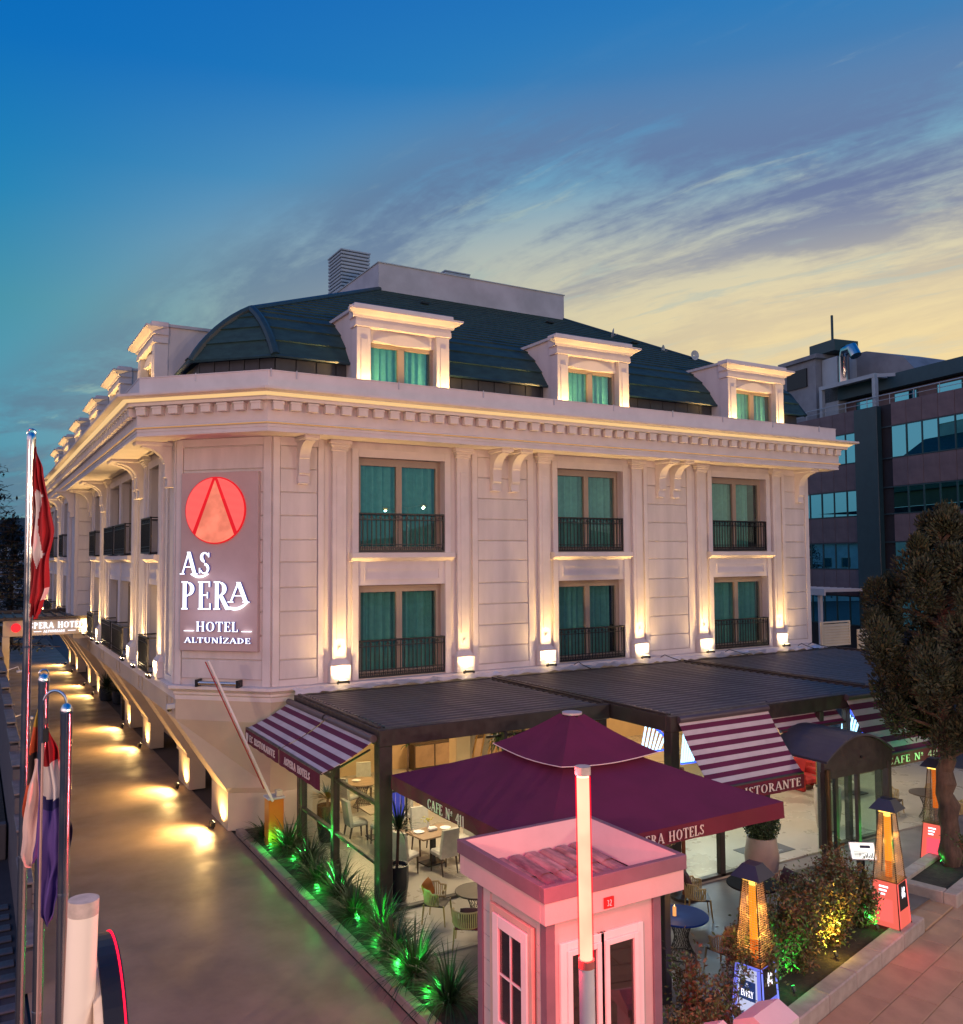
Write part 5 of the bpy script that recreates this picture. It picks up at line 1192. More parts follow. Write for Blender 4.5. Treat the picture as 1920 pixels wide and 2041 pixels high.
# ================================================================== security booth
bo = thing('security_booth', 'small white security booth with flat parapet roof, lit red', 'booth', (7.3, 10, 0))
KX0, KX1, KY0, KY1, KZ = 6.10, 8.44, 8.95, 11.16, 3.56
BX0, BX1, BY0, BY1 = 6.25, 8.05, 9.12, 10.75
def ring(mb, x0, x1, y0, y1, w_, z0, z1, c=.006):
    mb.box(x0, x1, y0, y0+w_, z0, z1, c); mb.box(x0, x1, y1-w_, y1, z0, z1, c); mb.box(x0, x0+w_, y0+w_+.001, y1-w_-.001, z0, z1, c); mb.box(x1-w_, x1, y0+w_+.001, y1-w_-.001, z0, z1, c)
mb = MB(); ring(mb, KX0, KX1, KY0, KY1, .09, KZ-.19, KZ); mb.build('parapet_cap', mauve, bo)
mb = MB(); ring(mb, KX0+.03, KX1-.03, KY0+.03, KY1-.03, .10, KZ-.47, KZ-.192); mb.build('fascia_board', pinkw, bo)
mb = MB()
i0, i1, j0, j1 = KX0+.092, KX1-.092, KY0+.092, KY1-.092; m0, m1, n0, n1 = i0+.22, i1-.22, j0+.22, j1-.22
zt_, zb_ = KZ-.005, KZ-.34
mb.add([(i0,j0,zt_),(i1,j0,zt_),(i1,j1,zt_),(i0,j1,zt_),(m0,n0,zb_),(m1,n0,zb_),(m1,n1,zb_),(m0,n1,zb_)], [(0,1,5,4),(1,2,6,5),(2,3,7,6),(3,0,4,7)]); mb.build('parapet_lining', pinkw, bo, fix=False)
rust = M('stained_roof_sheet', (.36, .22, .20), .7, var=.5, vs=3.5, bump=.3, bs=12, stretch=(3, .8, 1))
mb = MB(); ring(mb, KX0+.12, KX1-.12, KY0+.12, KY1-.12, .3, KZ-.46, KZ-.44); mb.box(KX0+.2, KX1-.2, KY0+.2, KY1-.2, KZ-.50, KZ-.47); mb.build('roof_board', M('roof_board', (.06, .03, .03), .8), bo)
for k in range(6):
    mb = MB(); x0 = m0+.05+k*(m1-m0-.1)/6; wd = (m1-m0-.1)/6; vs = []
    for j in range(8):
        u = j/7; x = x0+wd*u*1.06
        for y, dz_ in ((n0+.03, 0), (n0+(n1-n0)*.52, .05)): vs.append((x, y, zb_-.04+.07*min(1, max(0, 1.6*math.sin(PI*u)))+dz_*.4))
        for y, dz_ in ((n0+(n1-n0)*.48, .03), (n1-.04, .08)): vs.append((x, y, zb_-.02+.07*min(1, max(0, 1.6*math.sin(PI*u)))+dz_*.4))
    mb.add(vs, [[4*j, 4*j+4, 4*j+5, 4*j+1] for j in range(7)]+[[4*j+2, 4*j+6, 4*j+7, 4*j+3] for j in range(7)]); mb.build('roof_sheet', rust, bo, fix=False)
mb = MB(); mb.box(BX0, BX1, BY0, BY1, 0, KZ-.475); mb.build('wall', pinkw, bo)
for x, y in ((BX0, BY0), (BX1, BY0), (BX0, BY1)):
    mb = MB(); mb.box(x-.035 if x == BX0 else x-.10, x+.10 if x == BX0 else x+.035, y-.035 if y == BY0 else y-.10, y+.10 if y == BY0 else y+.035, 0, KZ-.478, .006); mb.build('corner_trim', mauve, bo)
# siding boards on the driveway side: only slivers show round the door
for k in range(9):
    mb = MB(); mb.box(BX0-.02, BX0, BY0+.12, BY0+.20, .1+k*.33, .1+k*.33+.322); mb.build('siding_board', pinkw, bo)
    mb = MB(); mb.box(BX0-.02, BX0, BY1-.30, BY1-.11, .1+k*.33, .1+k*.33+.322); mb.build('siding_board', pinkw, bo)
M('booth_interior', (.05, .025, .02), .7, var=.3, vs=2)
dkg = Mglass('booth_glass', (1, .9, .9), 2.4, (.55, .5, .5), 1.5)
def booth_win(T, a0, a1, z0, z1, ncol, nrow, dv_, name, fw=.07, outer=True):
    mb = MB(T)
    if outer:
        for bx in ((a0-.10, a0, 0, .05, z0, z1+.10), (a1, a1+.10, 0, .05, z0, z1+.10), (a0, a1, 0, .049, z1, z1+.10)): mb.box(*bx, .006)
    for bx in ((a0, a0+fw, 0, .075, z0, z1), (a1-fw, a1, 0, .075, z0, z1), (a0+fw, a1-fw, 0, .074, z1-fw, z1), (a0+fw, a1-fw, 0, .074, z0, z0+fw)): mb.box(*bx, .006)
    f = mb.build(name, white, bo)
    mb = MB(T); mb.box(a0+fw, a1-fw, .004, .012, z0+fw, z1-fw); mb.build('dark_interior', M('booth_interior', (.05, .025, .02), .7, var=.3, vs=2), f)
    mb = MB(T); mb.box(a0+fw, a1-fw, .030, .036, z0+fw, z1-fw); mb.build('pane', dkg, f)
    for k in range(1, ncol): x = a0+fw+(a1-a0-2*fw)*k/ncol; mb = MB(T); mb.box(x-dv_/2, x+dv_/2, .020, .05, z0+fw, z1-fw); mb.build('muntin', white, f)
    for k in range(1, nrow): z = z0+fw+(z1-z0-2*fw)*k/nrow; mb = MB(T); mb.box(a0+fw, a1-fw, .020, .046, z-dv_/2, z+dv_/2); mb.build('muntin', white, f)
    return f
TL = lambda a, d, z: (BX0-.021-d, BY1-a, z); TF = lambda a, d, z: (a, BY0-.002-d, z)
f = booth_win(TL, .42, 1.28, .1, 2.72, 1, 1, .03, 'door', .12) if False else None
mb = MB(TL)
for bx in ((.36, .45, 0, .05, 0, 2.92), (1.30, 1.39, 0, .05, 0, 2.92), (.45, 1.30, 0, .049, 2.83, 2.92)): mb.box(*bx, .006)
door = mb.build('door_frame', M('frame_cream', (.55, .42, .34), .6), bo)
mb = MB(TL)
for bx in ((.455, .60, 0, .07, .02, 2.82), (1.16, 1.295, 0, .07, .02, 2.82), (.60, 1.16, 0, .069, 2.66, 2.82), (.60, 1.16, 0, .069, 1.30, 1.46), (.60, 1.16, 0, .06, .02, 1.30)): mb.box(*bx, .006)
door = mb.build('door', white, bo)
mb = MB(TL); mb.box(.60, 1.16, .004, .012, 1.46, 2.66); mb.build('dark_interior', MATS['booth_interior'], door)
mb = MB(TL); mb.box(.60, 1.16, .030, .036, 1.46, 2.66); mb.build('pane', dkg, door)
mb = MB(TL); mb.box(.865, .895, .02, .05, 1.46, 2.66); mb.build('muntin', white, door); mb = MB(TL); mb.box(.60, 1.16, .02, .046, 2.045, 2.075); mb.build('muntin', white, door)
mb = MB(TL); mb.tube([(1.22, .09, 1.2), (1.22, .12, 1.28), (1.1, .12, 1.28)], .012, 6); mb.build('handle', steel, door)
booth_win(TF, 6.52, 7.05, 1.0, 2.68, 1, 1, .03, 'window', .07); booth_win(TF, 7.11, 7.66, 1.0, 2.68, 1, 1, .03, 'window', .07)
mb = MB(); mb.box(7.03, 7.19, KY0+.01, KY0+.028, KZ-.44, KZ-.30, .004); pl = mb.build('number_plate', M('red_plate', (.42, .02, .02), .5), bo)
mb = MB(); letters(mb, '32', lambda a, d, z: (a, KY0+.01-d, z), 7.07, 7.15, KZ-.41, .08, 0, .004); mb.build('number', white, pl)
# ================================================================== light columns
def light_column(x, y, zt, lean, lit, lab):
    t = thing('light_column', lab, 'light column', (x, y, 0)); r = .077; bx, by = x+lean[0], y+lean[1]
    P = lambda z: (bx+(x-bx)*z/zt, by+(y-by)*z/zt, z); zs = 3.62
    if lit:
        core = Memit('column_core', 'ffa890', 3.2, 1.6)
        sh = bpy.data.materials.new('column_shell'); sh.use_nodes = True; T = NT(sh.node_tree); T.n.clear(); o_ = T.new('ShaderNodeOutputMaterial'); ad = T.new('ShaderNodeAddShader')
        tr = T.new('ShaderNodeBsdfTransparent'); tr.inputs[0].default_value = (1, .62, .55, 1); em = T.new('ShaderNodeEmission'); em.inputs[0].default_value = S('ff1030'); em.inputs[1].default_value = .55
        T.l.new(tr.outputs[0], ad.inputs[0]); T.l.new(em.outputs[0], ad.inputs[1]); T.l.new(ad.outputs[0], o_.inputs[0])
        mb = MB(); mb.tube([P(zs), P(zt-.1)], r*.80, 24); mb.build('lamp_core', core, t, smooth=True)
        mb = MB(); mb.tube([P(zs), P(zt-.1)], r, 28, False); mb.build('diffuser', sh, t, smooth=True, fix=False)
        for z in (3.9, 4.4, 4.9, 5.3):
            for d in (Vector((.8, .6, 0)), Vector((-.9, .3, 0))): lamp('POINT', 'column_glow', Vector(P(z))+d*.12, 125, (1, .055, .075), t, size=.05)
        mb = MB(); mb.tube([P(zs-.03), P(zs+.05)], r*1.03, 24); mb.build('collar', M('collar_tape', (.45, .12, .1), .6), t)
        mb = MB(); mb.tube([P(0), P(zs-.031)], r*1.0, 24); mb.build('shaft', M('column_shaft', (.62, .58, .58), .5), t, smooth=True)
    else:
        mb = MB(); mb.tube([P(0), P(zt-.08)], r, 28); mb.build('diffuser', M('column_white', (.80, .74, .68), .3, emit='ffb070', es=.12, var=.02), t, smooth=True)  # faint warm emission stands in for street light falling on the unlit tube
    mb = MB(); mb.tube([P(zt-.08), P(zt)], r*1.02, 28); mb.build('cap', M('column_cap', (.52, .42, .38), .7, var=.2, vs=12), t, smooth=True)
    return t
light_column(5.26, 7.02, 5.53, (.03, -.02), True, 'red-glowing tube light column standing in front of the booth')
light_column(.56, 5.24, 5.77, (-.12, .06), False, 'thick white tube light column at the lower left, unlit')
# drum sign with red edge lights beside the white column
t = thing('round_sign', 'round drum sign seen edge-on with cream face and red-lit rim', 'sign', (0, 0, 0))
cc = Vector((0, 0, 7.6))+(cf_+cr_*((206-960)/1729.9)-cu_*((2100-1020.5)/1729.9))*5.0
ax = (cr_-cf_*-.06); ax = Vector((cr_.x, cr_.y, 0)).normalized()*.866+Vector((cf_.x, cf_.y, 0)).normalized()*.5; ax.normalize(); up_ = Vector((0, 0, 1)); sd_ = ax.cross(up_)
circ = lambda r_, o, n=48: [tuple(cc+ax*o+sd_*r_*math.cos(2*PI*k/n)+up_*r_*math.sin(2*PI*k/n)) for k in range(n)]
def drum(r0, r1, o0, o1, name, mat):
    n = 48; mb = MB(); mb.add(circ(r0, o0)+circ(r1, o1), [list(range(n))[::-1], list(range(n, 2*n))]+[[k, (k+1) % n, n+(k+1) % n, n+k] for k in range(n)]); return mb.build(name, mat, t)
drum(.60, .625, -.10, -.06, 'face', M('sign_cream', (.62, .50, .40), .5)); drum(.64, .64, -.058, .060, 'rim', blackm); drum(.646, .646, .042, .052, 'led_edge', Memit('red_led', 'ff1838', 2.6))
# ================================================================== flagpoles and flags
def flagpole(x, y, zt, lab, r=.05, hook=False, hx=0):
    t = thing('flagpole', lab, 'flagpole', (x, y, 0), 'steel flagpoles by the driveway')
    mb = MB(); mb.tube([(x, y, 0), (x, y, zt-.05)], r, 20); mb.build('shaft', steel, t, smooth=True)
    mb = MB(); mb.lathe([(r*1.06, zt-.06), (r*1.06, zt-.02), (r*.7, zt+.02), (.01, zt+.035)], x, y, 18); mb.build('cap', chrome, t, smooth=True)
    if hook:
        rr = cr_*-1; pts = [Vector((x, y, zt))+rr*(.11-.11*math.cos(a))+Vector((0, 0, .02+.13*math.sin(a))) for a in [PI*k/10 for k in range(11)]]
        mb = MB(); mb.tube(pts, .014, 8); mb.build('hook', chrome, t, smooth=True)
        p = pts[-1]; mb = MB(); mb.tube([p, p-Vector((0, 0, .2))-rr*.03, p-Vector((0, 0, .32))-rr*.02], .006, 5); mb.build('halyard', blackm, t)
        mb = MB(); mb.box(p.x+.0, p.x+.05, p.y-.02, p.y+.02, p.z-.36, p.z-.22, .008); mb.build('cleat', blackm, t)
        mb = MB(); mb.tube([p-Vector((0, 0, .36)), p-Vector((0, 0, 3.6))], .012, 6); mb.build('rope', M('pink_rope', (.5, .3, .26), .8), t)
    else:
        mb = MB(); mb.tube([(x+.045*math.sin(2*PI*k/14), y, zt+.03+.045*math.cos(2*PI*k/14)) for k in range(15)], .010, 6); mb.build('ring', chrome, t, smooth=True)
    for z in (zt*.72, zt*.45): mb = MB(); mb.lathe([(r*1.04, z), (r*1.04, z+.02)], x, y, 18); mb.build('band', chrome, t, smooth=True)
flagpole(.59, 11.76, 9.12, 'tallest polished steel flagpole, carrying the red flag with white crescent'); flagpole(.69, 10.47, 6.36, 'middle polished flagpole with a ring on its cap', .052)
flagpole(.80, 9.14, 6.22, 'right-hand polished flagpole with a curved hook on top', .052, True)
rh = Vector((cr_.x, cr_.y, 0)).normalized(); fh = Vector((cf_.x, cf_.y, 0)).normalized()
def flag(lab, org, prof, colfn, mats, seed, folds=5, depth=.05, nu=36, nv=70):
    # prof: [(drop, left, right)] outline of the hanging cloth; colfn(u, v) -> material index
    rng = random.Random(seed); O = Vector(org); vs = []; mb = MB(); ph = rng.uniform(0, 6)
    def at(v):
        for (v0, l0, r0), (v1, l1, r1) in zip(prof, prof[1:]):
            if v <= v1: k = (v-v0)/(v1-v0); k = k*k*(3-2*k); return l0+(l1-l0)*k, r0+(r1-r0)*k
        return prof[-1][1:]
    H_ = prof[-1][0]
    for j in range(nv+1):
        v = H_*j/nv; l, r = at(v)
        for i in range(nu+1):
            u = i/nu; dp = depth*math.sin(u*folds*PI+ph+v*1.3)*(.35+.65*u)*min(1, v*4)+.02*math.sin(v*9+u*5)
            vs.append(tuple(O+rh*(l+(r-l)*u)+fh*dp-Vector((0, 0, v-.03*math.sin(u*PI*2+ph)*min(1, v*3)))))
    mb.add(vs, [[j*(nu+1)+i, j*(nu+1)+i+1, (j+1)*(nu+1)+i+1, (j+1)*(nu+1)+i] for j in range(nv) for i in range(nu)])
    mb.mi = [colfn((i+.5)/nu, (j+.5)/nv*H_) for j in range(nv) for i in range(nu)]
    o = mb.build('flag', mats, smooth='all', fix=False); tag(o, lab, 'flag', 'flags hanging on the flagpoles')
FR = M('flag_red', (.33, .012, .018), .8, var=.12, vs=4); FW = M('flag_white', (.70, .62, .60), .8, var=.05); FO = M('flag_orange_red', (.50, .07, .02), .8, var=.1); FY = M('flag_yellow', (.42, .26, .03), .8); FK = M('flag_black', (.035, .02, .02), .8); FV = M('flag_violet', (.085, .045, .22), .8, var=.1); FN = M('flag_navy', (.02, .015, .10), .8)
def turk(u, v):
    # crescent and star lie across the hanging folds
    x, y = u-.40, (v-.92)*.55
    if x*x/.20+y*y/.05 < 1 and ((x-.22)**2)/.15+(y+.0)**2/.034 > 1 and u > .12: return 1
    if abs(u-.18)+abs(v-1.30)*1.1 < .20 and u < .34: return 1
    if u > .72 and 1.72 < v < 1.86: return 1
    return 0
flag('red flag with white crescent hanging limp from the tallest pole', (.63, 11.74, 8.98), [(0, .0, .02), (.3, .0, .10), (.8, .0, .22), (1.05, .0, .25), (1.45, .0, .20), (1.7, .0, .19), (1.95, -.02, .12), (2.05, -.02, .09)], turk, [FR, FW], 3)
flag('limp flag of yellow, orange-red and black folds beside the middle pole', (.66, 10.50, 6.2), [(0, .0, .02), (.35, -.06, .06), (.8, -.11, .06), (1.25, -.15, .03), (1.5, -.10, .02)], lambda u, v: 0 if v < .34+.05*u else (1 if v < .64-.08*u else (2 if v < .98-.22*u else 1)), [FY, FO, FK], 5, 3)
flag('limp flag with red, white, navy and violet folds by the right-hand pole', (.76, 9.22, 6.05), [(0, -.14, -.12), (.3, -.16, -.03), (.7, -.16, .05), (1.0, -.18, .14), (1.25, -.18, .12), (1.5, -.18, .03), (1.75, -.16, -.02), (1.85, -.10, -.06)], lambda u, v: 0 if v < .36 else (1 if v < .66+.08*u else (2 if v < .80 else 3)), [FR, FW, FN, FV], 9, 4)
flag('pale pink-white lower corner of a flag hanging left of the middle pole', (.60, 10.2, 5.55), [(0, .0, .05), (.4, -.07, .08), (.8, -.12, .10), (1.0, -.13, .06), (1.08, -.08, .02)], lambda u, v: 1 if u+v*.3 > .96 else 0, [M('flag_blush', (.66, .45, .40), .8), FV], 13, 3)
# ================================================================== slate wall on the left
t = thing('slate_wall', 'tall slate-clad garden wall with stepped top along the driveway', 'wall', (1.05, 30, 0))
steps = [(17.6, 19.4, .8), (19.4, 21.2, 1.3), (21.2, 22.6, 1.85), (22.6, 24, 2.3), (24, 25.8, 2.65), (25.8, 28, 2.9), (28, 30.5, 3.05), (30.5, 33, 3.2), (33, 36, 3.4), (36, 40, 3.6), (40, 44.8, 3.75)]
mb = MB()
for y0, y1, zt in steps: mb.box(.95, 1.14, y0, y1-.002, 0, zt-.08)
mb.build('wall_core', M('wall_core', (.10, .09, .10), .9), t)
slate = M('slate_stone', (.15, .13, .13), .6, var=.35, vs=3, bump=.3, bs=12); rng = random.Random(21); cnt = 0
for y0, y1, zt in steps:
    z = .0
    while z < zt-.05:
        h = rng.uniform(.16, .30); y = y0
        while y < y1-.1:
            L_ = min(rng.uniform(.5, 1.3), y1-y); mb = MB(); pr = rng.uniform(.0, .05); mb.box(1.141, 1.17+pr, y+.008, y+L_-.008, z+.006, min(z+h, zt)-.006, .01); mb.build('stone', slate, t); y += L_
        z += h
    mb = MB(); mb.box(.93, 1.18, y0, y1-.01, zt-.02, zt+.03, .01); mb.build('coping', slate, t)
for y, z in ((36.5, 3.6), (30.0, 2.9)):
    mb = MB(); mb.tube([(1.2, y, z), (1.55, y, z+.1), (1.6, y, z-.05)], .018, 5); mb.box(1.5, 1.7, y-.12, y+.12, z-.1, z-.04); mb.build('lamp_bracket', white, t)
# neighbour's sunken path of dark blocks left of the wall, with planter
mb = MB(); mb.box(-9, .95, 4, 26, -.05, .0); pth = mb.build('neighbour_path', M('path_bed', (.03, .03, .04), .9), kind='structure')
blk = M('dark_block', (.055, .05, .06), .38, var=.3, vs=5, bump=.15, bs=20, rvar=.1); bm_ = MB(); bm_.box(-.30, .30, -.145, .145, 0, .05, .018); bme = bm_.mesh('paving_block', blk)
for j in range(30):
    for i in range(7): link('paving_block', bme, pth, (.55-.62*i-.31*(j % 2), 13.4+j*.31, .0), (0, 0, .0))
t = thing('neighbour_planter', 'dark rendered planter box beyond the slate wall on the left', 'planter', (-1, 26.6, 0))
mb = MB(); mb.box(-6, .9, 25.6, 25.9, 0, .9, .02); mb.box(-6, -5.7, 25.9, 34, 0, .9); mb.build('planter_wall', M('planter_grey', (.09, .08, .085), .8), t); mb = MB(); mb.box(-5.7, .9, 25.91, 34, .1, .8); mb.build('soil', soil, t)
# ================================================================== sign gantry over the driveway
t = thing('sign_gantry', 'cream portal over the driveway with ASPERA HOTEL lettering and ribbed roof', 'gantry', (3.2, 45.3, 0))
mb = MB(); mb.box(1.26, 5.0, 44.9, 45.25, 4.17, 4.88, .01); mb.build('beam', rendr, t)
mb = MB(); mb.box(1.24, 1.54, 44.88, 45.27, 0, 4.168, .01); mb.build('post', rendr, t)
mb = MB(); mb.box(-4, 4.2, 45.26, 48.6, 4.93, 5.01); mb.build('roof_sheet', M('gantry_roof', (.05, .04, .045), .4, .3), t)
for k in range(7): mb = MB(); mb.box(1.3+k*.42, 1.36+k*.42, 44.9, 48.6, 5.01, 5.09); mb.build('roof_rib', perg, t)
mb = MB(); mb.box(-4.2, 4.2, 48.6, 48.75, 4.97, 5.17); mb.box(-4.2, 5.0, 44.82, 44.9, 4.89, 5.01); mb.build('edge_beam', perg, t)
mb = MB(); mb.prism([(1.78+.20*math.cos(2*PI*k/24), 4.56+.20*math.sin(2*PI*k/24)) for k in range(24)], lambda u, v, q: (u, q, v), 44.80, 44.88); mb.build('red_disc', Memit('red_dot', 'ff3038', 1.3), t)
mb = MB(); letters(mb, 'ASPERA HOTEL', lambda a, d, z: (a, 44.89-d, z), 2.08, 4.56, 4.49, .28, 0, .05); letters(mb, 'ALTUNİZADE', lambda a, d, z: (a, 44.89-d, z), 2.9, 3.80, 4.30, .10, 0, .05)
mb.box(2.5, 2.82, 44.84, 44.86, 4.34, 4.365); mb.box(3.92, 4.25, 44.84, 44.86, 4.34, 4.365); mb.build('letters', LW_, t)
lamp('AREA', 'letter_glow', (3.3, 44.3, 4.37), 1.5, (.7, .7, 1), t, (3.3, 45, 4.47), 1.5)
# ================================================================== driveway floor lamps and pots
fl_names = ('nearest', 'second', 'third', 'fourth', 'fifth', 'sixth', 'seventh', 'farthest')
for i, y in enumerate((25.55, 30.5, 37.9, 42.7, 53.9, 58.3, 65.7, 70.6)):
    t = thing('floor_floodlight', 'small floodlight on the driveway lighting a pillar, %s of the row' % fl_names[i], 'floodlight', (6.05, y, 0), 'floor floodlights along the driveway')
    mb = MB(); mb.box(5.98, 6.10, y-.13, y+.13, .03, .16, .01); mb.build('housing', blackm, t)
    mb = MB(); mb.box(6.02, 6.06, y-.16, y-.135, 0, .14); mb.box(6.02, 6.06, y+.135, y+.16, 0, .14); mb.build('bracket', blackm, t)
    mb = MB(); mb.add([(6.102, y-.12, .05), (6.102, y+.12, .05), (6.085, y+.12, .168), (6.085, y-.12, .168)], [(0, 1, 2, 3)]); mb.build('lens', LAMP, t)
    lamp('SPOT', 'floor_beam', (6.13, y, .15), 260, WARM, t, (6.32, y, .9), .05, 150, .8)
    lamp('SPOT', 'floor_spill', (5.9, y, .32), 1500, WARM, t, (2.2, y-.3, .34), .22, 168, 1.0)
for (x, y, lab) in ((6.45, 51.3, 'dark potted shrub between the far pillars'), (6.9, 49.8, 'second dark potted shrub between the far pillars')):
    potted(x, y, 0, .4, .7, lab, potd, 160, 1.0, .05, int(y))
t = thing('litter_bin', 'dark square bin against the driveway wall', 'bin', (6.6, 44.9, 0)); mb = MB(); mb.box(6.3, 6.8, 44.6, 45.2, 0, 1.2, .03); mb.build('body', blackm, t); mb = MB(); mb.box(6.27, 6.83, 44.57, 45.23, 1.2, 1.27, .02); mb.build('lid', blackm, t)
# ================================================================== barrier gate
t = thing('barrier_gate', 'orange car-park barrier box with its white boom half raised', 'barrier', (6.95, 22.6, 0))
mb = MB(); mb.box(6.76, 7.16, 22.5, 22.9, .15, 1.36, .015); mb.build('cabinet', M('barrier_orange', (.55, .17, .015), .5, var=.08), t); mb = MB(); mb.box(6.73, 7.19, 22.47, 22.93, 1.36, 1.41, .01); mb.build('lid', greyp, t)
mb = MB(); mb.box(6.98, 7.14, 22.55, 22.72, 1.41, 1.56, .01); mb.build('signal_head', M('cream_plastic', (.6, .55, .42), .5), t)
b0, b1 = Vector((6.84, 22.45, 1.35)), Vector((5.17, 22.45, 5.06)); bd = (b1-b0)
mb = MB(); mb.bar(b0, b1, .05, .12, (0, 1, 0)); boom = mb.build('boom', white, t)
mb = MB(); sh_ = Vector((-.912, 0, -.411))*.068; mb.bar(b0+bd*.1+sh_, b1+sh_, .022, .05, (0, 1, 0)); mb.build('boom_edge', FR, boom)
for k in (.36, .62, .88):
    mb = MB(); p = b0+bd*k; mb.bar(p, p+bd*.018, .054, .07, (0, 1, 0)); mb.build('reflector', M('reflector_red', (.6, .02, .03), .4, emit='ff2030', es=.25), boom)
# ================================================================== patio heaters
GRILL = M('heater_grill', (.03, .025, .02), .4, .6); WIRE = M('heater_wire_lit', (.50, .36, .20), .45, .3); AMB = Memit('heater_amber', 'ff9420', 1.35); AMB2 = Memit('heater_amber_dim', 'e8701c', .85); AMB3 = Memit('heater_tip', 'ffd060', 2.6)  # wire colour lightened to amber, standing in for flame light on the grille
def heater(x, y, z0, rz, base, lab, H=2.45, strength=1.0, poster=True, accent=(.2, .25, 1), hot=True):
    t = thing('patio_heater', lab, 'patio heater', (0, 0, 0), 'pyramid patio heaters')
    k = H/2.45; zb, zh = .88*k, 2.22*k; wb, wm, wt = .29, .235, .12
    fr = lambda w_, z: [(-w_, -w_, z), (w_, -w_, z), (w_, w_, z), (-w_, w_, z)]
    mb = MB(); mb.add(fr(wb, .02)+fr(wm, zb), [(0,1,5,4),(1,2,6,5),(2,3,7,6),(3,0,4,7),(4,5,6,7),(0,3,2,1)]); mb.build('base_cabinet', base, t)
    mb = MB(); mb.add(fr(wm+.02, zb)+fr(wm+.02, zb+.02), [(0,3,2,1),(4,5,6,7),(0,1,5,4),(1,2,6,5),(2,3,7,6),(3,0,4,7)]); mb.build('shelf', M('heater_shelf', (.20, .11, .04), .4, .5), t)
    for i in range(4):
        p, q = fr(wb+.006, .0)[i], fr(wt, zh)[i]; mb = MB(); mb.tube([p, q], .012, 5); mb.build('corner_bar', GRILL, t)
    mb = MB()
    for s_ in range(4):
        for j in range(34):
            f0 = (j+.5)/34; z = zb+.05+(zh-zb-.08)*f0; w_ = wm+(wt-wm)*f0; c = fr(w_, z); mb.bar(c[s_], c[(s_+1) % 4], .0045)
        for j in range(1, 6):
            a = lambda w_, z: [fr(w_, z)[s_][i]+(fr(w_, z)[(s_+1) % 4][i]-fr(w_, z)[s_][i])*j/6 for i in range(3)]
            mb.bar(a(wm, zb+.03), a(wt, zh-.02), .0035)
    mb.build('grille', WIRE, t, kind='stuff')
    for z0_, z1_, m_ in ((zb+.03, zb+.35, AMB2), (zb+.35, zh-.12, AMB), (zh-.12, zh, AMB3)):
        mb = MB(); mb.tube([(0, 0, z0_), (0, 0, z1_)], .066, 16); mb.build('flame_tube', m_ if hot else (AMB2 if z0_ > zb+.3 else M('heater_glass', (.25, .2, .18), .2)), t, smooth=True)
    mb = MB(); mb.add(fr(.265, zh+.03)+fr(.12, H), [(0,1,5,4),(1,2,6,5),(2,3,7,6),(3,0,4,7),(4,5,6,7),(0,3,2,1)]); mb.build('hood', M('heater_hood', (.06, .06, .075), .35, .5), t)
    mb = MB(); mb.add(fr(wt+.01, zh-.03)+fr(wt+.01, zh+.0), [(0,1,5,4),(1,2,6,5),(2,3,7,6),(3,0,4,7)]); mb.build('burner', AMB3, t)
    e = .004; LB = Memit('accent_%d%d' % (int(accent[0]*9), int(accent[2]*9)), '%02x%02x%02x' % tuple(int(255*c**(1/2.2)) for c in accent), 1.5) if 'accent_%d%d' % (int(accent[0]*9), int(accent[2]*9)) not in MATS else MATS['accent_%d%d' % (int(accent[0]*9), int(accent[2]*9))]
    # -y face: black panel with pale mark and lit edges; -x face: poster
    face = lambda a, d, z: (a*(wb+(wm-wb)*z/zb), -(wb+(wm-wb)*z/zb)-e-d, z); facx = lambda a, d, z: (-(wb+(wm-wb)*z/zb)-e-d, -a*(wb+(wm-wb)*z/zb), z)
    mb = MB(face); mb.box(-.78, .78, 0, .006, zb*.40, zb*.97); mb.build('side_panel', blackm, t)
    mb = MB(face); mb.box(-.98, -.82, 0, .006, .05, zb*.98); mb.box(.82, .98, 0, .006, .05, zb*.98); mb.build('edge_light', LB, t)
    mb = MB(face); rng = random.Random(4)
    for _ in range(14): a0 = rng.uniform(-.35, .3); z_ = zb*(.62+rng.uniform(0, .18)); mb.prism([(a0, z_), (a0+.05, z_), (a0+.15, z_+.07), (a0+.08, z_+.08)], lambda u, v, q: (u, q, v), .008, .010+_*.0004)
    mb.build('logo', LETW, t)
    if poster:
        mb = MB(facx); mb.box(-.62, .70, 0, .006, .06, zb*.93); mb.build('poster', PST, t)
        mb = MB(facx); mb.box(-.50, .60, .007, .010, zb*.38, zb*.72); mb.build('poster_field', M('poster_blue', (.02, .05, .16), .5, var=0, emit='183a70', es=.7), t)
        mb = MB(facx); letters(mb, 'TAKE AWAY', lambda a, d, z: (a, d, z), -.45, .55, zb*.80, .062, .011, .014); mb.build('poster_title', M('ink_dark', (.02, .02, .05), .6, var=0), t)
        mb = MB(facx); letters(mb, 'EVERY', lambda a, d, z: (a, d, z), -.38, .45, zb*.44, .10, .011, .014)
        for j in range(5): a_ = PI*(.1+.2*j); mb.prism([(.02+.05*math.cos(a_)-.01, zb*.60+.05*math.sin(a_)), (.02+.05*math.cos(a_)+.01, zb*.60+.05*math.sin(a_)), (.02+.14*math.cos(a_), zb*.60+.08*math.sin(a_))], lambda u, v, q: (u, q, v), .011, .013)
        mb.build('poster_text', LETW, t)
    else:
        mb = MB(facx); mb.box(-.55, .6, 0, .006, .12, zb*.62); mb.build('poster', LB, t)
        mb = MB(facx)
        for j in range(3): mb.box(-.42, .3-.12*j, .007, .01, zb*(.86-.08*j), zb*(.90-.08*j))
        mb.build('poster_text', LETW, t)
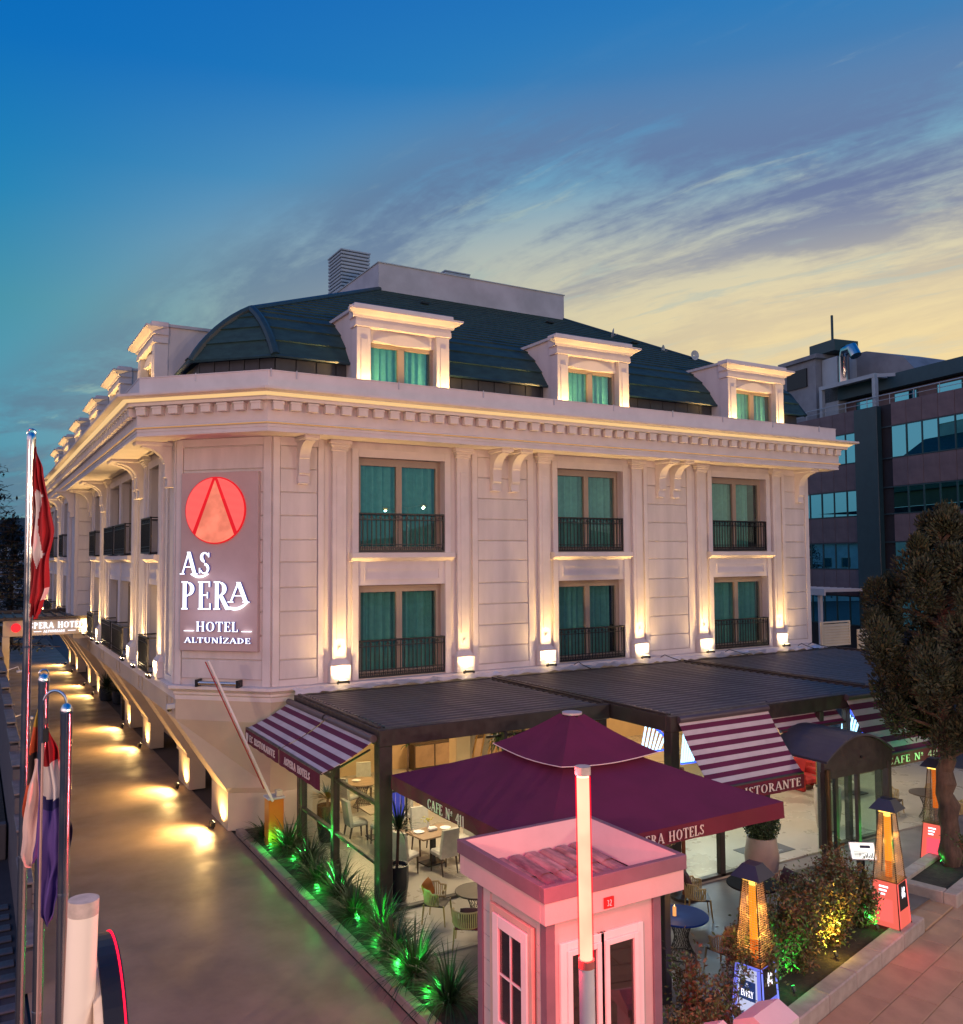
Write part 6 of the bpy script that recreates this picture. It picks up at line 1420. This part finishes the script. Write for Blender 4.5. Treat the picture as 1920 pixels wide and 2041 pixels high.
    for za in (zb+.35, zb+.8):
        for sx in (-1, 1):
            if hot: lamp('POINT', 'tube_light', (sx*.10, -sx*.04, za), 9*strength, (1, .50, .12), t, size=.03)
    if hot: lamp('POINT', 'flame_light', (0, 0, zh-.15), 60*strength, (1, .52, .14), t, size=.08)
    lamp('AREA', 'accent_glow', (-.45, -.45, .5), (22 if accent[2] > .5 else 6)*strength, accent, t, (-1.2, -1.2, 0), .4)
    t.location = (x, y, z0); t.rotation_euler = (0, 0, rz); return t
LETW = Memit('letter_glow', 'f8f4ff', 1.9); PST = Memit('poster_white', 'd8dcff', .85)
BASEB = Memit('base_blue', '8088ff', .9); BASER = Memit('base_red', 'ff7060', .95)
KA = math.atan2(.239, .971)
heater(11.28, 10.42, .06, KA, BASEB, 'patio heater with blue-lit TAKE AWAY base, glowing amber, by the gate pillars')
heater(15.95, 11.18, .27, KA, BASER, 'patio heater with red-lit base standing on the hedge kerb', poster=False, accent=(1, .12, .10), strength=.7)
heater(20.75, 13.2, .10, KA, BASER, 'partly hidden patio heater right of the conifer trunk', poster=False, accent=(1, .08, .12), hot=False)
# lit menu stand
t = thing('menu_stand', 'brightly lit slanted menu board on a post by the porch', 'menu stand', (17.0, 12.5, 0))
mb = MB(); mb.tube([(17.05, 12.62, .06), (17.05, 12.55, 1.0)], .03, 8); mb.build('post', blackm, t); mb = MB(); mb.lathe([(.2, .06), (.2, .09), (.03, .1)], 17.05, 12.62, 16); mb.build('foot', blackm, t)
mo, mu, mv = Vector((16.98, 12.52, 1.12)), Vector((.80, -.60, 0)), Vector((.34, .46, .82)); mnn = mu.cross(mv)
mF = lambda a, d, z: tuple(mo+mu*a+mv*z+mnn*d)
mb = MB(mF); mb.box(-.27, .27, -.03, .0, -.19, .19, .004); mb.build('case', white, t); mb = MB(mF); mb.box(-.25, .25, .001, .004, -.17, .17); mb.build('page', Memit('menu_page', 'fffaf0', 1.5), t)
mb = MB(mF); mb.box(-.05, .17, .005, .006, .06, .12)
for j in range(4): mb.box(-.2, .08-.05*j, .005, .006, -.03-.03*j, -.018-.03*j)
for j in range(6): mb.box(.0+.035*j, .02+.035*j, .005, .006, -.15, -.10+.03*(j % 3))
mb.build('print', M('ink_dark', (.02, .02, .05)), t)
lamp('AREA', 'menu_glow', mF(0, .06, 0), 5, (1, .95, .85), t, mF(0, 1, 0), .35)
# ================================================================== hedge bed, kerb, pavement
cA, sA = math.cos(KA), math.sin(KA); K0 = Vector((12.0, 9.8, 0))
kp = lambda u, v, z=0: (K0.x+cA*u+sA*v, K0.y+sA*u-cA*v, z)
mb = MB(); mb.add([kp(-6, -.30, .2), kp(4.7, -.30, .2), kp(4.7, -1.55, .2), kp(-6, -1.4, .2)], [(0, 1, 2, 3)]); mb.build('hedge_bed', soil, kind='structure')
kr = bpy.data.objects.new('hedge_kerb', None); COL.objects.link(kr); kr['kind'] = 'structure'; WL[kr.name] = Vector((0, 0, 0))
km = MB(); km.box(.006, 1.094, 0, .33, -.05, .28, .02); kme = km.mesh('kerb_stone', kerbm)
for k in range(9): link('kerb_stone', kme, kr, kp(-5.0+k*1.1, 0), (0, 0, KA))
km = MB(); km.box(.006, .32, .332, 1.55, -.05, .28, .02); link('kerb_stone', km.mesh('kerb_stone', kerbm), kr, kp(4.55, 0), (0, 0, KA))
pvm = bpy.data.objects.new('pavement', None); COL.objects.link(pvm); pvm['kind'] = 'structure'; WL[pvm.name] = Vector((0, 0, 0))
pm = MB(); pm.box(.006, 1.494, -.594, -.006, -.06, .0, .008); pme = pm.mesh('paver', paver); rng = random.Random(6)
for j in range(11):
    for i in range(14): link('paver', pme, pvm, kp(-7.5+i*1.5+.5*(j % 3), j*.6, rng.uniform(-.003, .003)), (0, 0, KA))
pm = MB(); pm.box(.006, .994, .006, .594, -.06, .03, .008); pme2 = pm.mesh('paver', paver)
for j in range(4):
    for i in range(14): link('paver', pme2, pvm, kp(4.95+i*1.0, -j*.6, .0), (0, 0, KA))
mb = MB(); mb.add([kp(-9, -.2, -.045), kp(16, -.2, -.045), kp(16, 7.2, -.045), kp(-9, 7.2, -.045)], [(0, 1, 2, 3)]); mb.build('paver_bedding', soil, kind='structure')
# tree bed beyond
tb = bpy.data.objects.new('tree_bed_kerb', None); COL.objects.link(tb); tb['kind'] = 'structure'; WL[tb.name] = Vector((0, 0, 0))
t0_ = Vector((18.42, 11.30, 0)); tp = lambda u, v: (t0_.x+cA*u-sA*v, t0_.y+sA*u+cA*v, 0)
km = MB(); km.box(.0, 1.09, 0, .28, -.05, .28, .02); kk_ = km.mesh('kerb_stone', kerbm); kn = MB(); kn.box(0, .28, .285, 1.4, -.05, .28, .02); kn_ = kn.mesh('kerb_stone', kerbm)
for k in range(5): link('kerb_stone', kk_, tb, tp(k*1.1, 0), (0, 0, KA))
link('kerb_stone', kn_, tb, tp(0, 0), (0, 0, KA)); link('kerb_stone', kk_, tb, tp(.285, 1.13), (0, 0, KA)); link('kerb_stone', kk_, tb, tp(1.39, 1.13), (0, 0, KA))
mb = MB(); a, b2, c, d = tp(.2, .2), tp(5, .2), tp(5, 1.3), tp(.2, 1.3); mb.add([(p[0], p[1], .2) for p in (a, b2, c, d)], [(0, 1, 2, 3)]); mb.build('tree_bed', soil, kind='structure')
def bush(x, y, z, h, r, lab, mat, mat2, seed, n=4200, lf=.085, cols=.5, grp='shrubs in the hedge bed'):
    t = thing('shrub', lab, 'shrub', (x, y, z), grp); rng = random.Random(seed); A, B = MB(), MB(); ST = MB(); tips = []
    for _ in range(13):
        a = rng.uniform(0, 2*PI); rr = r*rng.uniform(.2, .85); hh = h*rng.uniform(.65, 1.05); p1 = Vector((x+rr*math.cos(a), y+rr*math.sin(a), z+hh)); p0 = Vector((x+rng.gauss(0, .05), y+rng.gauss(0, .05), z)); pm_ = (p0+p1)/2+Vector((rng.gauss(0, .06), rng.gauss(0, .06), 0))
        ST.tube([p0, pm_, p1], [.014, .010, .005], 4); tips.append((p0, pm_, p1))
    for _ in range(n):
        p0, pm_, p1 = rng.choice(tips); q = rng.random()**.7; c = (pm_.lerp(p1, (q-.5)*2) if q > .5 else p0.lerp(pm_, q*2)); c = c+Vector((rng.gauss(0, r*.19), rng.gauss(0, r*.19), rng.gauss(0, h*.07)))
        if c.z < z+.02: continue
        d1 = Vector((rng.gauss(0, 1), rng.gauss(0, 1), rng.gauss(.3, .7))).normalized(); d2 = d1.cross(Vector((rng.gauss(0, 1), rng.gauss(0, 1), rng.gauss(0, 1)))).normalized(); L_ = lf*rng.uniform(.6, 1.2); m_ = A if rng.random() < cols else B
        m_.quad(tuple(c), tuple(c+d1*L_*.5+d2*L_*.22), tuple(c+d1*L_), tuple(c+d1*L_*.5-d2*L_*.22))
    ST.build('stem', bark, t); A.build('foliage', mat, t, fix=False); B.build('inner_foliage', mat2, t, fix=False)
hn = [(-.55, 1.15, .50, 'dense green shrub beside the blue-lit heater', .3), (.35, 1.25, .55, 'russet-tipped shrub lit green from below, next to the blue-lit heater', .4), (1.1, 1.35, .55, 'tall russet shrub left of the yellow-lit one', .7), (1.9, 1.30, .55, 'shrub lit bright yellow from its foot', .55), (2.6, 1.35, .55, 'russet shrub right of the yellow-lit one', .6), (3.3, 1.45, .55, 'tall russet shrub before the red-lit heater', .7), (3.75, 1.05, .45, 'shrub lit bright green against the red-lit heater', .35), (2.3, .9, .5, 'low shrub behind the yellow-lit one', .5)]
for i, (u, h, r, l, cl_) in enumerate(hn):
    p = kp(u, -.85-.25*(i % 2)); bush(p[0], p[1], .2, h, r, l, leafr, leafg, 100+i, cols=cl_)
bush(9.35, 9.75, .1, 1.7, .45, 'tall russet shrub in front of the booth, right', leafr, leafg, 130, 1800, cols=.6); bush(8.95, 9.25, .1, 1.45, .55, 'russet-green shrub at the booth corner behind the gate pillars', leafr, leafg, 131, 2200, cols=.4); bush(10.2, 9.9, .1, 1.05, .35, 'thin shrub left of the blue-lit heater', leafr, leafg, 132, 420, cols=.5)
bush(8.35, 9.0, .1, 1.4, .35, 'feathery conifer-like shrub at the booth wall foot', M('leaf_olive', (.10, .08, .025), .6, var=.3), leafg, 133, 2600, .045)
p = kp(2.0, -.55); gspot(p[0], p[1], .3, (p[0]+.15, p[1]+.5, 1.0), 260, 'yellow garden spotlight at the foot of the middle hedge shrub', (1, .68, .10), Memit('yellow_led', 'ffd050', 6), 110, 'hedge spotlights')
p = kp(.25, -.5); gspot(p[0], p[1], .3, (p[0]+.1, p[1]+.4,   .9), 80, 'green garden spotlight in the hedge next to the blue-lit heater', ang=110, grp='hedge spotlights'); p = kp(3.75, -.5); gspot(p[0], p[1], .3, (p[0]+.0, p[1]+.4,   .9), 80, 'green garden spotlight in the hedge next to the red-lit heater', ang=110, grp='hedge spotlights')
p = tp(1.9, .9); gspot(p[0], p[1], .3, (p[0]-.3, p[1]+.6, .9), 70, 'green garden spotlight in the tree bed right of the trunk', ang=110, grp='hedge spotlights')
bush(tp(2.3, .7)[0], tp(2.3, .7)[1], .2, .8, .4, 'low shrub lit green in the tree bed', leafg, leafg, 140, 900)
lamp('AREA', 'cafe_sign_green', (21.2, 13.4, 2.2), 9, (.1, 1, .2), None, (21.2, 14.1, 2.4), .4).name = 'cafe_sign_green'
# gate pillars in the foreground
for x, y, rz, lab in ((9.2, 8.32, .1, 'white gate pillar with pitched cap in front of the blue-lit heater'), (8.27, 8.42, .1, 'white gate pillar with pitched cap by the booth, only its tip showing')):
    t = thing('gate_pillar', lab, 'pillar', (0, 0, 0), 'gate pillars in the foreground'); h = 1.42 if x > 9 else 1.34
    mb = MB(); mb.box(-.27, .27, -.22, .22, -.05, h-.02, .01); mb.build('shaft', white, t)
    mb = MB(); mb.add([(-.34,-.29,h-.03),(.34,-.29,h-.03),(.34,.29,h-.03),(-.34,.29,h-.03),(-.34,-.29,h+.06),(.34,-.29,h+.06),(.34,.29,h+.06),(-.34,.29,h+.06),(-.34,0,h+.20),(.34,0,h+.20)], [(0,3,2,1),(0,1,5,4),(2,3,7,6),(1,2,6,9,5),(3,0,4,8,7),(4,5,9,8),(6,7,8,9)]); mb.build('cap', M('pillar_cap', (.66, .56, .54), .6, var=.05), t)
    t.location = (x, y, 0); t.rotation_euler = (0, 0, KA)
# ================================================================== trees
def conifer(x, y, z0, zc0, zc1, r, lab, seed, n_lobe=95, per=150, mats=(conif, conif2), trunk=.30, name='conifer_tree'):
    t = thing(name, lab, 'tree', (x, y, z0)); rng = random.Random(seed); TR = MB()
    pts = [(x+rng.gauss(0, .05), y+rng.gauss(0, .05), z0+(zc1-z0)*k/9) for k in range(10)]; TR.tube([(x+rng.gauss(0, .03), y+rng.gauss(0, .03), z0+(zc1-z0)*k/30) for k in range(31)], [trunk*(1-.028*k)*rng.uniform(.82, 1.2) for k in range(31)], 11)
    A, B = MB(), MB(); H_ = zc1-zc0
    for i in range(n_lobe):
        q = rng.random(); zc = zc0+H_*q; prof = math.sin(PI*min(1, (q*.88+.10)))**.72*(1 if q < .55 else 1-.25*(q-.55)/.45)
        a = rng.uniform(0, 2*PI); rr = r*prof*(.25+.75*rng.random()**.5); c = Vector((x+rr*math.cos(a), y+rr*math.sin(a), zc)); lr = rng.uniform(.28, .60)*(.75+.25*prof)*r/2.4
        if i % 2 == 0: TR.tube([(x, y, zc-.5), ((x+c.x)/2, (y+c.y)/2, zc-.25), tuple(c)], [.06, .045, .02], 5)
        for _ in range(per):
            d = Vector((rng.gauss(0, 1), rng.gauss(0, 1), rng.gauss(.15, 1))).normalized(); p = c+Vector((d.x*lr, d.y*lr, d.z*lr*1.25))*rng.uniform(.55, 1.0)
            up_ = (d+Vector((0, 0, .8))+Vector((rng.gauss(0, .35), rng.gauss(0, .35), rng.gauss(0, .35)))).normalized(); s_ = up_.cross(Vector((rng.gauss(0, 1), rng.gauss(0, 1), rng.gauss(0, 1)))).normalized(); L_ = rng.uniform(.06, .125); w_ = L_*.34
            m_ = B if rng.random() < .22 else A
            m_.add([tuple(p-s_*w_*.4), tuple(p+s_*w_*.4), tuple(p+up_*L_*.6+s_*w_*.5), tuple(p+up_*L_), tuple(p+up_*L_*.6-s_*w_*.5)], [(0, 1, 2, 3, 4)])
    TR.build('trunk', bark, t, smooth=True); A.build('crown', mats[0], t, fix=False); B.build('crown_tips', mats[1], t, fix=False); return t
conifer(20.3, 12.6, .2, 3.15, 8.5, 2.0, 'dark bushy conifer with knobbly trunk right of the porch', 5, 150, 620, trunk=.24)
def layered(x, y, H, r, lab, seed, mats, ny=26, name='spruce_tree', z0=2.0):
    t = thing(name, lab, 'tree', (x, y, 0), 'dark trees beyond the driveway'); rng = random.Random(seed); TR, A = MB(), MB(); TR.tube([(x, y, 0), (x, y, H)], [.3, .05], 8)
    for i in range(ny):
        z = z0+(H-z0)*i/ny; R = r*(1-(i/ny)*.80)
        for b in range(9):
            a = rng.uniform(0, 2*PI); L_ = R*rng.uniform(.6, 1.1); e = Vector((x+L_*math.cos(a), y+L_*math.sin(a), z-.08*L_+rng.gauss(0, .2))); TR.tube([(x, y, z), tuple(e)], [.05, .015], 4)
            for _ in range(46):
                q = rng.uniform(.12, 1.05); c = Vector((x, y, z)).lerp(e, q)+Vector((rng.gauss(0, .16), rng.gauss(0, .16), rng.gauss(-.10, .12))); d = Vector((rng.gauss(0, 1), rng.gauss(0, 1), rng.gauss(-.2, .5))).normalized(); s_ = d.cross(Vector((0, 0, 1))).normalized(); l_ = rng.uniform(.25, .5)
                A.quad(tuple(c), tuple(c+d*l_*.5+s_*l_*.2), tuple(c+d*l_), tuple(c+d*l_*.5-s_*l_*.2))
    TR.build('trunk', bark, t); A.build('crown', mats, t, fix=False)
nd = M('needle_blue', (.012, .022, .022), .7, var=.3); nd2 = M('needle_olive', (.035, .035, .012), .7, var=.3)
layered(.2, 70, 15.5, 5.5, 'dark spruce with drooping boughs at the far left edge', 31, nd)
layered(3.2, 92, 12.0, 4.6, 'dark tree mass behind the far flagpole, lower than the spruce', 32, nd, 20, 'dark_tree'); layered(-2.5, 60, 9.0, 4.5, 'olive-green tree under the spruce at the far left', 33, nd2, 18, 'olive_tree', .8); layered(7.5, 108, 11.5, 5.0, 'distant dark tree past the end of the hotel', 34, nd, 18, 'dark_tree')
t = thing('far_house', 'pale blue-grey house glimpsed between the far left trees', 'house', (1.0, 120, 0))
mb = MB(); mb.box(-8, 9, 116, 126, 0, 9.6); mb.build('wall', greyp, t); mb = MB(); mb.add([(-8.5, 115.5, 9.6), (9.5, 115.5, 9.6), (9.5, 126.5, 9.6), (-8.5, 126.5, 9.6), (-8.5, 121, 11.6), (9.5, 121, 11.6)], [(0,1,5,4),(2,3,4,5),(1,2,5),(3,0,4)]); mb.build('roof', ridgem, t)
for x in (-6, -2.5, 1, 4.5):
    for z in (2.2, 5.6): mb = MB(); mb.box(x, x+1.6, 115.9, 116.05, z, z+1.6); f = mb.build('window', winfr, t); mb = MB(); mb.box(x+.1, x+1.5, 115.86, 115.9, z+.1, z+1.5); mb.build('pane', oglass, f)
# ================================================================== office building on the right
ofb = thing('office_building', 'brown-panelled office block with teal ribbon windows on the right', 'office building', (50, 40, 0))
OP, fd_, fn_ = Vector((48, 33.2, 0)), Vector((.165, .986, 0)), Vector((-.986, .165, 0))
Of = lambda a, d, z: (OP.x+fd_.x*a+fn_.x*d, OP.y+fd_.y*a+fn_.y*d, z)
a0_, a1_ = -22, 14
bands = [(15.45, 16.85), (11.75, 13.45), (8.41, 10.05), (5.0, 6.67)]; wins = [(13.45, 15.45), (10.05, 11.75), (6.67, 8.41), (3.1, 5.0)]
mb = MB(Of); mb.box(a0_, a1_, -14, -.25, 0, 16.8); mb.box(a0_, a1_, -.6, .02, 0, 3.1); mb.build('core', M('office_core', (.03, .03, .035), .8), ofb)
px0 = {}
ang = math.atan2(fd_.y, fd_.x)
pw = 1.12; cx0 = [-21.9+pw*k for k in range(19)]; cx1 = [2.0+pw*k for k in range(10)]
for z0, z1 in bands:
    k = round(z1-z0, 3)
    if k not in px0: q_ = MB(); q_.box(.012, pw-.012, -.3, .0, .01, k-.01, .012); px0[k] = q_.mesh('cladding_panel', brownp)
    for a in cx0+cx1:
        if a+pw > 14: continue
        link('cladding_panel', px0[k], ofb, Vector(Of(a, -.12, z0))-WL[ofb.name], (0, 0, ang))
for z0, z1 in wins:
    mb = MB(Of); mb.box(a0_, a1_, -.16, -.10, z0, z0+.07); mb.box(a0_, a1_, -.16, -.10, z1-.07, z1)
    for a in cx0+cx1: mb.box(a-.035, a+.035, -.16, -.09, z0+.07, z1-.07)
    wfm = mb.build('window', tealc, ofb); rng = random.Random(int(z0*7))
    for a in cx0+cx1:
        if a+pw > 14: continue
        mb = MB(Of); e_ = rng.uniform(-.006, .006); mb.box(a+.037, a+pw-.037, -.145+e_, -.135+e_, z0+.072, z1-.072); mb.build('pane', oglass, wfm)
mb = MB(Of); mb.box(.10, 1.95, -.1, .28, 0, 16.75, .02); mb.build('service_shaft', tealc, ofb)
mb = MB(Of); mb.box(a0_, 13.0, -9, -2.2, 16.8, 18.0); mb.build('penthouse_wall', brownp, ofb)
mb = MB(Of); mb.prism([(-10, 18.05), (-1.5, 18.05), (-1.5, 18.95), (-3.6, 19.4), (-10, 19.7)], lambda u, v, q: (q, u, v), a0_, 6.9); mb.build('penthouse_roof', dkroof, ofb)
for a in [-20+3.2*k for k in range(9)]: mb = MB(Of); mb.box(a, a+1.8, -2.2, -2.15, 16.95, 17.8); f = mb.build('window', tealc, ofb); mb = MB(Of); mb.box(a+.08, a+1.72, -2.14, -2.12, 17.0, 17.75); mb.build('pane', oglass, f)
mb = MB(Of); mb.tube([Of(a0_, -.3, 17.45) if False else (a0_, -.3, 17.45), (13.5, -.3, 17.45)], .035, 6); mb.tube([(a0_, -.3, 17.15), (13.5, -.3, 17.15)], .02, 6)
for k in range(20): mb.tube([(a0_+1.8*k, -.3, 16.85), (a0_+1.8*k, -.3, 17.45)], .025, 5)
mb.build('railing', louvw, ofb)
pt = thing('roof_pergola', 'white square-framed pergola on the office roof terrace', 'pergola', Of(2.5, -1.2, 16.8))
for a, d in ((5.6, -.6), (1.0, -.6), (-1.3, -3.6), (5.6, -3.6)): mb = MB(Of); mb.box(a-.13, a+.13, d-.13, d+.13, 16.85, 18.75); mb.build('post', louvw, pt)
mb = MB(Of); mb.box(.87, 5.73, -.75, -.45, 18.75, 19.0); mb.box(.87, 1.2, -3.8, -.751, 18.75, 19.0); mb.box(-1.4, 5.73, -3.8, -3.5, 18.75, 18.98); mb.add([(.9, -.6, 18.97), (-1.3, -3.6, 18.97), (-1.3, -3.6, 18.75), (.9, -.6, 18.75)], [(0, 1, 2, 3)]); mb.box(1.2, 5.6, -3.5, -.76, 18.9, 18.96); mb.build('beam', louvw, pt)
grp2 = M('weathered_plaster', (.26, .28, .29), .8, var=.2, vs=.8)
ru = thing('rooftop_plant', 'grey rooftop plant room with ducts and a mast behind the hotel', 'plant room', Of(7.5, -4, 18))
mb = MB(Of); mb.box(6.6, 9.9, -6, -1.0, 16.8, 21.2); mb.build('body', grp2, ru); mb = MB(Of); mb.box(6.3, 10.2, -6.2, -.8, 21.2, 21.5, .02); mb.build('roof_slab', grp2, ru)
mb = MB(Of); mb.box(5.1, 6.55, -5, -1.5, 16.8, 21.1, .03); mb.build('duct', louvw, ru); mb = MB(Of); mb.tube([(4.6, -1.6, 18.9), (4.6, -1.6, 20.9), (4.3, -1.5, 21.3), (3.6, -1.4, 21.3), (3.3, -1.4, 20.7)], .36, 12); mb.build('exhaust_pipe', steel, ru, smooth=True)
mb = MB(Of); mb.box(7.4, 9.4, -.99, -.9, 19.4, 20.7); mb.build('louvre', blackm, ru); mb = MB(Of); mb.box(5.2, 7.6, -3.5, -1.4, 21.51, 22.3, .02); mb.build('cabinet', tealc, ru); mb = MB(Of); mb.box(6.3, 6.42, -2.4, -2.28, 22.3, 24.3); mb.build('mast', tealc, ru)
mb = MB(Of); mb.prism([(6.3, 18.5), (6.3, 21.3), (4.2, 21.2), (1.2, 20.2), (.3, 19.2), (.3, 18.5)], lambda u, v, q: (u, q, v+.15), -8, -3.2); mb.build('gable_wall', grp2, ru)
t = thing('white_canopy', 'white slatted canopy jutting out behind the right end of the hotel', 'canopy', Of(4, 2, 5.3)); mb = MB(Of); mb.box(1.5, 6.4, .1, 3.4, 5.35, 5.42); mb.build('deck', white, t)
for k in range(8): mb = MB(Of); mb.box(1.5+k*.62, 1.62+k*.62, .1, 3.4, 5.425, 5.52); mb.build('slat', white, t)
mb = MB(Of); mb.box(1.4, 6.5, 3.4, 3.52, 5.15, 5.55); mb.box(2.0, 2.2, 3.1, 3.3, 0, 5.34); mb.build('edge_beam', white, t)
t = thing('louvre_screen', 'cream slatted screen at the right end of the pavilion roof', 'screen', (29.5, 22.9, 4), 'cream screens on the pavilion roof')
def screen(x0, x1, y, z0, z1, t):
    mb = MB(); mb.box(x0, x0+.06, y-.04, y+.04, z0, z1); mb.box(x1-.06, x1, y-.04, y+.04, z0, z1); mb.box(x0+.06, x1-.06, y-.039, y+.039, z1-.06, z1); mb.build('frame', cream, t); n = int((z1-z0-.08)/.11)
    for k in range(n): mb = MB(); z = z0+.01+k*.11; mb.add([(x0+.06, y-.05, z), (x1-.06, y-.05, z), (x1-.06, y+.03, z+.095), (x0+.06, y+.03, z+.095), (x0+.06, y-.04, z-.01), (x1-.06, y-.04, z-.01), (x1-.06, y+.04, z+.085), (x0+.06, y+.04, z+.085)], [(0,1,2,3),(4,5,6,7),(0,1,5,4),(2,3,7,6)]); mb.build('slat', cream, t)
screen(29.15, 30.9, 23.1, 3.97, 4.95, t)
t = thing('louvre_screen', 'lower cream slatted screen half hidden by the conifer', 'screen', (31.8, 22.9, 4), 'cream screens on the pavilion roof'); screen(31.0, 32.8, 22.8, 3.8, 4.6, t)
t = thing('vertical_sign', 'slim red vertical sign on the hotel far right edge', 'sign', (29.1, 23.9, 8)); mb = MB(); mb.prism([(24.0+.0, 7.4), (23.82, 7.7), (23.74, 8.5), (23.82, 9.4), (24.0, 9.75)], lambda u, v, q: (q, u, v), 29.04, 29.22); mb.build('board', M('sign_red', (.25, .01, .03), .5, emit='c01038', es=.35), t); mb = MB(); mb.box(29.04, 29.12, 23.85, 23.93, 5.6, 7.0); mb.build('neon', Memit('neon_blue', '3040ff', 1.2), t)
# ================================================================== street lamps along the street (behind the viewpoint)
def street_lamp(x, y, z, aim, e, lab, col=(1, .66, .48)):
    t = thing('street_lamp', lab, 'street lamp', (x, y, 0), 'street lamps of the street in front'); mb = MB(); mb.tube([(x, y, 0), (x, y, z)], [.09, .05], 10); mb.build('pole', greyp, t)
    for s_ in (-1, 1):
        mb = MB(); mb.tube([(x, y, z), (x+s_*1.1, y+.1, z+.25)], .035, 6); mb.build('arm', greyp, t); mb = MB(); mb.lathe([(.03, z+.34), (.22, z+.28), (.26, z+.20), (.01, z+.19)], x+s_*1.2, y+.1, 14); mb.build('head', greyp, t)
        mb = MB(); mb.lathe([(.16, z+.18), (.09, z+.14), (.01, z+.13)], x+s_*1.2, y+.1, 14, False); mb.build('lens', MATS.get('street_lens') or Memit('street_lens', 'ffb040', 7), t)
        lamp('SPOT', 'street_beam', (x+s_*1.2, y+.1, z+.05), e, col, t, aim, .04, 130, .6)
street_lamp(26.0, -9, 10.6, (20, 8, 0), 3800, 'street lamp across the street, opposite the hotel')
street_lamp(7.0, -7, 9.6, (9, 12, 2), 2600, 'street lamp behind the viewpoint, by the hotel entrance')
street_lamp(-12.0, 2, 9.6, (2, 14, 0), 3000, 'street lamp at the left end of the street')
